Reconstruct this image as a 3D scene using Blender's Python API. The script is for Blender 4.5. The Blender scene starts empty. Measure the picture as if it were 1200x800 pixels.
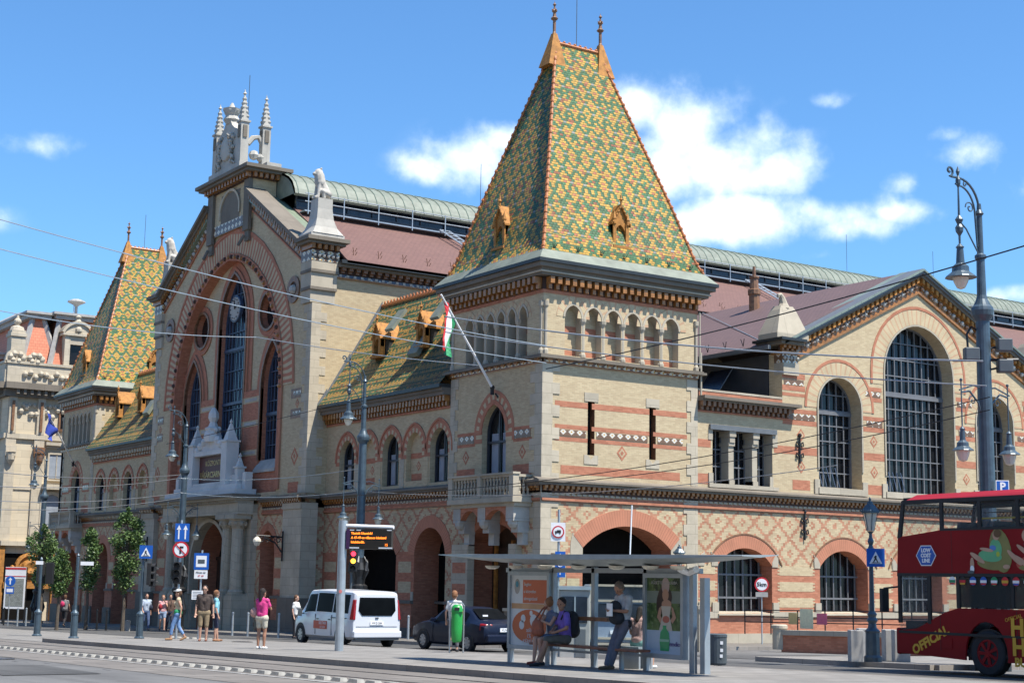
import bpy, bmesh, math, random
from mathutils import Vector, Matrix
from mathutils.geometry import tessellate_polygon
random.seed(7)
R = math.radians
scene = bpy.context.scene
COL = scene.collection

# ---------------------------------------------------------------- camera maths
FPX = 1801.0
yaw, pitch, roll = R(56.26), R(8.86), R(.97)
_cy, _sy = math.cos(yaw), math.sin(yaw)
FW = Vector((_cy*math.cos(pitch), _sy*math.cos(pitch), math.sin(pitch)))
_rt = Vector((_sy, -_cy, 0)); _up = _rt.cross(FW)
RT = math.cos(roll)*_rt + math.sin(roll)*_up
UP = -math.sin(roll)*_rt + math.cos(roll)*_up
FH = Vector((_cy, _sy, 0)); CAM = Vector((-35.49, -50.85, 2.49)); SL = .0205
def gz(x, y): return SL*(62.0-((x-CAM.x)*FH.x+(y-CAM.y)*FH.y))   # the square falls gently away
def ray(px, py): return RT*((px-600)/FPX)+UP*((400-py)/FPX)+FW
def gp(px, py, h=0.0):
    v = ray(px, py); t = (SL*62+h-CAM.z)/(v.z+SL*(v.x*FH.x+v.y*FH.y)); return CAM+t*v

# ---------------------------------------------------------------- node helpers
class NT:
    def __init__(s, name):
        s.mat = bpy.data.materials.new(name); s.mat.use_nodes = True
        s.t = s.mat.node_tree; s.b = s.t.nodes['Principled BSDF']
    def n(s, typ, **kw):
        x = s.t.nodes.new(typ)
        for k, v in kw.items(): setattr(x, k, v)
        return x
    def link(s, a, b): s.t.links.new(a, b)
    def put(s, sock, v):
        if hasattr(v, 'is_output'): s.link(v, sock)
        elif isinstance(v, (tuple, list)) and len(v) == 3 and sock.type == 'RGBA': sock.default_value = (*v, 1)
        else: sock.default_value = v
    def m(s, op, a, b=0.0, c=None):
        x = s.n('ShaderNodeMath', operation=op); s.put(x.inputs[0], a); s.put(x.inputs[1], b)
        if c is not None: s.put(x.inputs[2], c)
        return x.outputs[0]
    def mix(s, f, a, b, blend='MIX'):
        x = s.n('ShaderNodeMix', data_type='RGBA', blend_type=blend)
        s.put(x.inputs[0], f); s.put(x.inputs[6], a); s.put(x.inputs[7], b); return x.outputs[2]
    def uv(s):
        x = s.n('ShaderNodeTexCoord'); sp = s.n('ShaderNodeSeparateXYZ'); s.link(x.outputs['UV'], sp.inputs[0])
        s.uvv = x.outputs['UV']; s.obj = x.outputs['Object']; return sp.outputs[0], sp.outputs[1]
    def noise(s, scale, det=4, vec=None, rough=.55):
        x = s.n('ShaderNodeTexNoise'); x.inputs['Scale'].default_value = scale; x.inputs['Detail'].default_value = det
        x.inputs['Roughness'].default_value = rough
        if vec is not None: s.link(vec, x.inputs['Vector'])
        return x.outputs['Fac']
    def ramp(s, f, lo, hi):
        x = s.n('ShaderNodeMapRange'); s.put(x.inputs[0], f); x.inputs[1].default_value = lo; x.inputs[2].default_value = hi
        return x.outputs[0]
    def bump(s, h, st, dist=.02):
        x = s.n('ShaderNodeBump'); x.inputs['Strength'].default_value = st; x.inputs['Distance'].default_value = dist
        s.put(x.inputs['Height'], h); s.link(x.outputs[0], s.b.inputs['Normal'])
    def done(s, col, rough=.8, metal=0.0, spec=None):
        s.put(s.b.inputs['Base Color'], col); s.put(s.b.inputs['Roughness'], rough); s.put(s.b.inputs['Metallic'], metal)
        if spec is not None: s.b.inputs['Specular IOR Level'].default_value = spec
        return s.mat
def mul(c, k): return tuple(min(1, x*k) for x in c)

def m_plain(name, col, rough=.6, metal=0.0, var=.12, scale=3.0, bump=0.0, spec=None):
    n = NT(name); n.uv(); f = n.noise(scale, 5, n.obj)
    c = n.mix(n.ramp(f, .3, .7), mul(col, 1-var), mul(col, 1+var))
    if bump: n.bump(n.noise(scale*6, 3, n.obj), bump)
    return n.done(c, rough, metal, spec)
def m_emit(name, col, st):
    n = NT(name); n.put(n.b.inputs['Emission Color'], col); n.b.inputs['Emission Strength'].default_value = st
    return n.done(mul(col, .3), .4)
def _brick(n, c1, c2, mortar, bw=.25, bh=.072, ms=.006, vec=None):
    x = n.n('ShaderNodeTexBrick'); x.inputs['Scale'].default_value = 1; x.inputs['Brick Width'].default_value = bw
    x.inputs['Row Height'].default_value = bh; x.inputs['Mortar Size'].default_value = ms; x.inputs['Mortar Smooth'].default_value = .2
    n.put(x.inputs['Color1'], c1); n.put(x.inputs['Color2'], c2); n.put(x.inputs['Mortar'], mortar); x.inputs['Bias'].default_value = -.1
    n.link(vec if vec is not None else n.uvv, x.inputs['Vector']); return x
YB = (.545, .44, .275); YB2 = (.43, .325, .20); RB = (.49, .20, .12); RB2 = (.33, .12, .07); MO = (.36, .30, .21)
def m_brick(name, c1, c2, mo, dirt=.3):
    n = NT(name); n.uv(); b = _brick(n, c1, c2, mo)
    st_ = n.n('ShaderNodeMapping'); st_.inputs['Scale'].default_value = (2.2, 2.2, .22); n.link(n.obj, st_.inputs['Vector']); streak = n.ramp(n.noise(1.0, 5, st_.outputs[0], .6), .5, .75); big = n.m('MAXIMUM', n.ramp(n.noise(.35, 6, n.obj, .65), .35, .7), streak); fine = n.ramp(n.noise(5, 3, n.obj), .3, .75)
    c = n.mix(n.m('MULTIPLY', big, dirt), b.outputs[0], mul(c2, .55)); c = n.mix(n.m('MULTIPLY', fine, .25), c, mul(c1, 1.15))
    n.bump(b.outputs['Fac'], -.25, .01)
    return n.done(c, .85, 0, .25)
def m_diaper(name):
    n = NT(name); u, v = n.uv(); yb = _brick(n, YB, YB2, MO); rb = _brick(n, RB, RB2, (.30, .16, .10))
    # patterns step with the bricks: quantise the coordinates first
    uq = n.m('MULTIPLY', n.m('FLOOR', n.m('DIVIDE', u, .125)), .125); vq = n.m('MULTIPLY', n.m('FLOOR', n.m('DIVIDE', v, .072)), .072)
    a = n.m('FRACT', n.m('ADD', n.m('DIVIDE', uq, 1.42), n.m('DIVIDE', vq, 1.3))); b = n.m('FRACT', n.m('SUBTRACT', n.m('DIVIDE', uq, 1.42), n.m('DIVIDE', vq, 1.3)))
    line = n.m('LESS_THAN', n.m('MINIMUM', a, b), .15)
    da = n.m('ABSOLUTE', n.m('SUBTRACT', a, .58)); db = n.m('ABSOLUTE', n.m('SUBTRACT', b, .58)); dm = n.m('MAXIMUM', da, db)
    small = n.m('MULTIPLY', n.m('LESS_THAN', dm, .14), n.m('GREATER_THAN', dm, .05))
    msk = n.m('MULTIPLY', n.m('MAXIMUM', line, small), .8)
    c = n.mix(msk, yb.outputs[0], rb.outputs[0]); big = n.ramp(n.noise(.4, 6, n.obj, .65), .4, .75)
    c = n.mix(n.m('MULTIPLY', big, .3), c, (.16, .09, .05)); n.bump(yb.outputs['Fac'], -.25, .01)
    return n.done(c, .85, 0, .25)
def m_frieze(name, per=.5, bg=(.13, .07, .04), fg=(.6, .55, .42)):    # majolica strip: row of pale lozenges on dark
    n = NT(name); u, v = n.uv()
    a = n.m('ABSOLUTE', n.m('SUBTRACT', n.m('FRACT', n.m('DIVIDE', u, per)), .5)); b = n.m('ABSOLUTE', n.m('SUBTRACT', n.m('FRACT', n.m('DIVIDE', v, per*.8)), .5))
    msk = n.m('LESS_THAN', n.m('ADD', a, b), .38); c = n.mix(msk, bg, fg)
    c = n.mix(n.m('LESS_THAN', n.m('ADD', a, b), .12), c, (.5, .28, .04))
    return n.done(c, .35)
def m_voussoir(name, per=.36, k=.5, lim=.16, st=1.0):
    n = NT(name); u, v = n.uv(); yb = _brick(n, YB, YB2, MO); rb = _brick(n, RB, RB2, (.34, .2, .12))
    red = n.m('LESS_THAN', n.m('FRACT', n.m('DIVIDE', u, per)), k)
    red = n.m('MAXIMUM', red, n.m('LESS_THAN', v, lim))       # v is the distance from the outer edge
    c = n.mix(red, mul(YB, .95), mul(RB, .9)) if st == 1 else (n.mix(red, YB, tuple(a*.55+b*.45 for a, b in zip(YB, RB))) if k < .5 else n.mix(red, mul(RB, .72), RB)); j = n.m('LESS_THAN', n.m('FRACT', n.m('DIVIDE', u, per/4)), .12)
    c = n.mix(n.m('MULTIPLY', j, .5), c, mul(MO, .7)); c = n.mix(n.m('MULTIPLY', n.ramp(n.noise(1.5, 5, n.obj), .4, .7), .25), c, (.14, .08, .05))
    return n.done(c, .85, 0, .25)
def m_stone(name, col=(.50, .45, .36), bw=.9, bh=.42, dark=.5):
    n = NT(name); n.uv(); b = _brick(n, col, mul(col, .86), mul(col, .55), bw, bh, .008)
    big = n.ramp(n.noise(.6, 7, n.obj, .7), .42, .72); c = n.mix(n.m('MULTIPLY', big, dark), b.outputs[0], mul(col, .42))
    n.bump(n.noise(9, 5, n.obj), .25, .02); return n.done(c, .85, 0, .25)
def m_tiles(name, w=.175, h=.123, pu=.70, pv=1.48, orange=(.45, .25, .05), green=(.05, .125, .06), red=(.40, .14, .07), pale=(.24, .25, .22), lattice=False):
    n = NT(name); u, v = n.uv(); j = n.m('FLOOR', n.m('DIVIDE', v, h)); odd = n.m('FLOORED_MODULO', j, 2.0)
    us = n.m('ADD', n.m('DIVIDE', u, w), n.m('MULTIPLY', odd, .5)); i = n.m('FLOOR', us)
    uc = n.m('MULTIPLY', n.m('SUBTRACT', n.m('ADD', i, .5), n.m('MULTIPLY', odd, .5)), w/pu); vc = n.m('MULTIPLY', n.m('ADD', j, .5), h/pv)
    a = n.m('ADD', uc, vc); b = n.m('SUBTRACT', uc, vc)
    zz = n.m('ADD', n.m('MULTIPLY', vc, 2.0), n.m('MULTIPLY', n.m('ABSOLUTE', n.m('SUBTRACT', n.m('FRACT', uc), .5)), .9)); isg = n.m('GREATER_THAN', n.m('FRACT', zz), .5)
    if lattice: isg = n.m('LESS_THAN', n.m('MINIMUM', n.m('FRACT', n.m('ADD', a, .14)), n.m('FRACT', n.m('ADD', b, .14))), .27)
    da = n.m('ABSOLUTE', n.m('SUBTRACT', n.m('FRACT', a), .5)); db = n.m('ABSOLUTE', n.m('SUBTRACT', n.m('FRACT', b), .5)); mid = n.m('LESS_THAN', n.m('MAXIMUM', da, db), .13)
    ij = n.n('ShaderNodeCombineXYZ'); n.link(i, ij.inputs[0]); n.link(j, ij.inputs[1]); wn = n.n('ShaderNodeTexWhiteNoise', noise_dimensions='2D'); n.link(ij.outputs[0], wn.inputs[0]); r = wn.outputs[0]
    c = n.mix(isg, n.mix(mid, orange, red), n.mix(n.m('GREATER_THAN', n.m('MINIMUM', da, db), .4) if lattice else mid, green, pale))
    c = n.mix(n.m('LESS_THAN', r, .05), c, mul(orange, .8)); c = n.mix(n.m('COMPARE', r, .12, .03), c, mul(green, 1.2)); c = n.mix(n.m('COMPARE', r, .9, .02), c, mul(red, .7))
    c = n.mix(n.m('MULTIPLY', r, .3), c, (.05, .035, .012)); c = n.mix(n.m('MULTIPLY', n.ramp(n.noise(.5, 5, n.obj), .45, .75), .25), c, (.05, .04, .02))
    fv = n.m('FRACT', n.m('DIVIDE', v, h)); fu = n.m('FRACT', us)
    edge = n.m('MAXIMUM', n.m('LESS_THAN', fv, .2), n.m('LESS_THAN', fu, .08)); c = n.mix(n.m('MULTIPLY', edge, .7), c, (.012, .012, .008))
    hgt = n.m('ADD', n.m('SUBTRACT', 1.0, fv), n.m('MULTIPLY', n.m('ABSOLUTE', n.m('SUBTRACT', fu, .5)), -.8)); n.bump(n.m('ADD', hgt, n.m('MULTIPLY', r, .5)), 1.0, .06)
    return n.done(c, .5, 0, .3)
def m_seam(name, col, per=.55, rough=.5):
    n = NT(name); u, v = n.uv(); s = n.m('LESS_THAN', n.m('FRACT', n.m('DIVIDE', u, per)), .1)
    c = n.mix(n.ramp(n.noise(.8, 6, n.obj), .3, .7), mul(col, .8), mul(col, 1.2)); c = n.mix(n.m('MULTIPLY', s, .5), c, mul(col, .5)); n.bump(s, .5, .04)
    return n.done(c, rough, 0, .4)
def m_scale(name, c1, c2, bw=.3, bh=.22):
    n = NT(name); n.uv(); b = _brick(n, c1, c2, mul(c2, .5), bw, bh, .012); c = n.mix(n.m('MULTIPLY', n.ramp(n.noise(.5, 6, n.obj), .35, .7), .35), b.outputs[0], mul(c1, .7))
    n.bump(b.outputs['Fac'], -.6, .02); return n.done(c, .7)

M = {}
M['yb'] = m_brick('yellow_brick', YB, YB2, MO); M['rb'] = m_brick('red_brick', RB, RB2, (.32, .18, .11))
M['dia'] = m_diaper('diaper_brick'); M['vous'] = m_voussoir('striped_arch'); M['vousy'] = m_voussoir('pale_striped_arch', .3, .3, .02, .4); M['vousr'] = m_voussoir('red_arch', .13, .82, .03, .6)
M['stone'] = m_stone('limestone', (.50, .435, .33)); M['trim'] = m_stone('pale_trim_stone', (.45, .395, .305), 1.4, 5, .5); M['grey'] = m_stone('weathered_grey_stone', (.195, .168, .135), 1.2, 5, .5)
M['statue'] = m_plain('statue_limestone', (.44, .41, .36), .85, 0, .25, 4, .3); M['whites'] = m_stone('white_portal_stone', (.66, .64, .60), 3, 5, .4); M['white'] = m_stone('carved_white_stone', (.47, .445, .395), 3, 5, .6)
M['maj'] = m_frieze('majolica_lozenge'); M['maj2'] = m_frieze('majolica_white', .42, (.16, .09, .05), (.62, .58, .5)); M['majb'] = m_frieze('majolica_blue', .5, (.07, .08, .12), (.6, .58, .52))
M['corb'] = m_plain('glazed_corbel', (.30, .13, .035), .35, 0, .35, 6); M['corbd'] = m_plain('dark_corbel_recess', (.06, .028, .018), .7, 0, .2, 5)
M['terra'] = m_plain('glazed_terracotta', (.36, .155, .03), .75, 0, .35, 5); M['terrab'] = m_plain('brown_terracotta', (.20, .10, .05), .5, 0, .35, 5)
M['tileA'] = m_tiles('patterned_roof_tiles'); M['tileC'] = m_tiles('lattice_roof_tiles', pu=.70, pv=1.25, lattice=True, orange=(.47, .285, .055), green=(.05, .135, .06)); M['tileB'] = m_tiles('striped_roof_tiles', .175, .123, .35, .74, (.34, .20, .05), (.03, .085, .04), (.24, .09, .045), (.2, .16, .08))
M['ridge'] = m_plain('orange_hip_tiles', (.38, .13, .04), .45, 0, .4, 9)
M['copper'] = m_plain('green_copper', (.175, .195, .155), .6, 0, .2, 2); M['seam'] = m_seam('green_seamed_roof', (.18, .215, .15)); M['seamg'] = m_seam('grey_green_seamed_roof', (.17, .21, .18), .45)
M['pink'] = m_scale('pink_slate', (.165, .082, .066), (.14, .068, .056)); M['brown'] = m_scale('brown_slate', (.145, .09, .085), (.125, .078, .075))
M['gutter'] = m_plain('dark_gutter_metal', (.035, .04, .042), .45, .3); M['lead'] = m_plain('lead_flashing', (.12, .13, .14), .5)
M['glass'] = m_plain('dark_window_glass', (.010, .011, .013), .16, 0, .5, 1.5, 0, .35); M['glassb'] = m_plain('blue_window_glass', (.016, .022, .036), .2, 0, .6, 1.2, 0, .5)
M['wframe'] = m_plain('dark_window_frame', (.035, .04, .05), .5); M['bars'] = m_plain('grey_window_bars', (.14, .145, .155), .6, 0); M['bluebars'] = m_plain('blue_window_bars', (.05, .075, .125), .5)
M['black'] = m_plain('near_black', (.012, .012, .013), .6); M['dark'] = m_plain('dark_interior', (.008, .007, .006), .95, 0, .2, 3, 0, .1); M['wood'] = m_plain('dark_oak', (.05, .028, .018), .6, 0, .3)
M['iron'] = m_plain('black_iron', (.02, .021, .023), .45, .3); M['lamp'] = m_plain('blue_grey_lamp_paint', (.06, .09, .115), .4, .2, .2, 5); M['lampg'] = m_plain('opal_lamp_glass', (.62, .58, .48), .15)
M['galv'] = m_plain('galvanised_steel', (.36, .40, .43), .4, .4); M['steel'] = m_plain('brushed_steel', (.42, .44, .46), .3, .7); M['dgrey'] = m_plain('dark_grey_paint', (.07, .085, .095), .5)
M['wpaint'] = m_plain('white_paint', (.80, .80, .80), .35, 0, .03); M['blue'] = m_plain('sign_blue', (.01, .10, .42), .4, 0, .05); M['red'] = m_plain('sign_red', (.5, .02, .03), .4, 0, .05)
M['rubber'] = m_plain('tyre_rubber', (.018, .018, .02), .8); M['rim'] = m_plain('alloy_rim', (.38, .39, .41), .3, .7)
M['cglass'] = m_plain('car_glass', (.005, .006, .007), .4, 0, .3, 2, 0, .03); M['curtain'] = m_plain('pale_curtain', (.26, .29, .33), .8)

# ---------------------------------------------------------------- mesh builder
class Frame:
    def __init__(s, o, u, n): s.o = Vector(o); s.u = Vector(u); s.n = Vector(n)
    def P(s, u, z, d=0.0): return s.o+s.u*u+s.n*d+Vector((0, 0, z))
class MB:
    def __init__(s): s.F = []
    def face(s, pts, m=0, uv=None): s.F.append(([Vector(p) for p in pts], m, uv)); return s
    def hexa(s, a, b, m=0):            # a, b: two rings of equal length -> closed solid
        n = len(a); s.face(a, m); s.face(b[::-1], m)
        for i in range(n): j = (i+1) % n; s.face([a[i], a[j], b[j], b[i]], m)
        return s
    def box(s, x0, x1, y0, y1, z0, z1, m=0):
        return s.hexa([(x0, y0, z0), (x1, y0, z0), (x1, y1, z0), (x0, y1, z0)], [(x0, y0, z1), (x1, y0, z1), (x1, y1, z1), (x0, y1, z1)], m)
    def fbox(s, f, u0, u1, z0, z1, d0, d1, m=0):
        r = lambda z: [f.P(u0, z, d0), f.P(u1, z, d0), f.P(u1, z, d1), f.P(u0, z, d1)]
        return s.hexa(r(z0), r(z1), m)
    def fpoly(s, f, pts, d0, d1, m=0, holes=(), mr=None):   # plate with holes, pts (u,z)
        loops = [list(pts)]+[list(h) for h in holes]
        if not holes:
            return s.hexa([f.P(u, z, d0) for u, z in pts], [f.P(u, z, d1) for u, z in pts], m) if len(pts) <= 4 else s._tess(f, loops, d0, d1, m, mr)
        return s._tess(f, loops, d0, d1, m, mr)
    def _tess(s, f, loops, d0, d1, m, mr):
        flat = [p for l in loops for p in l]; tris = tessellate_polygon([[Vector((u, z, 0)) for u, z in l] for l in loops])
        for t in tris:
            for d in (d0, d1): s.face([f.P(*flat[i], d) for i in t], m)
        for k, l in enumerate(loops):
            for i in range(len(l)):
                a, b = l[i], l[(i+1) % len(l)]; s.face([f.P(*a, d0), f.P(*b, d0), f.P(*b, d1), f.P(*a, d1)], m if (k == 0 or mr is None) else mr)
        return s
    def strip(s, f, inner, outer, d0, d1, m=0):   # ring between two open polylines; uv along the arc
        L = 0
        for i in range(len(inner)-1):
            a, b, c, d = inner[i], inner[i+1], outer[i+1], outer[i]
            dl = ((Vector(outer[i+1])-Vector(outer[i])).length+(Vector(b)-Vector(a)).length)/2; w = (Vector(a)-Vector(d)).length
            w2 = (Vector(b)-Vector(c)).length
            s.face([f.P(*a, d1), f.P(*b, d1), f.P(*c, d1), f.P(*d, d1)], m, [(L, w), (L+dl, w2), (L+dl, 0), (L, 0)])
            s.face([f.P(*a, d0), f.P(*b, d0), f.P(*b, d1), f.P(*a, d1)], m, [(L, w), (L+dl, w), (L+dl, w), (L, w)])
            s.face([f.P(*d, d0), f.P(*c, d0), f.P(*c, d1), f.P(*d, d1)], m, [(L, 0), (L+dl, 0), (L+dl, 0), (L, 0)])
            L += dl
        for i in (0, -1): a, d = inner[i], outer[i]; s.face([f.P(*a, d0), f.P(*d, d0), f.P(*d, d1), f.P(*a, d1)], m, [(0, 0)]*4)
        return s
    def tube(s, pts, r, m=0, n=8, cap=True):
        pts = [Vector(p) for p in pts]; k = len(pts); rs = r if isinstance(r, (list, tuple)) else [r]*k; rings = []
        ref = None
        for i, p in enumerate(pts):
            t = (pts[min(i+1, k-1)]-pts[max(i-1, 0)]); t = t.normalized() if t.length > 1e-9 else Vector((0, 0, 1))
            if ref is None: ref = Vector((1, 0, 0)) if abs(t.x) < .8 else Vector((0, 1, 0))
            x = (ref-t*ref.dot(t)).normalized(); y = t.cross(x); ref = x
            rings.append([p+(x*math.cos(2*math.pi*j/n)+y*math.sin(2*math.pi*j/n))*rs[i] for j in range(n)])
        for a, b in zip(rings, rings[1:]):
            for j in range(n): s.face([a[j], a[(j+1) % n], b[(j+1) % n], b[j]], m)
        if cap: s.face(rings[0], m); s.face(rings[-1][::-1], m)
        return s
    def lathe(s, c, prof, m=0, n=12, ax=None):     # prof [(r,h)]
        c = Vector(c); ax = Vector(ax) if ax is not None else Vector((0, 0, 1)); x = ax.orthogonal().normalized(); y = ax.cross(x)
        rings = [[c+ax*h+(x*math.cos(2*math.pi*j/n)+y*math.sin(2*math.pi*j/n))*max(r, 1e-4) for j in range(n)] for r, h in prof]
        for a, b in zip(rings, rings[1:]):
            for j in range(n): s.face([a[j], a[(j+1) % n], b[(j+1) % n], b[j]], m)
        s.face(rings[0], m); s.face(rings[-1][::-1], m); return s
    def ball(s, c, r, m=0, n=8, sq=(1, 1, 1)):
        c = Vector(c); k = max(4, n//2+1)
        rings = [[c+Vector((r*sq[0]*math.sin(math.pi*i/k)*math.cos(2*math.pi*j/n), r*sq[1]*math.sin(math.pi*i/k)*math.sin(2*math.pi*j/n), r*sq[2]*math.cos(math.pi*i/k))) for j in range(n)] for i in range(k+1)]
        for i in range(k):
            for j in range(n):
                q = [rings[i][j], rings[i][(j+1) % n], rings[i+1][(j+1) % n], rings[i+1][j]]
                if i == 0: q = [rings[0][0], q[2], q[3]]
                if i == k-1: q = [q[0], q[1], rings[k][0]]
                s.face(q, m)
        return s
    def cap(s, p0, p1, r0, r1, m=0, n=10):         # capsule with rounded ends
        p0, p1 = Vector(p0), Vector(p1); ax = p1-p0; L = ax.length; ax = ax/L if L > 1e-6 else Vector((0, 0, 1)); pr = []
        for i in range(4): a = math.pi/2*i/4; pr.append((r0*math.sin(a), -r0*math.cos(a)))
        pr.append((r0, 0)); pr.append((r1, L))
        for i in range(1, 5): a = math.pi/2*i/4; pr.append((r1*math.cos(a), L+r1*math.sin(a)))
        return s.lathe(p0, pr, m, n, ax)
    def pyr(s, x0, x1, y0, y1, z0, z1, m=0, k=0.0):
        cx, cy = (x0+x1)/2, (y0+y1)/2; w, d = (x1-x0)/2*k+1e-3, (y1-y0)/2*k+1e-3
        return s.hexa([(x0, y0, z0), (x1, y0, z0), (x1, y1, z0), (x0, y1, z0)], [(cx-w, cy-d, z1), (cx+w, cy-d, z1), (cx+w, cy+d, z1), (cx-w, cy+d, z1)], m)
    def build(s, name, mats, parent=None, smooth=False, loc=None, rot=0.0, bevel=0.0, remesh=0.0, weld=True):
        bm = bmesh.new(); uvl = bm.loops.layers.uv.new('UVMap'); mk = bm.faces.layers.int.new('mk')
        for pts, m, uv in s.F:
            vs = [bm.verts.new(p) for p in pts]
            try: f = bm.faces.new(vs)
            except ValueError: continue
            f.material_index = m; f.smooth = smooth
            if uv is not None:
                for l, t in zip(f.loops, uv): l[uvl].uv = t
                f[mk] = 1
        if weld: bmesh.ops.remove_doubles(bm, verts=bm.verts, dist=2e-4)
        bmesh.ops.recalc_face_normals(bm, faces=bm.faces); bm.normal_update()
        for f in bm.faces:
            if f[mk]: continue
            nn = f.normal
            h = Vector((1, 0, 0)) if abs(nn.z) > .999 else Vector((0, 0, 1)).cross(nn).normalized(); v = nn.cross(h)
            for l in f.loops: l[uvl].uv = (l.vert.co.dot(h), l.vert.co.dot(v))
        me = bpy.data.meshes.new(name); bm.to_mesh(me); bm.free()
        for m in (mats if isinstance(mats, (list, tuple)) else [mats]): me.materials.append(M[m] if isinstance(m, str) else m)
        o = bpy.data.objects.new(name, me); COL.objects.link(o)
        if remesh:
            r = o.modifiers.new('r', 'REMESH'); r.mode = 'VOXEL'; r.voxel_size = remesh; r.use_smooth_shade = True
            q = o.modifiers.new('s', 'SMOOTH'); q.factor = .5; q.iterations = 3
            me2 = bake(o); o.modifiers.clear(); o.data = me2
            for p in me2.polygons: p.use_smooth = True
        if bevel:
            b = o.modifiers.new('b', 'BEVEL'); b.width = bevel; b.segments = 2; b.limit_method = 'ANGLE'; b.angle_limit = R(35); b.harden_normals = False
        if loc is not None: o.location = loc
        o.rotation_euler.z = rot
        if parent is not None: o.parent = parent
        return o
def bake(o):
    dg = bpy.context.evaluated_depsgraph_get(); return bpy.data.meshes.new_from_object(o.evaluated_get(dg))
def tag(o, label=None, cat=None, group=None, kind=None):
    if label: o['label'] = label
    if cat: o['category'] = cat
    if group: o['group'] = group
    if kind: o['kind'] = kind
    return o
def thing(name, label, cat, loc=(0, 0, 0), rz=0.0, group=None):
    o = bpy.data.objects.new(name, None); COL.objects.link(o); o.location = loc; o.rotation_euler.z = rz; o.empty_display_size = .3
    return tag(o, label, cat, group)
def children(o): return [c for c in bpy.data.objects if c.parent == o]
def copy_tree(o, loc=None, rz=None, label=None, parent=None, group=None):
    c = o.copy(); COL.objects.link(c); c.parent = parent
    if loc is not None: c.location = loc
    if rz is not None: c.rotation_euler.z = rz
    if label: c['label'] = label
    if group: c['group'] = group
    for ch in children(o): copy_tree(ch, parent=c)
    return c
def text_mesh(name, body, size, m, parent, mat4, extrude=.004, align='CENTER', bold=0.0):
    cu = bpy.data.curves.new(name, 'FONT'); cu.body = body; cu.size = size; cu.align_x = align; cu.align_y = 'CENTER'; cu.extrude = extrude; cu.offset = bold; cu.resolution_u = 2
    t = bpy.data.objects.new(name, cu); COL.objects.link(t); bpy.context.view_layer.update(); me = bake(t); COL.objects.unlink(t); bpy.data.objects.remove(t)
    o = bpy.data.objects.new(name, me); COL.objects.link(o); me.materials.clear(); me.materials.append(M[m] if isinstance(m, str) else m)
    me.transform(mat4); o.parent = parent; return o
def basis(o, x, y, z=None):         # matrix with columns x,y,z at o
    x = Vector(x).normalized(); y = Vector(y).normalized(); z = x.cross(y)
    return Matrix(((x.x, y.x, z.x, o[0]), (x.y, y.y, z.y, o[1]), (x.z, y.z, z.z, o[2]), (0, 0, 0, 1)))

class Arch:
    def __init__(s, u0, u1, z0, zs, zc):
        s.u0, s.u1, s.z0, s.zs, s.zc = u0, u1, z0, zs, zc; s.c = (u0+u1)/2; s.w = (u1-u0)/2; r = zc-zs
        if r >= s.w*1.0001: s.kind = 'p'; s.R = (s.w**2+r*r)/(2*s.w)
        else: s.kind = 's'; s.R = (s.w**2+r*r)/(2*r)
    def top(s, u):
        if s.kind == 'p': x = s.w-abs(u-s.c); return s.zs+math.sqrt(max(0, s.R**2-(s.R-x)**2))
        return s.zc-s.R+math.sqrt(max(0, s.R**2-(u-s.c)**2))
    def arc(s, t=0.0, n=9):     # from right spring over the crown to the left spring, offset outwards by t
        out = []; r = s.R+t
        if s.kind == 'p':
            amax = math.acos((s.R-s.w)/r)
            for i in range(n+1): a = amax*i/n; out.append((s.u1-s.R+r*math.cos(a), s.zs+r*math.sin(a)))
            out += [(2*s.c-u, z) for u, z in reversed(out[:-1])]
        else:
            a0 = math.asin(min(1, s.w/s.R)); cz = s.zc-s.R
            for i in range(2*n+1): a = a0-2*a0*i/(2*n); out.append((s.c+r*math.sin(a), cz+r*math.cos(a)))
        return out
    def poly(s, ins=0.0, z0=None):
        z = s.z0 if z0 is None else z0; a = s.arc(-ins); return [(s.u0+ins, z), (s.u1-ins, z)]+a
    def span(s, z):
        if z <= s.zs: return s.u0, s.u1
        lo, hi = 0, s.w
        for _ in range(20):
            mid = (lo+hi)/2
            if s.top(s.c+mid) > z: lo = mid
            else: hi = mid
        return s.c-lo, s.c+lo
    def ring(s, mb, f, t, d0, d1, m, legs=0.0):
        i, o = s.arc(0), s.arc(t)
        if legs: i = [(s.u1, s.zs-legs)]+i+[(s.u0, s.zs-legs)]; o = [(s.u1+t, s.zs-legs)]+o+[(s.u0-t, s.zs-legs)]
        mb.strip(f, i, o, d0, d1, m)
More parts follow.
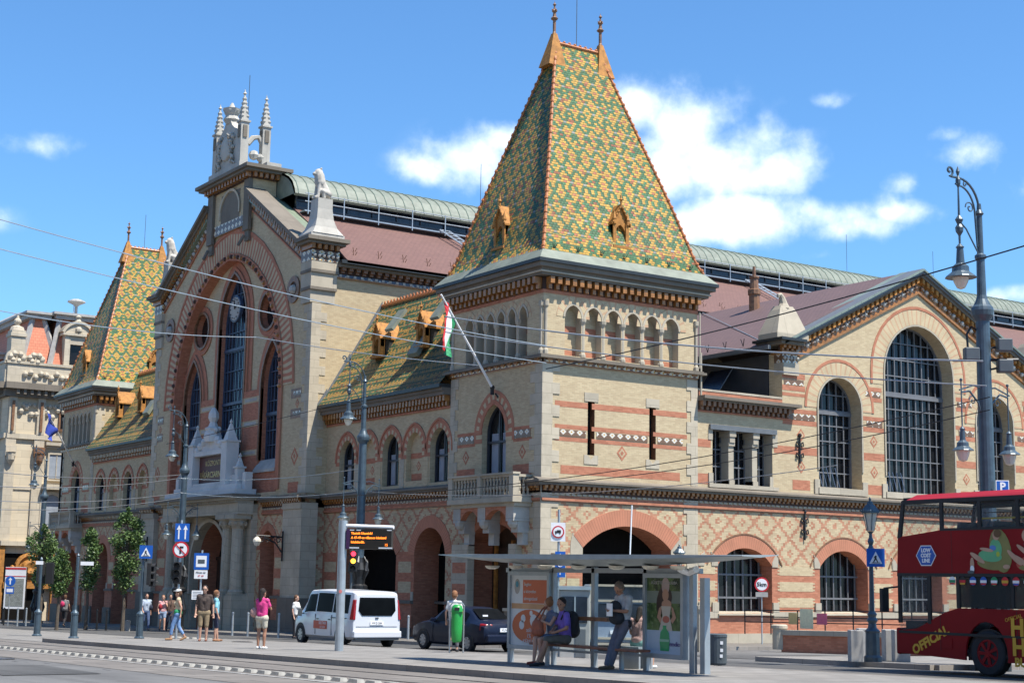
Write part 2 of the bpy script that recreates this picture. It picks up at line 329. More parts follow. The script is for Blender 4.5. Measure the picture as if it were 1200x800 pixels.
def arch_window(f, A, d, parent, nv=2, nh=3, bw=.05, frame='wframe', glass='glass', heavy=(), name='window', curtain=False):
    A = Arch(A.u0+.004, A.u1-.004, A.z0+.004, A.zs, A.zc-.004)
    mb = MB(); mb.strip(f, A.arc(-.07), A.arc(0), d-.06, d+.05)
    mb.fbox(f, A.u0, A.u0+.07, A.z0, A.zs, d-.06, d+.05); mb.fbox(f, A.u1-.07, A.u1, A.z0, A.zs, d-.06, d+.05); mb.fbox(f, A.u0, A.u1, A.z0, A.z0+.08, d-.06, d+.05)
    for i in range(1, nv+1):
        u = A.u0+(A.u1-A.u0)*i/(nv+1); mb.fbox(f, u-bw/2, u+bw/2, A.z0, A.top(u), d-.03, d+.03)
    for i in range(1, nh+1):
        z = A.z0+(A.zc-A.z0)*i/(nh+1); a, b = A.span(z); mb.fbox(f, a, b, z-bw/2, z+bw/2, d-.035, d+.035)
    for z in heavy: a, b = A.span(z); mb.fbox(f, a, b, z-bw*1.6, z+bw*1.6, d-.05, d+.09)
    w = mb.build(name, frame, parent); g = MB(); g._tess(f, [A.poly(.02)], d-.09, d-.07, 0, None); g.build('pane', glass, w)
    if curtain:
        c = MB(); n_ = 2; q = (A.u1-A.u0)
        for a, b in ((.12, .42), (.58, .88)): c.fbox(f, A.u0+q*a, A.u0+q*b, A.z0+.1, A.z0+(A.zc-A.z0)*.62, d-.066, d-.062)
        c.build('curtain', 'curtain', w)
    return w
# ================================================================ the market hall
SF = Frame((0, 0, 0), (1, 0, 0), (0, -1, 0))      # long side facade
FF = Frame((0, 0, 0), (0, 1, 0), (-1, 0, 0))      # entrance front
TF = Frame((-1.1, 0, 0), (0, 1, 0), (-1, 0, 0))   # the projecting centre of the front
HM = ['yb', 'rb', 'dia', 'stone', 'trim', 'grey', 'vous', 'vousr', 'maj', 'maj2', 'corb', 'corbd', 'gutter', 'white', 'dark', 'majb', 'terrab', 'wood', 'lead', 'copper', 'vousy', 'whites', 'terra']
I = {k: i for i, k in enumerate(HM)}
YBi, RBi, DI, ST, TR, GR, VO, VR, MJ, MJ2, CO, CD, GU, WH, DK, MJB, TB, WD, LE, CP, VY, WS, TE = range(23)
hall = thing('market_hall', 'huge brick market hall with patterned tile tower roofs and arched windows filling the picture', 'market hall')
B = lambda mb, name, parent=hall, **k: mb.build(name, HM, parent, **k)

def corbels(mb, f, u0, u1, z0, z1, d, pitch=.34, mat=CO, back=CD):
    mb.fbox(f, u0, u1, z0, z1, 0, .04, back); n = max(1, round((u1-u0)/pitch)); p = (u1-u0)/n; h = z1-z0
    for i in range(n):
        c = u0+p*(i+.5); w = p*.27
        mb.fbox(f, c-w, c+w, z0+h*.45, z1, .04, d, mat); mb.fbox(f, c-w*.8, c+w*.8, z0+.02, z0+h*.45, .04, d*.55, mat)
def belt(mb, f, u0, u1, e0=0, e1=0, low=True):      # the storey belt: string, saw-tooth course, dentils, cornice
    if low:
        mb.fbox(f, u0, u1, 5.69, 5.74, 0, .05, TB); mb.fbox(f, u0, u1, 5.74, 5.84, 0, .09, RBi)
        n = int((u1-u0)/.28)
        for i in range(n): a = u0+(u1-u0)*(i+.25)/n; mb.fbox(f, a, a+.16, 5.97, 6.05, 0, .05, TR)
        mb.fbox(f, u0, u1, 5.84, 5.95, 0, .02, RBi); mb.fbox(f, u0, u1, 6.05, 6.12, 0, .03, CD)
    corbels(mb, f, u0, u1, 6.12, 6.36, .2, .27); mb.fbox(f, u0-e0*.7, u1+e1*.7, 6.36, 6.47, 0, .27, GR); mb.fbox(f, u0-e0, u1+e1, 6.47, 6.55, 0, .38, GR)
    a, b = f.P(u0-e0, 6.55, .38), f.P(u1+e1, 6.55, .38); c, d = f.P(u1+e1, 6.67, .0), f.P(u0-e0, 6.67, .0); e, g = f.P(u1+e1, 6.55, 0), f.P(u0-e0, 6.55, 0)
    mb.hexa([a, d, g], [b, c, e], GR)
def quoins(mb, x, y, sx, sy, z0, z1, w0=.85, w1=.5, h=.46, m=ST, pr=.03):   # sx,sy: direction into the wall
    z = z0; i = 0
    while z < z1-.05:
        t = min(z+h, z1); a = w0 if i % 2 else w1; b = w1 if i % 2 else w0
        xs = sorted((x-sx*pr, x+sx*a)); ys = sorted((y-sy*pr, y+sy*b)); mb.box(xs[0], xs[1], ys[0], ys[1], z, t, m); z = t; i += 1
def quoin_strip(mb, f, u, s, z0, z1, w0=.7, w1=.45, h=.46, m=ST, d=.03):
    z = z0; i = 0
    while z < z1-.05:
        t = min(z+h, z1); w = w0 if i % 2 else w1; a, b = sorted((u, u+s*w)); mb.fbox(f, a, b, z, t, 0, d, m); z = t; i += 1
def plates(mb, f, u0, u1, zs, m=RBi, d=.006):
    for a, b in zs: mb.fbox(f, u0, u1, a, b, 0, d, m)
def lozenges(mb, f, pts, r=.32):
    for u, z in pts:
        for k, (q, m) in enumerate(((r, RBi), (r*.62, YBi), (r*.32, RBi))): mb.fpoly(f, [(u-q, z), (u, z-q*1.15), (u+q, z), (u, z+q*1.15)], 0, .008+.004*k, m)
def finial(parent, x, y, z, s=1.0, mat='terrab', base='terra'):
    mb = MB(); prof = [(.10, 0), (.13, .1), (.10, .2), (.10, .95), (.2, 1.0), (.24, 1.08), (.12, 1.2), (.09, 1.45), (.18, 1.55), (.07, 1.68), (.05, 1.9), (.12, 1.98), (.03, 2.1), (0, 2.25)]
    mb.lathe((x, y, z), [(r*s, h*s) for r, h in prof], 0, 8)
    for a in range(4): an = a*math.pi/2; mb.ball((x+.16*s*math.cos(an), y+.16*s*math.sin(an), z+1.62*s), .06*s, 0, 6)
    return mb.build('finial', mat, parent, smooth=False)

def tower(y0, y1, near):
    W = 8.24; ym = (y0+y1)/2
    f = FF; w = MB()
    # ---- ground storey
    if near:
        A = Arch(2.1, 6.75, -1.2, 3.9, 4.83); w.fpoly(SF, [(0, -1.2), (W, -1.2), (W, 5.7), (0, 5.7)], -1.3, 0, DI, [A.poly()], RBi)
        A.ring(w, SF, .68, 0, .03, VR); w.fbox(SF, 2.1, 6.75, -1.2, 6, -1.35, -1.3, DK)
        for u, s in ((2.1, -1), (6.75, 1)):
            a, b = sorted((u, u+s*.62)); w.fpoly(SF, [(a, 3.3), (b, 3.3), (b, 3.9) if s > 0 else (b, 3.9), ((a+b)/2+s*.2, 4.5), (a, 4.05 if s < 0 else 3.9)], 0, .02, TR)
        w.fbox(SF, .0, W, 5.7, 6.67, -.6, 0, YBi)
        plates(w, SF, 1.3, 2.1, [(-1, 3.3)], RBi, .012); plates(w, SF, 6.75, 7.5, [(-1, 3.3)], RBi, .012)
        plates(w, SF, 1.32, 1.95, [(1.5, 1.95), (2.25, 2.65)], YBi, .018); plates(w, SF, 6.9, 7.35, [(1.5, 1.95), (2.25, 2.65)], YBi, .018)
        w.fbox(SF, .8, 2.1, -1.2, .45, 0, .1, ST); w.fbox(SF, 6.75, 7.7, -1.2, .45, 0, .1, ST)
        quoin_strip(w, SF, W, -1, -.5, 6.1, .8, .62)
        belt(w, SF, 0, W, .38, 0)
    # ---- front wall with porch arches
    A1 = Arch(y0+1.5, y1-1.6, -1.6, 4.1, 4.9) if near else Arch(y0+2.2, y1-2.2, -1.6, 3.2, 4.2)
    a0 = y0+(1.3 if near else 0)
    w.fpoly(f, [(a0, -1.6), (y1, -1.6), (y1, 5.7), (a0, 5.7)], -1.3, 0, DI, [A1.poly()], RBi); A1.ring(w, f, .5, 0, .03, VR)
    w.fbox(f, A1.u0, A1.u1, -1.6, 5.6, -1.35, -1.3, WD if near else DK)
    w.fbox(f, y0+(.6 if near else 0), y1, 5.7, 6.67, -.6, 0, YBi); belt(w, f, y0, y1, 0, 0)
    w.fbox(f, y0+.9, A1.u0, -1.6, 1.45, 0, .12, RBi); w.fbox(f, A1.u1, y1, -1.6, 1.45, 0, .12, RBi); w.fbox(f, y0+.9, A1.u0, 1.45, 1.58, 0, .18, GR); w.fbox(f, A1.u1, y1, 1.45, 1.58, 0, .18, GR)
    w.fbox(f, y0+.9, A1.u0, -1.6, .35, .12, .2, GR); w.fbox(f, A1.u1, y1, -1.6, .35, .12, .2, GR)
    plates(w, f, A1.u1+.1, y1-.5, [(1.9, 2.4), (2.9, 3.4)], YBi, .012)
    # ---- main storey
    Wd = Arch(ym-.92, ym+.92, 6.75, 8.7, 9.9)
    w.fpoly(f, [(y0+(.6 if near else 0), 6.67), (y1, 6.67), (y1, 11.3), (y0+(.6 if near else 0), 11.3)], -.6, 0, YBi, [Wd.poly()], YBi)
    Wd.ring(w, f, .62, 0, .02, VO, .4); Wd.ring(w, f, .2, .02, .05, RBi)
    pl = [(6.75, 7.25), (8.2, 8.33), (8.68, 8.82)]
    for a, b in ((y0+.7, Wd.u0-.55), (Wd.u1+.55, y1-.6)): plates(w, f, a, b, pl); w.fbox(f, a+.1, b-.1, 8.34, 8.67, 0, .02, MJ2); lozenges(w, f, [((a+b)/2, 7.75)], .27)
    quoin_strip(w, f, y1, -1, 6.67, 11.3, .62, .38)
    if near:
        w.fpoly(SF, [(0, 6.67), (W, 6.67), (W, 11.3), (0, 11.3)], -.6, 0, YBi, [[(2.3, 7.68), (2.66, 7.68), (2.66, 9.9), (2.3, 9.9)], [(5.56, 7.68), (5.92, 7.68), (5.92, 9.9), (5.56, 9.9)]], TB)
        w.fbox(SF, 2.2, 6, 7.6, 10, -.64, -.6, DK)
        for a, b in ((.78, 2.3), (2.66, 5.56), (5.92, 7.5)):
            plates(w, SF, a-.15, b+(.15 if b > 7 else 0), [(9.58, 9.82), (8.68, 8.86), (8.18, 8.35)])
            w.fbox(SF, a+.1, b-.1, 8.39, 8.65, 0, .02, MJ2)
        plates(w, SF, .95, 7.25, [(6.85, 7.2)]); lozenges(w, SF, [(4.1, 7.85)], .28)
        for c in (2.48, 5.74):
            w.fbox(SF, c-.36, c+.36, 9.9, 10.27, 0, .025, TR); w.fpoly(SF, [(c-.36, 7.3), (c+.36, 7.3), (c+.36, 7.68), (c+.18, 7.68), (c, 7.5), (c-.18, 7.68), (c-.36, 7.68)], 0, .025, TR)
        quoins(w, 0, 0, 1, 1, -.5, 11.3); quoin_strip(w, SF, W, -1, 6.67, 11.3, .62, .38)
    else:
        w.box(.0, W, y0+.001, y0+.5, 6.67, 14.2, YBi); quoins(w, 0, y0, 1, 1, 6.7, 14.2, .6, .4)
        quoins(w, 0, y1, 1, -1, -1.5, 11.3, .6, .4)
    # ---- arcade cornice and arcade storey
    def arc_cornice(fr, u0, u1, e0, e1):
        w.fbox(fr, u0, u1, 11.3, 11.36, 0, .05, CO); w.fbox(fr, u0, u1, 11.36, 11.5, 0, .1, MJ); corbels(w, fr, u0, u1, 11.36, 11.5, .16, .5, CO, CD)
        w.fbox(fr, u0-e0, u1+e1, 11.5, 11.6, 0, .3, GR); w.fbox(fr, u0-e0*.7, u1+e1*.7, 11.6, 11.66, 0, .2, GR)
    frs = [(f, y0+(.6 if near else .5), y1, True)]+([(SF, 0, W, False)] if near else [])
    arc_cornice(f, y0, y1, 0, .3)
    if near: arc_cornice(SF, 0, W, .3, .3)
    w.fbox(f, y0+.6, y1, 11.3, 11.68, -.6, 0, YBi)
    if near: w.fbox(SF, 0, W, 11.3, 11.68, -.6, 0, YBi)
    for fr, u0, u1, isf in frs:
        if isf: a0, a1, n = y0+1.05, y1-1.05, 6
        else: a0, a1, n = .98, 7.26, 6
        p = (a1-a0)/n; arcs = [Arch(a0+p*i+.1, a0+p*(i+1)-.1, 11.72, 13.32, 13.84) for i in range(n)]
        w.fpoly(fr, [(u0, 11.68), (u1, 11.68), (u1, 14.3), (u0, 14.3)], -.4, 0, YBi, [a.poly() for a in arcs], TR)
        w.fbox(fr, u0, u1, 11.68, 14.3, -.6, -.4, YBi)
        for i, a in enumerate(arcs):
            a.ring(w, fr, .1, 0, .035, TR); a.ring(w, fr, .42 if p > .95 else .3, 0, .012+.006*(i % 2), VY)
            if isf and 0 < i < 5: w.fbox(fr, a.u0+.05, a.u1-.05, 11.75, 13.5, -.4, -.37, WD); w.fbox(fr, a.c-.03, a.c+.03, 11.75, 13.6, -.37, -.33, GR)
            else:
                w.fbox(fr, a.u0, a.u1, 12.75, 13.02, -.4, -.393, RBi); w.fbox(fr, a.u0, a.u1, 11.72, 12.0, -.4, -.393, RBi); lozenges(w, fr, [(a.c, 12.4)], .13) if 0 else None
            if i:
                c = a0+p*i; o = fr.P(c, 11.7, -.06); w.lathe(o, [(.15, 0), (.15, .1), (.10, .2), (.09, 1.35), (.10, 1.38), (.16, 1.5), (.17, 1.62)], TR, 8)
        # corner colonnettes
        for u in ((u0 if isf else 0)+(-.6 if isf else 0)+.1, u1-.1):
            o = fr.P(u, 11.68, .03); w.lathe(o, [(.12, 0), (.12, .15), (.07, .25), (.07, 1.9), (.12, 2.0), (.12, 2.2)], TR, 8)
    B(w, 'tower_wall')
    # ---- windows
    arch_window(f, Wd, -.3, hall, 1, 1, .1, curtain=True)
    if near:
        for u in (2.3, 5.56):
            mb = MB(); mb.fbox(SF, u+.02, u+.34, 7.7, 9.88, -.35, -.3); mb.build('window_slit', 'glass', hall)
    # ---- great cornice
    c = MB(); o = .0
    def ring(o, z0, z1, m): c.box(-o, W+o, y0-o, y1+o, z0, z1, m)
    ring(.03, 14.22, 14.36, RBi)
    for fr, a, b in ((SF, 0, W),)*near+((f, y0, y1),)+((Frame((0, y0, 0), (1, 0, 0), (0, -1, 0)), 0, W),)*(not near):
        corbels(c, fr, a, b, 14.36, 14.86, .38, .37)
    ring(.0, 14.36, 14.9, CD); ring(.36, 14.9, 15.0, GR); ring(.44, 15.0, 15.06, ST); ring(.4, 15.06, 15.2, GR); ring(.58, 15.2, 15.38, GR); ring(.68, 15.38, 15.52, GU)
    B(c, 'tower_cornice')
    # ---- the steep tile roof: copper skirt, flared foot, straight flanks to a short ridge
    X0, X1 = 2.95, 5.35; zr = 26.55; lv = [(.66, 15.52), (.27, 15.98)]
    s = MB()
    def rect(o, z): return [(-o, y0-o, z), (W+o, y0-o, z), (W+o, y1+o, z), (-o, y1+o, z)]
    s.hexa(rect(.66, 15.521), rect(.24, 15.98), 0); s.build('roof_skirt', 'copper', hall)
    t = MB(); hw = (y1-y0)/2
    def rr(k, z): return [(k*X0-.2*(1-k), ym-(hw+.2)*(1-k), z), (W+.2-(W+.2-X1)*k, ym-(hw+.2)*(1-k), z), (W+.2-(W+.2-X1)*k, ym+(hw+.2)*(1-k), z), (k*X0-.2*(1-k), ym+(hw+.2)*(1-k), z)]
    prof = [(0, 15.981), (.055, 16.35), (.1, 16.8), (.16, 17.5), (.3, 19.1), (.999, zr)]
    for (k0, za), (k1, zb) in zip(prof, prof[1:]):
        a, b = rr(k0, za), rr(k1, zb)
        for i in range(4): j = (i+1) % 4; t.face([a[i], a[j], b[j], b[i]])
    tr = t.build('tower_roof', 'tileC', hall)
    h = MB()
    hips = [[Vector(rr(k, z)[i]) for k, z in prof] for i in range(4)]
    for pl_ in hips:
        h.tube(pl_, .07, 0, 6)
        L = [0]
        for a, b in zip(pl_, pl_[1:]): L.append(L[-1]+(b-a).length)
        d = .15
        while d < L[-1]:
            k = max(i for i in range(len(L)) if L[i] <= d); k = min(k, len(pl_)-2); q = pl_[k]+(pl_[k+1]-pl_[k])*((d-L[k])/(L[k+1]-L[k])); h.ball(q+Vector((0, 0, .04)), .1, 0, 6, (1, 1, 1.1)); d += .36
    h.tube([(X0, ym, zr), (X1, ym, zr)], .09, 0, 6)
    for i in range(8): h.ball((X0+.3*i+.15, ym, zr+.1), .08, 0, 6)
    h.build('hip_tiles', 'ridge', tr)
    for x, dx in ((X0-.1, -1), (X1+.1, 1)):
        p = MB(); p.hexa([(x-.55, ym-.42, 25.35), (x+.4*1, ym-.42, 25.35), (x+.4, ym+.42, 25.35), (x-.55, ym+.42, 25.35)] if dx < 0 else [(x-.4, ym-.42, 25.35), (x+.55, ym-.42, 25.35), (x+.55, ym+.42, 25.35), (x-.4, ym+.42, 25.35)], [(x-.1, ym-.1, 26.95), (x+.1, ym-.1, 26.95), (x+.1, ym+.1, 26.95), (x-.1, ym+.1, 26.95)])
        p.build('finial_base', 'terra', tr); finial(tr, x, ym, 26.9, .72, 'terrab')
    rod = MB(); rod.tube([(4.1, ym, zr), (4.1, ym, 29.2)], .018, 0, 5); rod.build('lightning_rod', 'dgrey', tr)
    # roof hooks along the skirt
    g = MB()
    for a in (-.12, 0, .12): g.tube([(0, y0-.12, 16.05), (a, y0-.2, 16.3)], .018, 0, 4)
    g0 = g.build('snow_hook', 'iron', tr); g0.location.x = .4
    for i in range(1, 7): copy_tree(g0, (.4+i*1.22, 0, 0), parent=tr)
    # dormers: one on each visible flank
    gothic_dormer(tr, Frame((4.15, y0+.32, 16.75), (1, 0, 0), (0, -1, 0)), 1.0)
    gothic_dormer(tr, Frame((.25, ym+.1, 16.75), (0, 1, 0), (-1, 0, 0)), 1.0)

def gothic_dormer(parent, f, s, depth=1.5):      # glazed terracotta dormer, origin at its sill centre
    mb = MB(); P = lambda u, z, d: f.P(u*s, z*s, d*s)
    def bx(u0, u1, z0, z1, d0, d1, m=0): mb.fbox(f, u0*s, u1*s, z0*s, z1*s, d0*s, d1*s, m)
    bx(-.48, .48, -.12, 0, -depth, .22); bx(-.42, -.26, 0, 1.0, -.2, .12); bx(.26, .42, 0, 1.0, -.2, .12)
    A = Arch(-.26*s, .26*s, 0, .55*s, .95*s)
    mb.fpoly(f, [(-.42*s, .5*s), (-.26*s, .5*s)]+[q for q in A.arc()[::-1]][0:]+[(.26*s, .5*s), (.42*s, .5*s), (.42*s, 1.0*s), (0, 1.72*s), (-.42*s, 1.0*s)], -.15*s, .06*s, 0)
    mb.hexa([P(-.5, .98, .16), P(-.5, .9, .16), P(0, 1.72, .16), P(0, 1.85, .16)], [P(-.5, .98, -depth), P(-.5, .9, -depth), P(0, 1.72, -depth), P(0, 1.85, -depth)], 0)
    mb.hexa([P(.5, .98, .16), P(.5, .9, .16), P(0, 1.72, .16), P(0, 1.85, .16)], [P(.5, .98, -depth), P(.5, .9, -depth), P(0, 1.72, -depth), P(0, 1.85, -depth)], 0)
    bx(-.42, .42, .0, .98, -depth, -.25, 1); bx(-.03, .03, 0, .9, -.12, -.06)
    for u in (-.36, .36): mb.lathe(P(u, .95, .1), [(.09*s, 0), (.09*s, .2*s), (.11*s, .22*s), (.0, .6*s)], 0, 6)
    mb.lathe(P(0, 1.75, .1), [(.05*s, 0), (.05*s, .25*s), (.1*s, .3*s), (.05*s, .36*s), (.0, .62*s)], 0, 6)
    for k in range(5):
        for sg in (-1, 1): mb.ball(P(sg*(.45-.09*k), 1.02+.16*k, .16), .045*s, 0, 5)
    return mb.build('dormer', ['terra', 'black'], parent)

tower(0, 7.07, True); tower(54.6, 61.8, False)

# ---------------- balcony of the near tower
bal = MB()
def balustrade(mb, f, u0, u1, z0, z1, d0, d1, mat=TR, step=.23):
    mb.fbox(f, u0, u1, z1-.1, z1, d0, d1, mat); mb.fbox(f, u0, u1, z0, z0+.1, d0, d1, mat); dm = (d0+d1)/2; n = int((u1-u0)/step)
    h = z1-z0-.2
    for i in range(n): mb.lathe(f.P(u0+(u1-u0)*(i+.5)/n, z0+.1, dm), [(.06, 0), (.06, h*.1), (.04, h*.2), (.075, h*.4), (.035, h*.75), (.06, h*.88), (.06, h)], mat, 6)
for (y0b, y1b) in ((.55, 5.6), (56.0, 60.9)):
    bal = MB(); bal.fbox(FF, y0b, y1b, 5.66, 5.86, .0, 1.0, TR); bal.fbox(FF, y0b+.1, y1b-.1, 5.5, 5.66, .0, .85, TR)
    m1 = y0b+(y1b-y0b)*.52; pz = .32
    for a in (y0b+.04, m1-.14, y1b-pz): bal.fbox(FF, a, a+(pz if a != m1-.14 else .28), 5.86, 6.86, .68, .96, TR)
    for a, b in ((y0b+pz, m1-.14), (m1+.14, y1b-pz)): balustrade(bal, FF, a, b, 5.87, 6.78, .72, .92)
    SB = Frame((0, y0b, 0), (-1, 0, 0), (0, -1, 0)); balustrade(bal, SB, .06, .68, 5.87, 6.78, -.26, -.06, step=.2); SB2 = Frame((0, y1b, 0), (-1, 0, 0), (0, 1, 0)); balustrade(bal, SB2, .06, .68, 5.87, 6.78, -.26, -.06, step=.2)
    bal.fbox(FF, y0b, y1b, 6.78, 6.86, .64, 1.0, TR)
    # carved brackets and red brick squinches
    for u in (y0b+.5, m1, y1b-.5):
        bal.fbox(FF, u-.28, u+.28, 4.9, 5.5, 0, .8, WH); bal.fbox(FF, u-.24, u+.24, 4.45, 4.9, 0, .55, WH); bal.ball(FF.P(u, 4.85, .6), .26, WH, 8); bal.fbox(FF, u-.2, u+.2, 3.95, 4.45, 0, .28, WH)
    for a, b in ((y0b+.78, m1-.28), (m1+.28, y1b-.78)):
        A = Arch(a, b, 4.95, 5.0, 5.38); bal.fpoly(FF, [(a, 4.98)]+A.arc()[::-1]+[(b, 4.98), (b, 5.5), (a, 5.5)], .5, .78, RBi)
    B(bal, 'balcony')
# porch piers under the near balcony
for u, wd in ((5.55, 1.3), (1.55, .5)):
    pp = MB(); pp.fbox(FF, u-wd/2, u+wd/2, -1.4, 1.35, 0, .5, GR); pp.fbox(FF, u-wd/2, u+wd/2, 1.35, 4.0, 0, .34, ST); pp.fbox(FF, u-wd/2-.04, u+wd/2+.04, 1.3, 1.42, 0, .55, TR)
    plates(pp, Frame((-.34, 0, 0), (0, 1, 0), (-1, 0, 0)), u-wd/2+.15, u+wd/2-.1, [(1.9, 2.35), (2.8, 3.25)], RBi, .01)
    B(pp, 'porch_pier')
dd = MB(); dd.fbox(FF, 2.2, 4.8, -.4, 3.9, -1.2, -1.12, 0); dd.build('door', 'wood', hall)
dd = MB()
for u in (2.0, 3.4, 4.7): dd.fbox(FF, u, u+.16, -.4, 4.2, -1.1, -.98, 0)
dd.build('door_post', 'terra', hall)

# ---------------- wings between towers and centre
def wing(y0, y1, far):
    w = MB(); n = 5; p = (y1-y0)/5.45
    cs = [8.0+2.2*i for i in range(5)] if not far else [y0+(y1-y0)*(i+.6)/5.2 for i in range(5)]
    # big arcade openings of the ground floor
    if not far: op = [Arch(9.1, 10.0+.55, -1.6, 3.9, 4.75), Arch(11.6, 17.3, -1.6, 3.6, 5.1)]; op[0] = Arch(7.25, 9.95, -1.6, 3.6, 4.8)
    else: op = [Arch(y0+1.2, y0+3.6, -1.8, 3.4, 4.6), Arch(y0+5.6, y0+8.6, -1.8, 3.4, 4.8), Arch(y0+10, y0+12.4, -1.8, 3.4, 4.6)]
    w.fpoly(FF, [(y0, -1.9), (y1, -1.9), (y1, 5.7), (y0, 5.7)], -1.3, 0, DI, [a.poly() for a in op], RBi)
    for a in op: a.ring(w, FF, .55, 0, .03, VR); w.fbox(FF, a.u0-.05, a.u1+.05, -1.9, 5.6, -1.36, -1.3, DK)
    w.fbox(FF, y0, y1, 5.7, 6.67, -.6, 0, YBi); w.fbox(FF, y0, y1, 5.92, 6.05, 0, .015, MJ2); belt(w, FF, y0, y1)
    us = [y0]+[v for a in op for v in (a.u0, a.u1)]+[y1]
    for a, b in zip(us[::2], us[1::2]):
        if b-a < .2: continue
        w.fbox(FF, a, b, -1.9, 1.42, 0, .1, RBi); w.fbox(FF, a, b, 1.42, 1.56, 0, .18, GR); w.fbox(FF, a, b, -1.9, .35, .1, .2, GR)
        plates(w, FF, a, b, [(1.56, 3.75)], RBi, .008); plates(w, FF, a+.25, b-.25, [(1.9, 2.4), (2.8, 3.3)], YBi, .016)
        w.fbox(FF, a, a+.2, 1.56, 1.95, .0, .05, TR); w.fbox(FF, b-.2, b, 1.56, 1.95, .0, .05, TR)
    for a in op: w.fbox(FF, a.u0, a.u1, 1.42, 1.54, -1.2, -1.1, GR)
    # upper arcade: windows and blind arches alternate
    hw = .78; wins = [Arch(c-hw, c+hw, 6.8, 8.35, 9.25) for i, c in enumerate(cs) if i % 2 == 0]; bl = [Arch(c-.72, c+.72, 6.95, 8.35, 9.2) for i, c in enumerate(cs) if i % 2]
    w.fpoly(FF, [(y0, 6.67), (y1, 6.67), (y1, 10.1), (y0, 10.1)], -.5, 0, YBi, [a.poly() for a in wins+bl], YBi)
    for a in bl:
        w.fbox(FF, a.u0-.02, a.u1+.02, 6.9, 9.4, -.56, -.25, YBi); w.fbox(FF, a.u0, a.u1, 8.0, 8.25, -.25, -.24, RBi); w.fbox(FF, a.u0+.1, a.u1-.1, 6.97, 7.3, -.25, -.24, RBi)
        lozenges(w, Frame((.25, 0, 0), (0, 1, 0), (-1, 0, 0)), [(a.c, 7.65)], .2)
    for a in wins+bl: a.ring(w, FF, .36, 0, .015, VO, .35); Arch(a.u0-.3, a.u1+.3, 0, a.zs, a.zc+.34).ring(w, FF, .1, .0, .05, RBi, .2)
    for i in range(len(cs)-1):
        c = (cs[i]+cs[i+1])/2; w.fbox(FF, c-.2, c+.2, 6.67, 8.0, .0, .03, ST if i % 2 else YBi)
    w.fbox(FF, y0, y1, 10.1, 10.9, -.5, 0, YBi); w.fbox(FF, y0, y1, 10.05, 10.14, 0, .06, RBi); corbels(w, FF, y0, y1, 10.14, 10.62, .32, .3)
    w.fbox(FF, y0, y1, 10.62, 10.8, 0, .42, GR); w.fbox(FF, y0, y1, 10.8, 10.94, 0, .5, GR); w.fbox(FF, y0, y1, 10.94, 11.1, 0, .64, GU)
    B(w, 'wing_wall')
    for a in wins: arch_window(FF, a, -.32, hall, 1, 1, .09, curtain=True)
    # roof with flared foot; the far slope is there too
    r = MB(); pr = [(-.62, 11.1), (-.1, 11.75), (1.15, 13.7), (2.95, 16.6), (6.6, 11.1)]
    for (xa, za), (xb, zb) in zip(pr, pr[1:]): r.face([(xa, y0, za), (xa, y1, za), (xb, y1, zb), (xb, y0, zb)])
    rf = r.build('wing_roof', 'tileB', hall)
    h = MB(); h.tube([(2.95, y0, 16.62), (2.95, y1, 16.62)], .09, 0, 6); d = y0+.1
    while d < y1: h.ball((2.95, d, 16.74), .09, 0, 6, (.7, 1, 1.4)); d += .33
    h.build('ridge_tiles', 'ridge', rf)
    fl = MB()                                  # lead flashing against the walls
    yy = y1 if not far else y0
    s_ = -1 if not far else 1
    for (xa, za), (xb, zb) in zip(pr[:3], pr[1:4]): fl.hexa([(xa, yy, za), (xb, yy, zb), (xb, yy, zb+.28), (xa, yy, za+.12)], [(xa, yy+s_*.05, za), (xb, yy+s_*.05, zb), (xb, yy+s_*.05, zb+.28), (xa, yy+s_*.05, za+.12)])
    fl.build('flashing', 'lead', rf)
    def slopex(z): return -.1+(z-11.75)*(1.25/1.95)
    dy = [(14.4, 10.6)] if not far else [(y0+8.2, 2)]
    for c in ((11.0, 15.3) if not far else (y0+2.9, y0+7.2, y0+11.5)):
        z = 13.35 if not far else 13.3
        gothic_dormer(rf, Frame((slopex(z)-.2, c, z), (0, 1, 0), (-1, 0, 0)), .92, 1.2)
        g = MB(); g.hexa([(.3+1.2, c-1.5, 15.5), (.3+1.2, c-.75, 15.5), (.3+.45, c-.75, 14.45), (.3+.45, c-1.5, 14.45)], [(.2+1.2, c-1.5, 15.62), (.2+1.2, c-.75, 15.62), (.2+.45, c-.75, 14.57), (.2+.45, c-1.5, 14.57)]); g.build('dormer_side_hood', 'copper', rf) if not far else None
    for c in ((11.3,) if not far else (y0+5.5,)):
        g = MB(); x, z = slopex(12.9), 12.9; g.hexa([(x-.12, c-.45, z-.05), (x-.12, c+.45, z-.05), (x+.4, c+.45, z+.9), (x+.4, c-.45, z+.9)], [(x-.3, c-.45, z+.1), (x-.3, c+.45, z+.1), (x+.25, c+.45, z+1.02), (x+.25, c-.45, z+1.02)]); g.build('skylight', 'copper', rf)
wing(7.07, 19.03, False); wing(40.6, 54.6, True)
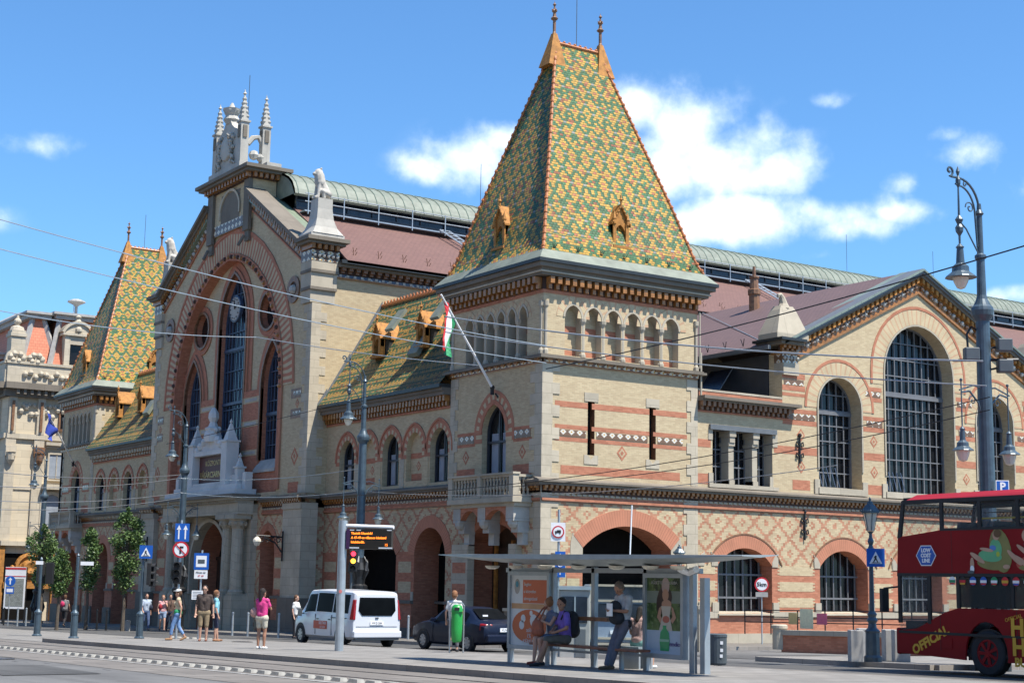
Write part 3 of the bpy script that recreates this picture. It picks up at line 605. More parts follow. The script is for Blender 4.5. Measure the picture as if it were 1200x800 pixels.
# ---------------- the projecting centre of the front
C0 = 29.8; Y0, Y1 = 19.03, 40.6
def wall_front():
    w = MB(); T = TF; XT = -1.1
    rk = lambda u: 19.0+.6*min(u-Y0, Y1-u)
    door = Arch(C0-2.45, C0+2.45, -2, 3.5, 5.45); na = [Arch(22.35, 24.1, -2, 3.9, 4.9), Arch(2*C0-24.1, 2*C0-22.35, -2, 3.9, 4.9)]
    w.fpoly(T, [(Y0, -2), (Y1, -2), (Y1, 6.67), (Y0, 6.67)], -1.2, 0, DI, [door.poly()]+[a.poly() for a in na], RBi)
    for a in na: a.ring(w, T, .4, 0, .03, RBi); w.fbox(T, a.u0-.1, a.u1+.1, -2, 5.2, -1.24, -1.2, DK)
    w.fbox(T, door.u0-.1, door.u1+.1, -2, 5.6, -1.24, -1.2, DK)
    for a, b in ((20.9, 22.35), (37.3, 38.8)):
        w.fbox(T, a, b, -2, 1.42, 0, .1, RBi); w.fbox(T, a, b, 1.42, 1.56, 0, .2, GR); plates(w, T, a, b, [(1.56, 4.0)], RBi, .01); plates(w, T, a+.2, b-.1, [(1.9, 2.45), (2.95, 3.5)], YBi, .02); w.fbox(T, a, b, -2, .35, .1, .2, GR)
    # big stone buttress piers at the corners
    for a, b in ((Y0-.25, 20.9), (38.8, Y1+.3)):
        w.fbox(T, a, b, -2, 1.5, -.6, .45, GR); w.fbox(T, a, b, 1.5, 5.9, -.6, .3, ST); w.fbox(T, a, b, 5.9, 6.2, -.6, .36, TR)
        corbels(w, Frame((-1.4, 0, 0), (0, 1, 0), (-1, 0, 0)), a, b, 6.2, 6.42, .2, .27); w.fbox(T, a-.15, b+.15, 6.42, 6.56, -.6, .65, GR)
    belt(w, T, 20.9, 24.0); belt(w, T, 35.6, 38.8)
    # wall above the belt, with the giant arch cut out
    G = Arch(C0-7.3, C0+7.3, 6.9, 12.4, 20.3)
    w.fpoly(T, [(Y0, 6.67), (Y1, 6.67), (Y1, 19.0), (C0+2.9, rk(C0+2.9)), (C0-2.9, rk(C0-2.9)), (Y0, 19.0)], -.6, 0, YBi, [G.poly()], RBi)
    G2 = Arch(C0-7.72, C0+7.72, 6.9, 12.4, 20.75); G2.ring(w, T, 1.25, 0, .03, VO); Arch(C0-8.85, C0+8.85, 6.9, 12.4, 21.95).ring(w, T, .2, 0, .06, RBi); G.ring(w, T, .42, 0, .1, RBi, 5.4)
    a_ = G.arc(.2, 26)                      # dog-tooth of the inner moulding
    for i in range(0, len(a_)): u, z = a_[i]; w.ball(T.P(u, z, .13), .13, CD if i % 2 else CO, 5)
    # recessed screen with the windows
    cw = Arch(C0-1.85, C0+1.85, 8.55, 16.6, 19.6); lw = [Arch(C0-6.7, C0-4.2, 8.7, 12.6, 15.1), Arch(C0+4.2, C0+6.7, 8.7, 12.6, 15.1)]
    def disc(u, z, r, n=24): return [(u+r*math.cos(2*math.pi*i/n), z+r*math.sin(2*math.pi*i/n)) for i in range(n)]
    rd = [disc(C0-4.6, 16.85, 1.0), disc(C0+4.6, 16.85, 1.0)]
    w._tess(T, [[(C0-7.35, 6.7), (C0+7.35, 6.7)]+G.arc(.1), cw.poly(), lw[0].poly(), lw[1].poly()]+rd, -.95, -.5, YBi, RBi)
    for a in [cw]+lw: a.ring(w, T, .75, -.5, -.44, RBi, a.zs-a.z0); a.ring(w, T, .35, -.5, -.36, RBi, a.zs-a.z0); a.ring(w, T, .14, -.5, -.3, TB, a.zs-a.z0)
    for u in (C0-4.6, C0+4.6):
        i_, o_ = disc(u, 16.85, 1.0), disc(u, 16.85, 1.45); w.strip(T, i_+[i_[0]], o_+[o_[0]], -.5, -.42, RBi); o2 = disc(u, 16.85, 1.15); w.strip(T, i_+[i_[0]], o2+[o2[0]], -.5, -.34, TB)
    # banded red piers
    for a, b in ((C0-7.3, C0-6.7), (C0-4.2, C0-1.85), (C0+1.85, C0+4.2), (C0+6.7, C0+7.3)):
        w.fbox(T, a+.03, b-.03, 6.7, 12.6, -.5, -.33, RBi)
        for z in (9.0, 10.6, 11.9): w.fbox(T, a+.03, b-.03, z, z+.32, -.5, -.315, YBi); w.fbox(T, a+.4 if b-a > 1 else a+.03, b-.4 if b-a > 1 else b-.03, z+.08, z+.24, -.5, -.3, WH)
    for a in lw: w.hexa([T.P(a.u0-.1, 8.0, -.5), T.P(a.u1+.1, 8.0, -.5), T.P(a.u1+.1, 8.0, -.1), T.P(a.u0-.1, 8.0, -.1)], [T.P(a.u0-.1, 8.7, -.5), T.P(a.u1+.1, 8.7, -.5), T.P(a.u1+.1, 8.15, -.1), T.P(a.u0-.1, 8.15, -.1)], WH); w.fbox(T, a.u0-.1, a.u1+.1, 6.7, 8.0, -.5, -.2, RBi)
    w.fbox(T, C0-1.9, C0+1.9, 6.7, 8.5, -.5, -.3, WH)
    # side fields: quoins, majolica strips, lozenges
    quoins(w, XT, Y0, 1, 1, 6.7, 16.4, .85, .5); quoins(w, XT, Y1, 1, -1, 6.7, 16.4, .85, .5)
    for a, b in ((Y0+.85, Y0+1.75), (Y1-1.75, Y1-.85)):
        for z in (10.55, 11.6): plates(w, T, a, b+.3 if a < 25 else b, [(z, z+.5)], TB, .012); w.fbox(T, a+.05, b, z+.14, z+.36, 0, .02, MJ2)
        lozenges(w, T, [((a+b)/2, 11.3)], .22); lozenges(w, T, [((a+b)/2+.1, 8.6)], .42); plates(w, T, a, b+.3, [(6.75, 7.3)], RBi)
    for s in (-1, 1):
        u = C0+s*8.6; i_, o_ = disc(u, 17.35, .42), disc(u, 17.35, .72); w.strip(T, i_+[i_[0]], o_+[o_[0]], 0, .09, TB); w.fbox(T, u-.44, u+.44, 16.9, 17.8, .0, .03, CD); w.ball(T.P(u, 17.35, .06), .26, WH, 8)
    # raking cornices
    for s in (-1, 1):
        pa = lambda u, z, d: T.P(C0+s*(C0-Y0-u), z, d)
        u0, u1 = .9, C0-Y0-2.85; z0 = 19.0+.6*.9
        def slab(o0, o1, d0, d1, m, ua=u0, ub=u1):
            za, zb = 19.0+.6*ua, 19.0+.6*ub; w.hexa([pa(ua, za+o0, d0), pa(ub, zb+o0, d0), pa(ub, zb+o1, d0), pa(ua, za+o1, d0)], [pa(ua, za+o0, d1), pa(ub, zb+o0, d1), pa(ub, zb+o1, d1), pa(ua, za+o1, d1)], m)
        slab(-1.05, -.95, 0, .1, RBi); slab(-.95, -.4, 0, .05, TB); slab(-.4, -.12, 0, .12, CD); slab(-.12, .05, -.6, .42, GR); slab(.05, .28, -.7, .6, GR)
        n = 24
        for i in range(n):
            ua = u0+(u1-u0)*(i+.2)/n; slab(-.38, -.14, .12, .34, CO, ua, ua+(u1-u0)*.5/n)
            uc = ua+.1; o = pa(uc, 19.0+.6*uc-.68, .08); w.ball(o, .14, WH if i % 2 else CO, 5, (.5, 1, 1)); w.ball(pa(uc+.13, 19.0+.6*(uc+.13)-.55, .08), .07, WH, 4)
        # level piece over the corner pier, stone corbelled pier side
        a, b = (Y0, Y0+1.05) if s < 0 else (Y1-1.05, Y1)
        w.box(-1.25, .15, a-.02, b, 16.4, 17.05, TR); w.box(-1.32, .2, a-.14*(s < 0), b+.14*(s > 0), 17.05, 17.2, GR); w.box(-1.28, .2, a-.1*(s < 0), b+.1*(s > 0), 17.2, 17.95, TR); w.box(-1.34, .25, a-.2*(s < 0), b+.2*(s > 0), 17.95, 18.1, GR); w.box(-1.3, .25, a-.14*(s < 0), b+.14*(s > 0), 18.1, 18.55, TR)
        w.box(-1.32, .28, a-.16*(s < 0), b+.16*(s > 0), 18.55, 19.1, MJ); ff = Frame((0, a-.16, 0), (1, 0, 0), (0, -1, 0)); 
        for k in range(6): w.ball((-1.15+.26*k, a-.18 if s < 0 else b+.18, 18.82), .11, WH, 5)
        w.box(-1.25, .25, a-.1*(s < 0), b+.1*(s > 0), 19.1, 19.4, CD)
        for k in range(5): w.box(-1.4+.35*k, -1.22+.35*k, a-.35*(s < 0), b+.35*(s > 0), 19.15, 19.4, CO)
        w.box(-1.6, .5, a-.42*(s < 0), b+.42*(s > 0), 19.4, 19.55, GR); w.box(-1.75, .65, a-.6*(s < 0), b+.6*(s > 0), 19.55, 19.75, GR)
    # central block
    w.box(XT-.12, .25, C0-2.9, C0+2.9, 22.3, 24.55, YBi)
    F2 = Frame((XT-.12, 0, 0), (0, 1, 0), (-1, 0, 0))
    A = Arch(C0-1.3, C0+1.3, 22.9, 23.4, 24.35); w.fbox(F2, C0-1.3, C0+1.3, 22.6, 24.3, 0, .02, GR) ; A.ring(w, F2, .16, 0, .1, ST, .5)
    for s in (-1, 1):
        a, b = sorted((C0+s*2.95, C0+s*2.2)); w.box(XT-.3, XT-.1, a, b, 21.6, 24.6, GR); w.box(XT-.2, XT-.05, a+.1, b-.1, 21.0, 21.6, GR)
        w.tube([F2.P(C0+s*2.55, 21.3, .2), F2.P(C0+s*2.45, 20.7, .5)], .09, GR, 6)
    w.fbox(F2, C0-2.2, C0+2.2, 22.0, 22.6, 0, .06, MJ)
    w.box(XT-.3, .4, C0-3.1, C0+3.1, 24.55, 24.85, CD)
    for k in range(15): a = C0-3.1+.42*k; w.box(XT-.55, XT-.3, a, a+.2, 24.58, 24.85, CO)
    for k in range(5): w.box(XT-.2+.34*k, XT-.02+.34*k, C0-3.32, C0-3.1, 24.58, 24.85, CO)
    w.box(XT-.7, .75, C0-3.5, C0+3.5, 24.85, 25.0, GR); w.box(XT-.85, .9, C0-3.7, C0+3.7, 25.0, 25.2, GR)
    # nave side wall behind the pier
    w.box(-.5, .2, Y0, Y0+.6, 6.0, 17.9, YBi); w.box(.2, 60, Y0, Y0+.6, 9.0, 17.9, YBi)
    w.box(-.5, .2, Y1-.6, Y1, 6.0, 17.9, YBi); w.box(.2, 60, Y1-.6, Y1, 9.0, 17.9, YBi); w.box(-.14, 60, Y0+.65, Y1-.65, 6, 17.5, DK); w.box(-.14, 3, C0-4, C0+4, 17.5, 21, DK)
    B(w, 'entrance_wall')
    # side eave of the nave
    e = MB(); NF = Frame((0, Y0, 0), (1, 0, 0), (0, -1, 0)); e.fbox(NF, .2, 60, 17.78, 17.86, 0, .1, CO); e.fbox(NF, .2, 60, 17.86, 18.02, 0, .04, MJB); corbels(e, NF, .3, 60, 18.05, 18.35, .3, .42, TB, CD)
    n = 140
    for i in range(30): e.fbox(NF, .35+i*.42, .5+i*.42, 17.87, 18.01, .04, .07, WH)
    e.fbox(NF, .2, 60, 18.35, 18.5, 0, .4, GR); e.fbox(NF, .2, 60, 18.5, 18.68, 0, .62, GU); B(e, 'nave_eave')
    # windows
    arch_window(T, cw, -.78, hall, 7, 9, .05, 'bluebars', 'glassb', (12.2, 15.3)); 
    for a in lw: arch_window(T, a, -.78, hall, 5, 7, .05, 'bluebars', 'glassb', (11.2,))
    for d in rd:
        g = MB(); g._tess(T, [d], -.86, -.8, 0, None); g.build('round_window', 'glass', hall)
    ck = MB(); ck.lathe(T.P(C0-.1, 17.55, -.45), [(.0, -.12), (.78, -.12), (.78, .06), (.7, .08), (.7, .02), (0, .02)], 0, 24, (-1, 0, 0)); cko = ck.build('clock', 'bluebars', hall)
    ck = MB(); ck.lathe(T.P(C0-.1, 17.55, -.42), [(0, 0), (.68, 0), (.68, .03), (0, .03)], 0, 24, (-1, 0, 0)); ck.build('clock_face', 'white', cko)
    h = MB(); c = T.P(C0-.1, 17.55, -.36); h.tube([c, c+Vector((0, .1, .5))], .03, 0, 4); h.tube([c, c+Vector((0, -.28, .2))], .04, 0, 4)
    for k in range(12): a = k*math.pi/6; h.ball(c+Vector((0, .56*math.sin(a), .56*math.cos(a))), .04, 0, 4)
    h.build('clock_hands', 'black', cko)
    # ------------- stone portal
    p = MB(); PF = Frame((-1.1, 0, 0), (0, 1, 0), (-1, 0, 0))
    p.fpoly(PF, [(C0-5.2, -2), (C0+5.2, -2), (C0+5.2, 6.3), (C0-5.2, 6.3)], .0, .35, ST, [door.poly()], ST)
    for k, t in enumerate((.0, .22, .45)): door.ring(p, PF, .2, .35, .55-.07*k, ST, 2) if k == 0 else Arch(door.u0-t, door.u1+t, 0, door.zs, door.zc+t).ring(p, PF, .16, .3, .48-.06*k, TR, 2)
    for s in (-1, 1):
        for du in (3.35, 4.6):
            u = C0+s*du; p.fbox(PF, u-.5, u+.5, -2, 1.5, .35, 1.25, ST); p.fbox(PF, u-.45, u+.45, 1.5, 1.6, .35, 1.2, TR)
            p.lathe(PF.P(u, 1.6, .82), [(.42, 0), (.42, .12), (.33, .22), (.31, 3.4), (.36, 3.45)], ST, 14); p.lathe(PF.P(u, 5.0, .82), [(.32, 0), (.5, .35), (.46, .4), (.55, .55)], TR, 10)
            for k in range(8): a = k*math.pi/4; p.ball(PF.P(u+.42*math.cos(a), 5.25, .82+.42*math.sin(a)), .13, TR, 5)
            p.fbox(PF, u-.6, u+.6, 5.5, 5.75, .3, 1.35, TR)
    p.fbox(PF, C0-5.3, C0+5.3, 5.75, 6.35, .3, 1.2, ST)
    for k in range(44): a = C0-5.3+.242*k; p.fbox(PF, a, a+.12, 6.36, 6.5, .3, 1.35, TR)
    p.fbox(PF, C0-5.4, C0+5.4, 6.5, 6.62, .0, 1.5, TR); p.fbox(PF, C0-5.5, C0+5.5, 6.62, 6.8, 0, 1.65, GR)
    B(p, 'entrance_portal')
    dr = MB()
    for s in (-1, 1): dr.fbox(T, C0+s*1.2-1.15, C0+s*1.2+1.15, -1.3, 3.4, -1.15, -1.05, 0); [dr.fbox(T, C0+s*1.2-.9+k*.62, C0+s*1.2-.45+k*.62, z, z+1.1, -1.05, -1.02, 0) for k in range(3) for z in (-.9, .4, 1.7)]
    dr.fbox(T, C0-2.4, C0+2.4, 3.4, 3.6, -1.15, -1.0, 0); dr.build('door', 'wood', hall)
    # ------------- white gothic attic over the portal with the name board
    g = MB(); GF = Frame((-1.35, 0, 0), (0, 1, 0), (-1, 0, 0)); 
    g.fbox(GF, C0-5.0, C0+5.0, 6.8, 7.1, -.2, 1.0, WS); g.fbox(GF, C0-4.4, C0+4.4, 7.1, 7.4, -.1, .7, WS)
    def pinn(u, z0, z1, zt, w_, d=.25, cro=True):
        g.fbox(GF, u-w_, u+w_, z0, z1, d-w_, d+w_, WS); g.fbox(GF, u-w_-.07, u+w_+.07, z1, z1+.1, d-w_-.07, d+w_+.07, WS); c = GF.P(u, z1+.1, d); g.lathe(c, [(w_*1.2, 0), (.05, zt-z1-.25), (.1, zt-z1-.2), (.0, zt-z1)], WS, 4)
    for s in (-1, 1):
        pinn(C0+s*2.35, 7.4, 9.75, 10.95, .36); pinn(C0+s*3.75, 7.4, 8.25, 9.0, .2); g.fbox(GF, min(C0+s*2.7, C0+s*3.6), max(C0+s*2.7, C0+s*3.6), 7.4, 7.95, .0, .3, WS)
        for k in range(3): g.ball(GF.P(C0+s*(1.9-.5*k), 9.5+.22*k, .35), .26, WS, 7); 
        g.fbox(GF, min(C0+s*4.5, C0+s*4.9), max(C0+s*4.5, C0+s*4.9), 7.1, 8.0, .0, .4, WS)
    g.fbox(GF, C0-2, C0+2, 9.15, 9.4, -.05, .55, WS); g.fbox(GF, C0-2, C0+2, 7.4, 7.6, -.05, .55, WS); g.fpoly(GF, [(C0-1.9, 9.4), (C0+1.9, 9.4), (C0+1.2, 9.75), (C0+.5, 10.05), (C0-.5, 10.05), (C0-1.2, 9.75)], .05, .4, WS)
    g.lathe(GF.P(C0, 9.9, .3), [(.5, 0), (.55, .3), (.42, .6), (.5, .75), (.3, .85), (.2, 1.1), (.32, 1.35), (.3, 1.6), (.12, 1.9), (0, 1.95)], WS, 8)
    for k in range(6): a = k; g.ball(GF.P(C0+.5*math.cos(a), 10.3+.08*k, .3+.3*math.sin(a)), .15, WS, 5)
    go = B(g, 'gothic_attic'); nb = MB(); nb.fbox(GF, C0-1.95, C0+1.95, 7.62, 9.13, .1, .2, 0); nbo = nb.build('name_board', m_plain('dark_red_board', (.10, .035, .03), .6), go)
    mt = lambda z: basis(GF.P(C0, z, .205), (0, -1, 0), (0, 0, 1))
    gold = m_plain('gold_letters', (.45, .30, .10), .4, .3)
    text_mesh('board_letters', 'KÖZPONTI', .42, gold, go, mt(8.72), .01); text_mesh('board_letters', 'VÁSÁRCSARNOK', .47, gold, go, mt(8.08), .01, bold=.006)
    # ------------- crowning group of pinnacles
    g = MB()
    def spire(x, y, z0, zb, zt, r):
        g.box(x-r, x+r, y-r, y+r, z0, zb, WH); g.box(x-r-.07, x+r+.07, y-r-.07, y+r+.07, zb-.1, zb, WH); n = 6
        g.lathe((x, y, zb), [(r*1.25, 0), (.05, zt-zb-.35), (.13, zt-zb-.3), (.05, zt-zb-.2), (0, zt-zb)], WH, 4)
        for i in range(1, n):
            q = r*1.15*(1-i/n)
            for a in range(4): an = a*math.pi/2+math.pi/4; g.ball((x+q*math.cos(an), y+q*math.sin(an), zb+(zt-zb-.35)*i/n), .1, WH, 5)
        for a, b in ((r+.02, 0), (-r-.02, 0), (0, r+.02), (0, -r-.02)): g.box(x+a-.04-(.08 if b else 0), x+a+.04+(.08 if b else 0), y+b-.04-(.08 if a else 0), y+b+.04+(.08 if a else 0), zb-1.0, zb-.3, GR)
    g.box(-1.75, -.2, C0-2.2, C0+2.2, 25.2, 25.6, WH); g.box(-.2, .7, C0-2.5, C0+2.3, 25.2, 25.75, WH); g.box(-1.6, -1.2, C0-1.5, C0+1.5, 25.6, 27.6, WH)
    g.fpoly(Frame((-1.6, 0, 0), (0, 1, 0), (-1, 0, 0)), [(C0-1.4, 27.6), (C0+1.4, 27.6), (C0+.6, 28.1), (C0+.3, 28.5), (C0-.3, 28.5), (C0-.6, 28.1)], -.4, 0, WH)
    g.lathe((-1.4, C0, 28.3), [(.3, 0), (.5, .25), (.35, .5), (.45, .65), (.55, .9), (.2, 1.0), (.05, 1.3)], WH, 8)
    for k in range(6): g.ball((-1.4+.4*math.cos(k), C0+.4*math.sin(k), 29.1), .13, WH, 5)
    # carved shield and supporters
    g.lathe((-1.62, C0, 26.8), [(.75, 0), (.7, .12), (.2, .2), (0, .2)], WH, 10, (-1, 0, 0))
    for s in (-1, 1):
        for k in range(9): g.ball((-1.72, C0+s*(.85+.18*math.sin(k*2)), 25.9+.2*k), .13, WH, 6); g.tube([(-1.68, C0+s*(1.3-.1*k), 25.7+.22*k), (-1.78, C0+s*(1.15-.1*k), 25.85+.22*k), (-1.68, C0+s*(1.0-.1*k), 25.75+.22*k)], .05, GR if k % 2 else WH, 4)
        spire(-1.4, C0+s*1.75, 25.6, 28.1, 30.0, .24); spire(-.05, C0+s*1.75, 25.7, 28.0, 29.9, .24)
        g.tube([(-.2, C0+s*1.75, 26.9), (-.45, C0+s*1.75, 27.3), (-.8, C0+s*1.75, 27.2), (-1.1, C0+s*1.75, 26.8)], .16, WH, 6); g.ball((-.7, C0+s*1.75, 26.2), .3, WH, 7); g.ball((-.3, C0+s*1.8, 26.1), .25, WH, 7)
    B(g, 'crowning_pinnacles')
    rod = MB(); rod.tube([(-.6, C0-.5, 25.5), (-.6, C0-.5, 31.3)], .02, 0, 4); rod.build('lightning_rod', 'dgrey', hall)
    # corner pedestals with seated lions
    for ya, s in ((Y0+.45, 1), (Y1-.45, -1)):
        p = MB(); x = -.55; p.box(x-.95, x+.95, ya-.85, ya+.85, 19.75, 19.95, 0)
        pr = [(.88, 19.95), (.62, 20.35), (.48, 20.8), (.42, 21.35), (.42, 21.9)]
        for (a, z), (b, z2) in zip(pr, pr[1:]): p.hexa([(x-a, ya-a, z), (x+a, ya-a, z), (x+a, ya+a, z), (x-a, ya+a, z)], [(x-b, ya-b, z2), (x+b, ya-b, z2), (x+b, ya+b, z2), (x-b, ya+b, z2)], 0)
        po = p.build('pedestal', 'white', hall)
        l = MB(); z = 21.9
        l.cap((x+.22, ya, z+.3), (x-.12, ya, z+.95), .3, .24); l.cap((x-.14, ya, z+.9), (x-.2, ya, z+1.25), .3, .27); l.ball((x-.24, ya, z+1.4), .24, 0, 10); l.cap((x-.4, ya, z+1.34), (x-.5, ya, z+1.32), .12, .1)
        for q in (-1, 1):
            l.cap((x-.22, ya+q*.14, z+.85), (x-.32, ya+q*.15, z+.08), .11, .09); l.cap((x-.32, ya+q*.15, z+.08), (x-.46, ya+q*.15, z+.07), .09, .07)
            l.cap((x+.25, ya+q*.2, z+.3), (x-.08, ya+q*.24, z+.4), .2, .14); l.cap((x-.08, ya+q*.24, z+.38), (x+.0, ya+q*.24, z+.08), .12, .09); l.ball((x-.18, ya+q*.16, z+1.62), .07, 0, 6)
        l.cap((x+.4, ya, z+.15), (x+.45, ya+.25, z+.5), .06, .05)
        l.build('lion_statue', 'statue', po, remesh=.035)
wall_front()

# ---------------- nave roof, monitor
def nave():
    XE = 96; r = MB()
    for s in (-1, 1):
        a, b = C0+s*(C0-Y0+.62), C0+s*4.7; r.hexa([(.5, a, 18.7), (XE, a, 18.7), (XE, b, 22.75), (.5, b, 22.75)], [(.5, a, 18.55), (XE, a, 18.55), (XE, b, 22.6), (.5, b, 22.6)])
    r.face([(XE, Y0, 12), (XE, Y1, 12), (XE, Y1, 18.6), (XE, C0, 23), (XE, Y0, 18.6)]); rf = r.build('nave_roof', 'pink', hall)
    # green copper coping behind the raking cornice
    c = MB()
    for s in (-1, 1):
        a, b = (C0-Y0-.9), 2.9; c.hexa([(-1.4, C0+s*a, 19.85), (.55, C0+s*a, 19.65), (.55, C0+s*b, 24.0-.35), (-1.4, C0+s*b, 24.0-.2)], [(-1.4, C0+s*a, 19.3), (.55, C0+s*a, 19.0), (.55, C0+s*b, 23.0), (-1.4, C0+s*b, 23.2)])
        c.build('coping', 'seam', hall); c = MB()
    m = MB()
    for s in (-1, 1):
        y = C0+s*4.75; m.box(.6, XE, min(y, y-s*.1), max(y, y-s*.1), 22.6, 23.6, 0)
    mo = m.build('monitor_glazing', 'glassb', hall); g = MB()
    for s in (-1, 1):
        y = C0+s*4.8
        for i in range(60): g.box(.6+1.6*i, .66+1.6*i, y-.04, y+.04, 22.7, 23.6)
        g.box(.6, XE, y-.06, y+.06, 22.68, 22.85); g.box(.6, XE, y-.05, y+.05, 23.15, 23.2)
    g.build('glazing_bars', 'wframe', mo)
    pr = [(5.3, 23.45), (5.2, 23.75), (4.9, 24.2), (4.45, 24.55), (3.8, 24.85), (2.9, 25.1), (1.6, 25.25), (0, 25.3)]
    full = [(-a, z) for a, z in pr]+[(a, z) for a, z in pr[::-1][1:]]
    q = MB()
    for (a, za), (b, zb) in zip(full, full[1:]): q.hexa([(.3, C0+a, za), (XE, C0+a, za), (XE, C0+b, zb), (.3, C0+b, zb)], [(.3, C0+a*.97, za-.1), (XE, C0+a*.97, za-.1), (XE, C0+b*.97, zb-.1), (.3, C0+b*.97, zb-.1)])
    q.face([(.3, C0+a, z) for a, z in full]); q.face([(XE, C0+a, z) for a, z in full]); mr = q.build('monitor_roof', 'copper', hall)
    s_ = MB(); x = .5
    while x < XE: s_.tube([(x, C0+a, z+.03) for a, z in full[:8]], .028, 0, 4); x += .62
    s_.build('standing_seams', m_plain('dull_green_seam', (.19, .24, .19), .5), mr)
    # catwalk and rails beside the monitor
    w = MB(); y = C0-5.6; w.box(.6, XE, y-.35, y+.25, 22.35, 22.42)
    for z in (22.9, 23.35): w.tube([(.6, y-.35, z), (XE, y-.35, z)], .03, 0, 4)
    x = .8
    while x < XE: w.box(x-.025, x+.025, y-.38, y-.33, 22.2, 23.4); x += 2.2
    w.build('roof_walkway', 'galv', hall)
    for x0 in (9.3, 33.0):
        l = MB(); a, b = Vector((x0, C0-5.9, 22.4)), Vector((x0+1.6, Y0-.1, 19.1))
        for d in (0, .6): l.tube([a+Vector((d, 0, .12)), b+Vector((d, 0, .12))], .06, 0, 4)
        for k in range(16): p = a+(b-a)*k/16; l.tube([p+Vector((0, 0, .12)), p+Vector((.6, 0, .12))], .03, 0, 4)
        l.build('roof_ladder', 'galv', rf)
    h0 = None
    for k in range(24):
        for dz, dy in ((0, 0), (.22, .5)):
            x = 1.3+k*1.5+(.25 if dz else 0)
            if h0 is None:
                h = MB()
                for a in (-.12, .12): h.tube([(0, .2, 19.05), (a, .1, 19.35)], .02, 0, 4)
                h0 = h.build('snow_hook', 'terrab', rf); h0.location = (x, Y0, 0)
            else: copy_tree(h0, (x, Y0+dy, dz*1.5), parent=rf)
    for x in (14.5, 46.6, 56.0):
        l = MB(); l.tube([(x, C0-2, 25.1), (x, C0-2, 28.2)], .02, 0, 4); l.build('lightning_rod', 'dgrey', mr)
    c = MB(); c.lathe((20.9, 10, 15.0), [(.3, 0), (.3, 3.0), (.36, 3.05), (.36, 3.3), (.26, 3.35), (.22, 3.9), (.28, 3.95), (.28, 4.05), (.1, 4.1), (.08, 4.6), (0, 4.6)], 0, 10); c.build('chimney_pipe', 'terrab', hall)
nave()

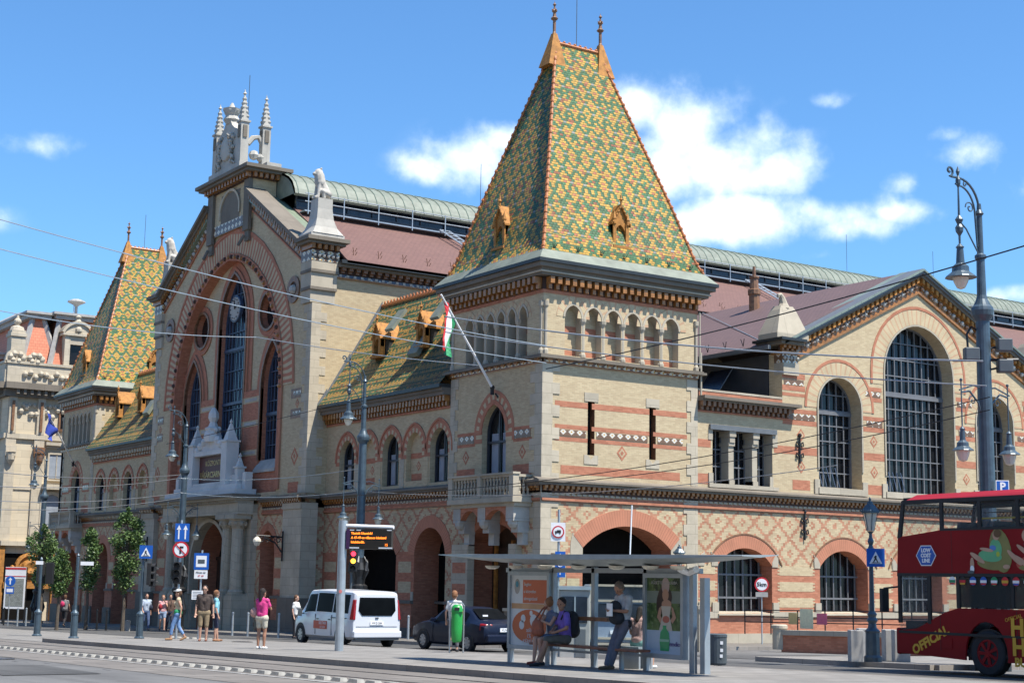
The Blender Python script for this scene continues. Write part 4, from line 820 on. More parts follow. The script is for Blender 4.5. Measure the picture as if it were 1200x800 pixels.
# ---------------- gabled side pavilion
def pavilion():
    U0, U1, UC = 13.3, 31.6, 22.45; w = MB(); sl = .485
    gw = [Arch(9.36, 12.55, 1.3, 3.35, 4.1)]+[Arch(c-1.55, c+1.55, 1.3, 3.35, 4.12) for c in (17.05, 22.15, 27.3, 32.6, 38.6)]
    w.fpoly(SF, [(8.24, -1.2), (60, -1.2), (60, 5.7), (8.24, 5.7)], -.8, 0, DI, [a.poly() for a in gw], RBi)
    w.fbox(SF, 8.24, 60, 5.7, 6.67, -.6, 0, YBi); belt(w, SF, 8.24, 60); w.fbox(SF, 8.24, 60, -1.2, 4.3, -1.5, -1.4, DK)
    us = [8.24]+[v for a in gw for v in (a.u0, a.u1)]+[46]
    for a, b in zip(us[::2], us[1::2]):
        if b-a < .3: continue
        i = .45 if b-a > 1.5 else .15
        plates(w, SF, a, b, [(1.35, 3.3)], RBi, .012)
        for z in (1.55, 2.25, 2.95):
            w.fbox(SF, a+i, b-i, z, z+.42, 0, .02, YBi)
            for k in range(3): w.fbox(SF, a+i-.12, a+i, z+.03+k*.144, z+.10+k*.144, 0, .02, YBi); w.fbox(SF, b-i, b-i+.12, z+.03+k*.144, z+.10+k*.144, 0, .02, YBi)
        w.fbox(SF, a, b, 1.08, 1.35, 0, .09, TR); w.fbox(SF, a, b, -1.2, .42, 0, .12, TR); w.fbox(SF, a, b, .42, 1.08, 0, .05, RBi)
        if b-a > 1.0:
            w.fbox(SF, a, a+.35, 1.35, 1.75, 0, .1, TR); w.fbox(SF, b-.35, b, 1.35, 1.75, 0, .1, TR)
        w.fpoly(SF, [(a, 3.3), (a+.35, 3.3), (a+.38, 3.9), (a+.15, 3.75), (a, 3.5)], 0, .046, TR); w.fpoly(SF, [(b, 3.3), (b, 3.5), (b-.15, 3.75), (b-.38, 3.9), (b-.35, 3.3)], 0, .046, TR)
    for a in gw:
        a.ring(w, SF, .58, 0, .03, VR); Arch(a.u0-.58, a.u1+.58, 0, a.zs, a.zc+.58).ring(w, SF, .06, 0, .05, TB)
        w.hexa([SF.P(a.u0-.05, 1.2, -.6), SF.P(a.u1+.05, 1.2, -.6), SF.P(a.u1+.05, 1.2, .16), SF.P(a.u0-.05, 1.2, .16)], [SF.P(a.u0-.05, 1.36, -.6), SF.P(a.u1+.05, 1.36, -.6), SF.P(a.u1+.05, 1.26, .16), SF.P(a.u0-.05, 1.26, .16)], TR)
        w.fbox(SF, a.u0, a.u1, -1.2, .42, 0, .06, TR); w.fbox(SF, a.u0, a.u1, .42, 1.2, 0, .02, RBi)
    lozenges(w, SF, [(14.0, 5.1)], .0001) if 0 else None
    # recessed low bay beside the tower
    cw = [(9.1, 6.85), (12.65, 6.85), (12.65, 9.22), (9.1, 9.22)]
    w.fpoly(SF, [(8.24, 6.67), (U0, 6.67), (U0, 9.95), (8.24, 9.95)], -.9, 0, YBi, [cw], TR)
    plates(w, SF, 8.24, 9.0, [(8.4, 8.75), (6.8, 7.25)]); plates(w, SF, 12.75, U0-.01, [(8.4, 8.75)])
    w.fbox(SF, 8.9, 12.85, 9.2, 9.42, -.3, .12, LE); w.fbox(SF, 8.85, 9.1, 8.75, 9.2, 0, .03, TR); w.fbox(SF, 12.65, 12.95, 8.65, 9.2, 0, .03, TR); w.fbox(SF, 8.85, 12.95, 6.68, 6.85, -.8, .1, TR)
    for u in (9.1, 12.65): w.fbox(SF, u-.2, u, 6.85, 7.3, 0, .06, TR) if u > 10 else w.fbox(SF, u-.25, u, 6.85, 7.3, 0, .06, TR)
    for u in (10.25, 11.65):
        w.fbox(SF, u-.15, u+.15, 6.86, 8.55, -.7, -.08, TR); w.fbox(SF, u-.15, u+.15, 6.86, 7.05, -.72, -.02, TR); w.fbox(SF, u-.18, u+.18, 8.55, 8.7, -.75, -.02, TR); w.fbox(SF, u-.15, u+.15, 8.7, 8.95, -.72, .02, TR); w.fbox(SF, u-.19, u+.19, 8.95, 9.2, -.78, .06, TR)
    w.fbox(SF, 8.24, U0+.5, 9.93, 10.0, 0, .05, RBi); corbels(w, SF, 8.24, U0+.35, 10.0, 10.4, .3, .3, TB); w.fbox(SF, 8.24, U0+.5, 9.95, 10.6, -.9, 0, YBi); w.fbox(SF, 8.24, U0+.55, 10.4, 10.48, 0, .35, GR); w.fbox(SF, 8.24, U0+.75, 10.48, 10.62, -.9, .5, GR)
    w.box(8.24, U0, .0, .5, 10.62, 10.86, RBi); w.box(8.24, U0, -.02, .55, 10.86, 10.95, TR); w.box(8.24, U0, .55, 12, 9.5, 10.3, LE)
    # gabled wall
    A = [Arch(15.55, 18.35, 7.0, 10.75, 12.15), Arch(20.0, 24.85, 6.95, 12.7, 15.17), Arch(26.55, 29.35, 7.0, 10.75, 12.15)]
    top = lambda u: 13.0+sl*min(u-U0, U1-U0-(u-U0))
    w.fpoly(SF, [(U0, 6.67), (U1, 6.67), (U1, top(U0)), (UC, top(UC)), (U0, top(U0))], -.85, 0, YBi, [a.poly() for a in A], YBi)
    w.box(U0, U0+.6, .86, 18, 6.67, 10.3, YBi); [w.fbox(SF, a.u0-.2, a.u1+.2, 6.8, a.zc+.1 if a.w > 2 else a.zc, -1.3, -1.2, DK) for a in (Arch(15.55, 18.35, 7.0, 10.75, 12.15), Arch(20.0, 24.85, 6.95, 12.7, 15.17), Arch(26.55, 29.35, 7.0, 10.75, 12.15))]
    for a, t in zip(A, (.85, .95, .85)): a.ring(w, SF, t-.12, 0, .015, VY, .6 if t > .9 else .1); Arch(a.u0-t+.12, a.u1+t-.12, 0, a.zs, a.zc+t-.1).ring(w, SF, .14, 0, .03, RBi, .6 if t > .9 else .1); a.ring(w, SF, .09, .004, .05, TR, a.zs-a.z0-.8)
    segs = [(U0, A[0].u0), (A[0].u1, A[1].u0), (A[1].u1, A[2].u0), (A[2].u1, U1)]
    for a, b in segs:
        mid = (a+b)/2; a += .12*(a != U0); b -= .12*(b != U1); n = .0
        plates(w, SF, a, b, [(8.4, 8.75), (9.75, 9.98), (10.28, 10.48)]); w.fbox(SF, a+.25, b-.1, 10.0, 10.26, 0, .02, MJ2)
        if b-a > 1.7: a2, b2 = (a, b-.7) if b < 20 else (a+.7, b); plates(w, SF, a2, b2, [(11.05, 11.2), (11.3, 11.55), (11.85, 12.1)]); w.fbox(SF, a2+.1, b2-.1, 11.58, 11.82, 0, .02, MJ2)
        elif 1: plates(w, SF, a+.1, b-.1, [(11.2, 11.4), (11.7, 11.9)]); w.fbox(SF, a+.2, b-.2, 11.43, 11.67, 0, .02, MJ2)
        plates(w, SF, mid-.55, mid+.55, [(6.8, 7.25)])
        lozenges(w, SF, [(mid, 9.3), (mid, 7.85)], .26)
    for a in A:
        for s in (-1, 1):
            u = a.u0 if s < 0 else a.u1; p0, p1 = sorted((u, u+s*.32)); w.fbox(SF, p0, p1, 6.68, 7.35, 0, .07, TR)
        w.fbox(SF, a.u0-.1, a.u1+.1, 6.69, 6.98, -.75, .12, TR)
    # corner piers
    for s, u in ((1, U0), (-1, U1)):
        a, b = sorted((u-s*.02, u+s*.95)); w.fbox(SF, a, b, 12.0, 12.55, -.5, .12, TR); w.fbox(SF, a, b, 12.55, 13.1, -.5, .06, MJ2); w.fbox(SF, a-.1, b+.1, 12.95, 13.1, -.6, .14, CO)
        for k in range(5): w.ball(SF.P(a+.12+.2*k, 12.78, .09), .09, WH, 5)
        corbels(w, SF, a-.2, b, 13.1, 13.35, .3, .3); w.fbox(SF, a-.45*(s > 0), b+.45*(s < 0), 13.35, 13.5, -1.2, .5, GR); w.fbox(SF, a-.6*(s > 0), b+.6*(s < 0), 13.5, 13.62, -1.3, .68, GU)
    for s in (-1, 1):
        P = lambda u, z, d: SF.P(UC-s*u, z, d)       # u: distance from the apex
        def slab(o0, o1, d0, d1, m, ua=0.0, ub=9.0): za, zb = 17.42-sl*ua, 17.42-sl*ub; w.hexa([P(ua, za+o0, d0), P(ub, zb+o0, d0), P(ub, zb+o1, d0), P(ua, za+o1, d0)], [P(ua, za+o0, d1), P(ub, zb+o0, d1), P(ub, zb+o1, d1), P(ua, za+o1, d1)], m)
        e = 8.2; slab(-.62, -.5, 0, .1, CO, 0, e); slab(-.5, -.08, 0, .05, CO, 0, e+.3); slab(-.08, .22, 0, .1, CO, 0, e+.3); slab(.22, .36, -.85, .3, GR, 0, e+.6); slab(.36, .6, -.95, .42, LE, 0, e+.75)
        n = 26
        for i in range(n):
            ua = .12+(e+.2)*i/n; slab(-.04, .2, .1, .27, TE, ua, ua+.16)
            w.ball(P(ua+.1, 17.42-sl*ua-.3, .09), .12, WH if i % 2 else TB, 5); w.ball(P(ua+.24, 17.42-sl*ua-.34+.06*math.sin(i*2), .08), .07, WH, 4)
    # anchors
    B(w, 'pavilion_wall')
    for a in gw[:4]: 
        mb = MB(); n = 7
        for k in range(n): u = a.u0+.15+(a.u1-a.u0-.3)*k/(n-1); mb.fbox(SF, u-.025, u+.025, a.z0, a.top(u), -.72, -.66)
        for z in (1.95, 2.95): mb.fbox(SF, a.u0, a.u1, z-.04, z+.04, -.74, -.64)
        wo = mb.build('window', 'bars', hall); g = MB(); g._tess(SF, [a.poly(.02)], -.79, -.76, 0, None); g.build('pane', 'glass', wo)
    for a in A: big = a.w > 2; arch_window(SF, a, -.7, hall, 9 if big else 5, 9 if big else 6, .055, 'bars', 'glass', (11.75,) if big else (10.55,))
    # stored goods and painted reflections in the lowest panes, shaped as sloping slats
    for a in A[:2]:
        lo = MB()
        for k in range(7): u = a.u0+.3+k*.28; lo.hexa([SF.P(u, 7.1, -.66), SF.P(u+.05, 7.1, -.66), SF.P(u-.25, 8.0, -.66), SF.P(u-.3, 8.0, -.66)], [SF.P(u, 7.1, -.67), SF.P(u+.05, 7.1, -.67), SF.P(u-.25, 8.0, -.67), SF.P(u-.3, 8.0, -.67)])
        lo.build('goods_and_reflection', 'bluebars', hall)
    mb = MB()
    for u0, u1 in ((9.12, 10.1), (10.4, 11.5), (11.8, 12.63)):
        for k in range(4): u = u0+(u1-u0)*k/3; mb.fbox(SF, u-.025, u+.025, 6.86, 9.2, -.62, -.56)
        for z in (7.65, 8.4): mb.fbox(SF, u0, u1, z-.03, z+.03, -.63, -.55)
    wo = mb.build('window', 'bars', hall); g = MB(); g.fbox(SF, 9.1, 12.65, 6.86, 9.2, -.7, -.66); g.build('pane', 'glass', wo)
    # terrace behind the low bay: shed wall with awning windows (open tilting panes)
    t = MB(); t.box(13.3, 13.36, .9, 18.5, 10.3, 13.0, 0); t.box(8.24, 13.2, 9.3, 9.5, 10.3, 13.0, 0); t.build('shed_wall', 'wframe', hall)
    for y in (3.2, 6.0, 9.2):
        t = MB(); t.hexa([(13.2, y, 12.6), (13.2, y+1.6, 12.6), (12.3, y+1.6, 11.4), (12.3, y, 11.4)], [(13.15, y, 12.55), (13.15, y+1.6, 12.55), (12.25, y+1.6, 11.35), (12.25, y, 11.35)]); t.build('awning_pane', 'glassb', hall)
        t = MB(); t.tube([(13.2, y, 12.62), (12.3, y, 11.42)], .03, 0, 4); t.tube([(12.3, y, 11.42), (12.3, y+1.6, 11.42)], .03, 0, 4); t.build('awning_frame', 'bars', hall)
    # roof
    r = MB(); yb = 19.5
    for s in (-1, 1):
        a = (UC, 17.98); b = (UC+s*9.85, 17.98-.485*9.85+.1)
        r.hexa([(a[0], .35, a[1]), (b[0], .35, b[1]), (b[0], yb, b[1]), (a[0], yb, a[1])], [(a[0], .35, a[1]-.12), (b[0], .35, b[1]-.12), (b[0], yb, b[1]-.12), (a[0], yb, a[1]-.12)])
    ro = r.build('pavilion_roof', 'brown', hall)
    c = MB()
    for s in (-1, 1): c.hexa([(UC, -.5, 18.0), (UC+s*9.4, -.5, 18.0-.485*9.4), (UC+s*9.4, 1.1, 18.03-.485*9.4), (UC, 1.1, 18.03)], [(UC, -.5, 17.9), (UC+s*9.4, -.5, 17.9-.485*9.4), (UC+s*9.4, 1.1, 17.9-.485*9.4), (UC, 1.1, 17.9)]); c.build('coping', 'seamg', hall); c = MB()
    g = MB(); g.box(12.45, 12.62, .0, 19, 13.1, 13.28); g.tube([(8.3, 7.2, 16.3), (12.6, 7.2, 13.2)], .04, 0, 4); g.build('gutter', 'lead', ro)
    h = MB(); h.tube([(12.9, 0, 13.5), (12.86, -.12, 13.85)], .025, 0, 4); h.tube([(12.9, 0, 13.5), (12.86, .12, 13.85)], .025, 0, 4)
    h0 = h.build('snow_hook', 'iron', ro); h0.location.y = .9
    for k in range(1, 7): copy_tree(h0, (0, .9+k*1.25, 0), parent=ro)
    wr = MB(); wr.tube([(12.9, .6, 13.45), (22.4, 16, 18.05)], .02, 0, 4); wr.build('earthing_wire', 'galv', ro)
    # carved corner pedestals
    for s, x in ((1, U0+.35), (-1, U1-.35)):
        p = MB(); y = .25; pr = [(.98, 13.62), (.98, 13.85), (.86, 14.15), (.5, 15.0), (.38, 15.2)]
        for (a, z), (b, z2) in zip(pr, pr[1:]): p.hexa([(x-a, y-.55*a/.85, z), (x+a, y-.55*a/.85, z), (x+a, y+.55*a/.85, z), (x-a, y+.55*a/.85, z)], [(x-b, y-.55*b/.85, z2), (x+b, y-.55*b/.85, z2), (x+b, y+.55*b/.85, z2), (x-b, y+.55*b/.85, z2)], 0)
        p.tube([(x, y, 15.1), (x, y, 15.35), (x-s*.06, y, 15.6), (x-s*.18, y, 15.74), (x-s*.3, y, 15.7), (x-s*.3, y, 15.6)], [.34, .2, .14, .11, .09, .07], 0, 8)
        p.build('pedestal', 'trim', hall)
    # low range continuing behind the bus
    l = MB(); l.fbox(SF, U1, 60, 6.67, 10.6, -.9, 0, YBi); l.fbox(SF, U1, 60, 10.6, 10.8, -1, .5, GR); l.box(U1, 60, .9, 19, 9.8, 10.7, LE); B(l, 'side_wing')
pavilion()
# iron wall anchors
for u, z in ((14.3, 8.6), (14.55, 5.15)):
    a = MB(); 
    a.tube([SF.P(u, z-.6, .06), SF.P(u, z+.6, .06)], .045, 0, 6); a.ball(SF.P(u, z+.68, .06), .1, 0, 6)
    for k in (-1, 1):
        for dz in (-.25, .25): a.tube([SF.P(u, z+dz, .06), SF.P(u+k*.2, z+dz+.12, .06), SF.P(u+k*.22, z+dz-.06, .06), SF.P(u+k*.1, z+dz-.08, .06)], .035, 0, 5)
    a.build('wall_anchor', 'iron', hall)
# downpipe between tower and low bay
d = MB(); d.tube([(8.35, -.12, 10.5), (8.35, -.12, 12.5)], .05, 0, 6); d.tube([(8.3, -.1, 11.8), (8.3, -.1, 14.3)], .04, 0, 6); d.build('downpipe', 'trim', hall)
# wall lanterns of the entrance front: wrought iron brackets
for (Yc, z0, X) in ((20.6, 4.3, -1.5), (39.5, 4.3, -1.5)):
    l = MB(); f = Frame((X, Yc, 0), (-1, 0, 0), (0, -1, 0)); P = f.P
    l.tube([P(0, z0-1, 0), P(0, z0+.5, 0)], .05, 0, 6); l.tube([P(0, z0+.2, 0), P(1.5, z0+.25, 0)], .045, 0, 6); l.tube([P(0, z0-.6, 0), P(.4, z0-.1, 0), P(1.0, z0+.15, 0)], .04, 0, 6)
    for k in range(4): l.tube([P(.25+.3*k+.12*math.cos(a), z0+.05+.12*math.sin(a), 0) for a in (0, 1, 2, 3, 4, 5, 6.28)], .025, 0, 4)
    o = l.build('wall_bracket_lamp', 'iron', hall); g = MB(); g.lathe(P(1.4, z0-.25, 0), [(.05, .45), (.2, .3), (.22, .2), (.12, .0), (.0, -.05)][::-1], 0, 8); g.build('lamp_glass', 'lampg', o)
# ================================================================ the square (it falls gently away from the camera)
def G(x, y, h=0.0): return Vector((x, y, gz(x, y)+h))
def sheet(name, pts, h, mat, kind='structure', th=0.0):
    mb = MB()
    if th: mb.hexa([G(x, y, h) for x, y in pts], [G(x, y, h-th) for x, y in pts])
    else: mb.face([G(x, y, h) for x, y in pts])
    return tag(mb.build(name, mat), kind=kind)
def m_asphalt(name, col, var=.25, sc=1.0):
    n = NT(name); n.uv(); f = n.ramp(n.noise(.25*sc, 7, n.obj, .65), .35, .68); g = n.noise(60, 3, n.obj)
    c = n.mix(f, mul(col, 1-var), mul(col, 1+var)); c = n.mix(n.m('MULTIPLY', n.ramp(g, .45, .7), .35), c, mul(col, 1.8)); mp_ = n.n('ShaderNodeMapping'); mp_.inputs['Scale'].default_value = (1.6, .05, 1); n.link(n.obj, mp_.inputs['Vector']); tr_ = n.ramp(n.noise(1.0, 4, mp_.outputs[0]), .52, .66); c = n.mix(n.m('MULTIPLY', tr_, .3), c, mul(col, .45)); vo = n.n('ShaderNodeTexVoronoi', feature='DISTANCE_TO_EDGE'); vo.inputs['Scale'].default_value = .22; nv = n.n('ShaderNodeVectorMath', operation='ADD'); nn_ = n.n('ShaderNodeTexNoise'); nn_.inputs['Scale'].default_value = .8; n.link(n.obj, nn_.inputs['Vector']); n.link(n.obj, nv.inputs[0]); n.link(nn_.outputs['Color'], nv.inputs[1]); n.link(nv.outputs[0], vo.inputs['Vector']); ck = n.m('LESS_THAN', vo.outputs['Distance'], .006); c = n.mix(n.m('MULTIPLY', ck, .6), c, mul(col, .35)); sp = n.ramp(n.noise(1.7, 4, n.obj), .62, .7); c = n.mix(n.m('MULTIPLY', sp, .35), c, mul(col, .5)); n.bump(g, .3, .01); return n.done(c, .85, 0, .3)
def m_paving(name, col, bw, bh, ms=.014, var=.74):
    n = NT(name); n.uv(); b = _brick(n, col, mul(col, var), mul(col, .45), bw, bh, ms); f = n.ramp(n.noise(.5, 7, n.obj, .65), .4, .7)
    c = n.mix(n.m('MULTIPLY', f, .45), b.outputs[0], mul(col, .5)); n.bump(n.noise(30, 4, n.obj), .15, .01); return n.done(c, .8, 0, .3)
M['asph'] = m_asphalt('grey_asphalt', (.135, .132, .128)); M['asphd'] = m_asphalt('dark_asphalt', (.085, .083, .08), .3)
M['pave'] = m_paving('platform_paving', (.26, .245, .225), .6, .4); M['pave2'] = m_paving('sidewalk_paving', (.20, .185, .165), .5, .5); M['track'] = m_paving('track_slab', (.20, .18, .16), 6, .8, .03)
M['kerb'] = m_stone('granite_kerb', (.30, .27, .24), 1.0, 5, .5); M['sett'] = m_plain('pale_sett', (.25, .24, .215), .85, 0, .3, 5); M['rail'] = m_plain('worn_rail_steel', (.16, .15, .145), .3, .8); M['paintw'] = m_plain('road_paint', (.30, .295, .28), .8, 0, .35, 4)
sheet('ground', [(-900, -300), (300, -900), (1200, 900), (-600, 1300)], 0, 'asph')
def slab(name, pts, h, mat, kerbm='kerb'):     # raised paved area with its own kerb stones
    o = sheet(name, pts, h, mat, th=h+.05); mb = MB(); n = len(pts); cx = sum(p[0] for p in pts)/n; cy = sum(p[1] for p in pts)/n
    for i in range(n):
        a, b = Vector((*pts[i], 0)), Vector((*pts[(i+1) % n], 0)); t = (b-a).normalized(); nn = Vector((t.y, -t.x, 0)); L = (b-a).length
        if nn.dot(Vector((cx, cy, 0))-a) > 0: nn = -nn
        k = 0
        while k < L:
            e = min(L, k+1.0); p, q = a+t*(k+.008), a+t*e; mb.hexa([G(v.x, v.y, -.05) for v in (p, q, q+nn*.16, p+nn*.16)], [G(v.x, v.y, h+.004) for v in (p, q, q+nn*.16, p+nn*.16)]); k = e
    k_ = mb.build('kerb', kerbm); tag(k_, kind='structure'); return o
slab('platform', [(-18.9, 2.2), (-18.9, -45), (-11.8, -45), (-11.8, 2.2)], .13, 'pave')
slab('pavement', [(-5.4, 70), (-5.4, -3.5), (-1.0, -6.0), (11, -6.0), (60, -6.0), (60, 0.3), (0.3, .3), (.3, 70)], .13, 'pave2')
slab('traffic_island', [(-4.6, -17.6), (-4.6, -24.0), (5, -24.0), (5, -17.6)], .13, 'pave')
sheet('crossing', [(-18.9, 16), (-18.9, 2.4), (-11.8, 2.4), (-11.8, 16)], .008, 'pave')
sheet('far_platform', [(-18.9, 80), (-18.9, 16), (-11.8, 16), (-11.8, 80)], .008, 'pave')
sheet('tramway', [(-24.6, 90), (-24.6, -60), (-19.1, -60), (-19.1, 90)], .006, 'track')
sheet('road', [(-11.6, 90), (-11.6, -60), (-5.6, -60), (-5.6, 90)], .006, 'asphd')
for x in (-20.2, -21.64):
    mb = MB(); mb.hexa([G(x-.035, 90, 0), G(x+.035, 90, 0), G(x+.035, -60, 0), G(x-.035, -60, 0)], [G(x-.035, 90, .016), G(x+.035, 90, .016), G(x+.035, -60, .016), G(x-.035, -60, .016)]); tag(mb.build('tram_rail', 'rail'), 'long steel tram rail set in the pale track bed, '+('nearer the shelter kerb' if x > -21 else 'nearer the row of pale setts'), 'rail', 'tram rails in the foreground')
for x, y0, y1, st, w, lab, grp in ((-22.6, -30, -4, .62, .10, 'pale stone sett in the row along the tram track in the foreground', 'setts along the foreground track'), (-10.9, -24, 12, .8, .13, 'pale rounded sett in the row along the road behind the platform', 'setts along the road behind the platform')):
    s0 = None; y = y0
    while y < y1:
        p = G(x, y, .0)
        if s0 is None:
            mb = MB(); mb.hexa([(-w, -.21, -.02), (w, -.21, -.02), (w, .21, -.02), (-w, .21, -.02)], [(-w*.6, -.14, .07), (w*.6, -.14, .07), (w*.6, .14, .07), (-w*.6, .14, .07)]); s0 = mb.build('separator_sett', 'sett', loc=p); tag(s0, lab, 'separator', grp)
        else: copy_tree(s0, p)
        y += st
sheet('road_marking', [(-22.95, 4), (-22.95, -60), (-23.08, -60), (-23.08, 4)], .014, 'paintw')

sheet('road_patch', [(-27.5, -18), (-27.5, -23), (-25.6, -22.6), (-25.4, -18.4)], .01, 'asphd'); sheet('road_patch', [(-30, -8), (-29.8, -16), (-28.7, -16), (-28.9, -8)], .01, 'asphd'); sheet('road_patch', [(-3.5, -12), (-3.5, -16), (3, -16), (3, -12.4)], .012, 'asphd')
for k, (x, y, lb) in enumerate(((-25.2, -14.5, 'round iron manhole cover beyond the tram track in the left foreground'), (-13.6, -2, 'round iron manhole cover in the platform paving near the board pole'), (-7.6, -15, 'round iron manhole cover in the road behind the shelter'))):
    m = MB(); m.lathe((0, 0, 0), [(.36, 0), (.36, .012), (.3, .016), (.3, .010), (0, .012)], 0, 20); tag(m.build('manhole_cover', 'rail', loc=G(x, y, .132 if x == -13.6 else .01)), lb, 'manhole cover')
# ================================================================ street furniture
def on(px, py, h=0.0): p = gp(px, py, h); return p
def at_depth(px, d, h=0.0):       # ground point on the bearing of px at horizontal distance d
    v = ray(px, 690); v = v/(v.x*FH.x+v.y*FH.y); p = CAM+v*d; return Vector((p.x, p.y, gz(p.x, p.y)+h))
CAMZ = math.atan2(-FH.y, -FH.x)      # heading that faces the camera
def bell(mb, x, y, z, s, m=0):     # hanging lamp hat, z at the rim
    mb.lathe((x, y, z), [(.36*s, 0), (.34*s, .03*s), (.2*s, .14*s), (.19*s, .26*s), (.1*s, .34*s), (.075*s, .7*s), (.1*s, .72*s), (.03*s, .8*s)], m, 14)
def spiral(c, r, turns, ax1, ax2, n=16, a0=0.0): return [Vector(c)+Vector(ax1)*(r*(1-i/n*.85)*math.cos(a0+turns*2*math.pi*i/n))+Vector(ax2)*(r*(1-i/n*.85)*math.sin(a0+turns*2*math.pi*i/n)) for i in range(n+1)]
def big_lamp(loc, rz, label, s=1.0):
    t = thing('street_lamp', label, 'street lamp', loc, rz, 'tall ornate street lamps'); S = lambda *a: tuple(v*s for v in a)
    b = MB(); b.lathe((0, 0, -.1), [S(.42, 0), S(.42, .3), S(.34, .45), S(.36, 1.1), S(.3, 1.3), S(.26, 2.1), S(.38, 2.3), S(.38, 2.42), S(.26, 2.5), S(.28, 2.8), S(.34, 3.1), S(.24, 3.4), S(.2, 3.6)], 0, 14)
    for k in range(5): a = k*1.257; b.tube([Vector((.24*math.cos(a), .24*math.sin(a), 2.6))*s, Vector((.4*math.cos(a), .4*math.sin(a), 2.95))*s, Vector((.36*math.cos(a+.3), .36*math.sin(a+.3), 3.3))*s, Vector((.22*math.cos(a+.3), .22*math.sin(a+.3), 3.55))*s], [.06*s, .09*s, .07*s, .03*s], 0, 5)
    for k in range(6): a = k*math.pi/3; b.tube([Vector((.34*math.cos(a), .34*math.sin(a), .9))*s, Vector((.42*math.cos(a), .42*math.sin(a), 1.2))*s, Vector((.3*math.cos(a), .3*math.sin(a), 1.7))*s, Vector((.22*math.cos(a), .22*math.sin(a), 2.5))*s], [.07*s, .09*s, .06*s, .03*s], 0, 5)
    b.build('base', 'iron', t, smooth=False)
    p = MB(); p.lathe((0, 0, 0), [S(.2, 3.3), S(.19, 3.6), S(.165, 8.35), S(.19, 8.4), S(.26, 8.5), S(.28, 8.62), S(.26, 8.7), S(.2, 8.76), S(.14, 8.9), S(.115, 9.0), S(.1, 9.9), S(.14, 9.93), S(.14, 10.0), S(.08, 10.05), S(.07, 11.0), S(.11, 11.05), S(.06, 11.15), S(.05, 11.3)], 0, 16); p.build('pole', 'lamp', t)
    n = MB(); P = lambda x, z, y=0: Vector((x, y, z))*s
    arc = [P(0, 10.0)]+[P(-.75+.72*math.cos(a)*1.0+.03, 11.1+.75*math.sin(a)) for a in [math.pi/2*k/8 for k in range(9)]]+[P(-1.0, 11.84)]+spiral(P(-1.05, 11.98), .14*s, 1.1, (1, 0, 0), (0, 0, 1), 12, -math.pi/2)
    n.tube(arc, .03*s, 0, 6); arc2 = [P(-.1, 10.2)]+[P(-.72+.56*math.cos(a), 11.0+.66*math.sin(a)) for a in [math.pi/2*k/8 for k in range(9)]]+[P(-.85, 11.68)]; n.tube(arc2, .025*s, 0, 6)
    n.tube(spiral(P(-.35, 11.15), .16*s, 1.3, (-1, 0, 0), (0, 0, 1)), .018*s, 0, 5); n.tube(spiral(P(-.5, 11.72), .09*s, 1.2, (1, 0, 0), (0, 0, 1)), .016*s, 0, 5)
    n.tube([P(0, 9.95), P(-.5, 10.6), P(-.72, 10.75)], .02*s, 0, 5)
    n.lathe(P(-.75, 0), [S(.02, 9.95), S(.03, 10.4), S(.09, 10.5), S(.1, 10.6), S(.05, 10.68), S(.1, 10.8), S(.03, 10.9), S(.02, 11.6), S(.06, 11.7), S(.06, 11.8), S(.02, 11.9), S(.05, 12.0), S(0, 12.15)], 0, 8); n.build('swan_neck', 'lamp', t)
    h = MB(); bell(h, -.75*s, 0, 9.35*s, 1.05*s); ho = h.build('lamp_hat', 'lamp', t); g = MB(); g.lathe((-.75*s, 0, 9.36*s), [S(0, -.3), S(.1, -.26), S(.17, -.12), S(.2, 0)], 0, 12); g.build('lamp_glass', 'lampg', ho)
    for sg in (-1, 1):
        a = MB(); a.tube([P(0, 5.7), P(sg*.25, 6.35), P(sg*.55, 6.6), P(sg*.85, 6.55)], .025*s, 0, 6); a.tube([P(0, 6.7), P(sg*.4, 6.75), P(sg*.92, 6.6)], .02*s, 0, 5); a.tube(spiral(P(sg*.45, 6.38), .13*s, 1.2, (sg, 0, 0), (0, 0, 1)), .015*s, 0, 5)
        a.tube([P(sg*.85, 6.85), P(sg*.85, 5.7)], .018*s, 0, 5); a.ball(P(sg*.85, 6.85), .04*s, 0, 6); bell(a, sg*.85*s, 0, 5.15*s, .72*s); ao = a.build('side_lamp', 'lamp', t)
        g = MB(); g.lathe((sg*.85*s, 0, 5.16*s), [S(0, -.28), S(.1, -.24), S(.15, -.1), S(.17, 0)], 0, 10); g.build('lamp_glass', 'lampg', ao)
    return t
def yplane(px, X):     # bearing px meets the vertical plane x = X
    v = ray(px, 660); k = (X-CAM.x)/v.x; p = CAM+v*k; return Vector((p.x, p.y, gz(p.x, p.y)))
lA = yplane(421, -5.0); lB = yplane(211, -5.0); lC = yplane(47, -5.0)
for p, s, lb in ((lA, .97, 'tall blue-grey ornate street lamp rising behind the departure board, right of the white van roof'), (lB, .96, 'tall blue-grey ornate street lamp beside the stone entrance portal, behind the blue lane sign'), (lC, .95, 'tall blue-grey ornate street lamp farthest away, before the pale house at left')):
    big_lamp(p, 0, lb, s)
lD = at_depth(1161, 39.6); D = big_lamp(lD, 0, 'largest blue-grey ornate street lamp standing behind the red bus, with two floodlight boxes', 1.07)
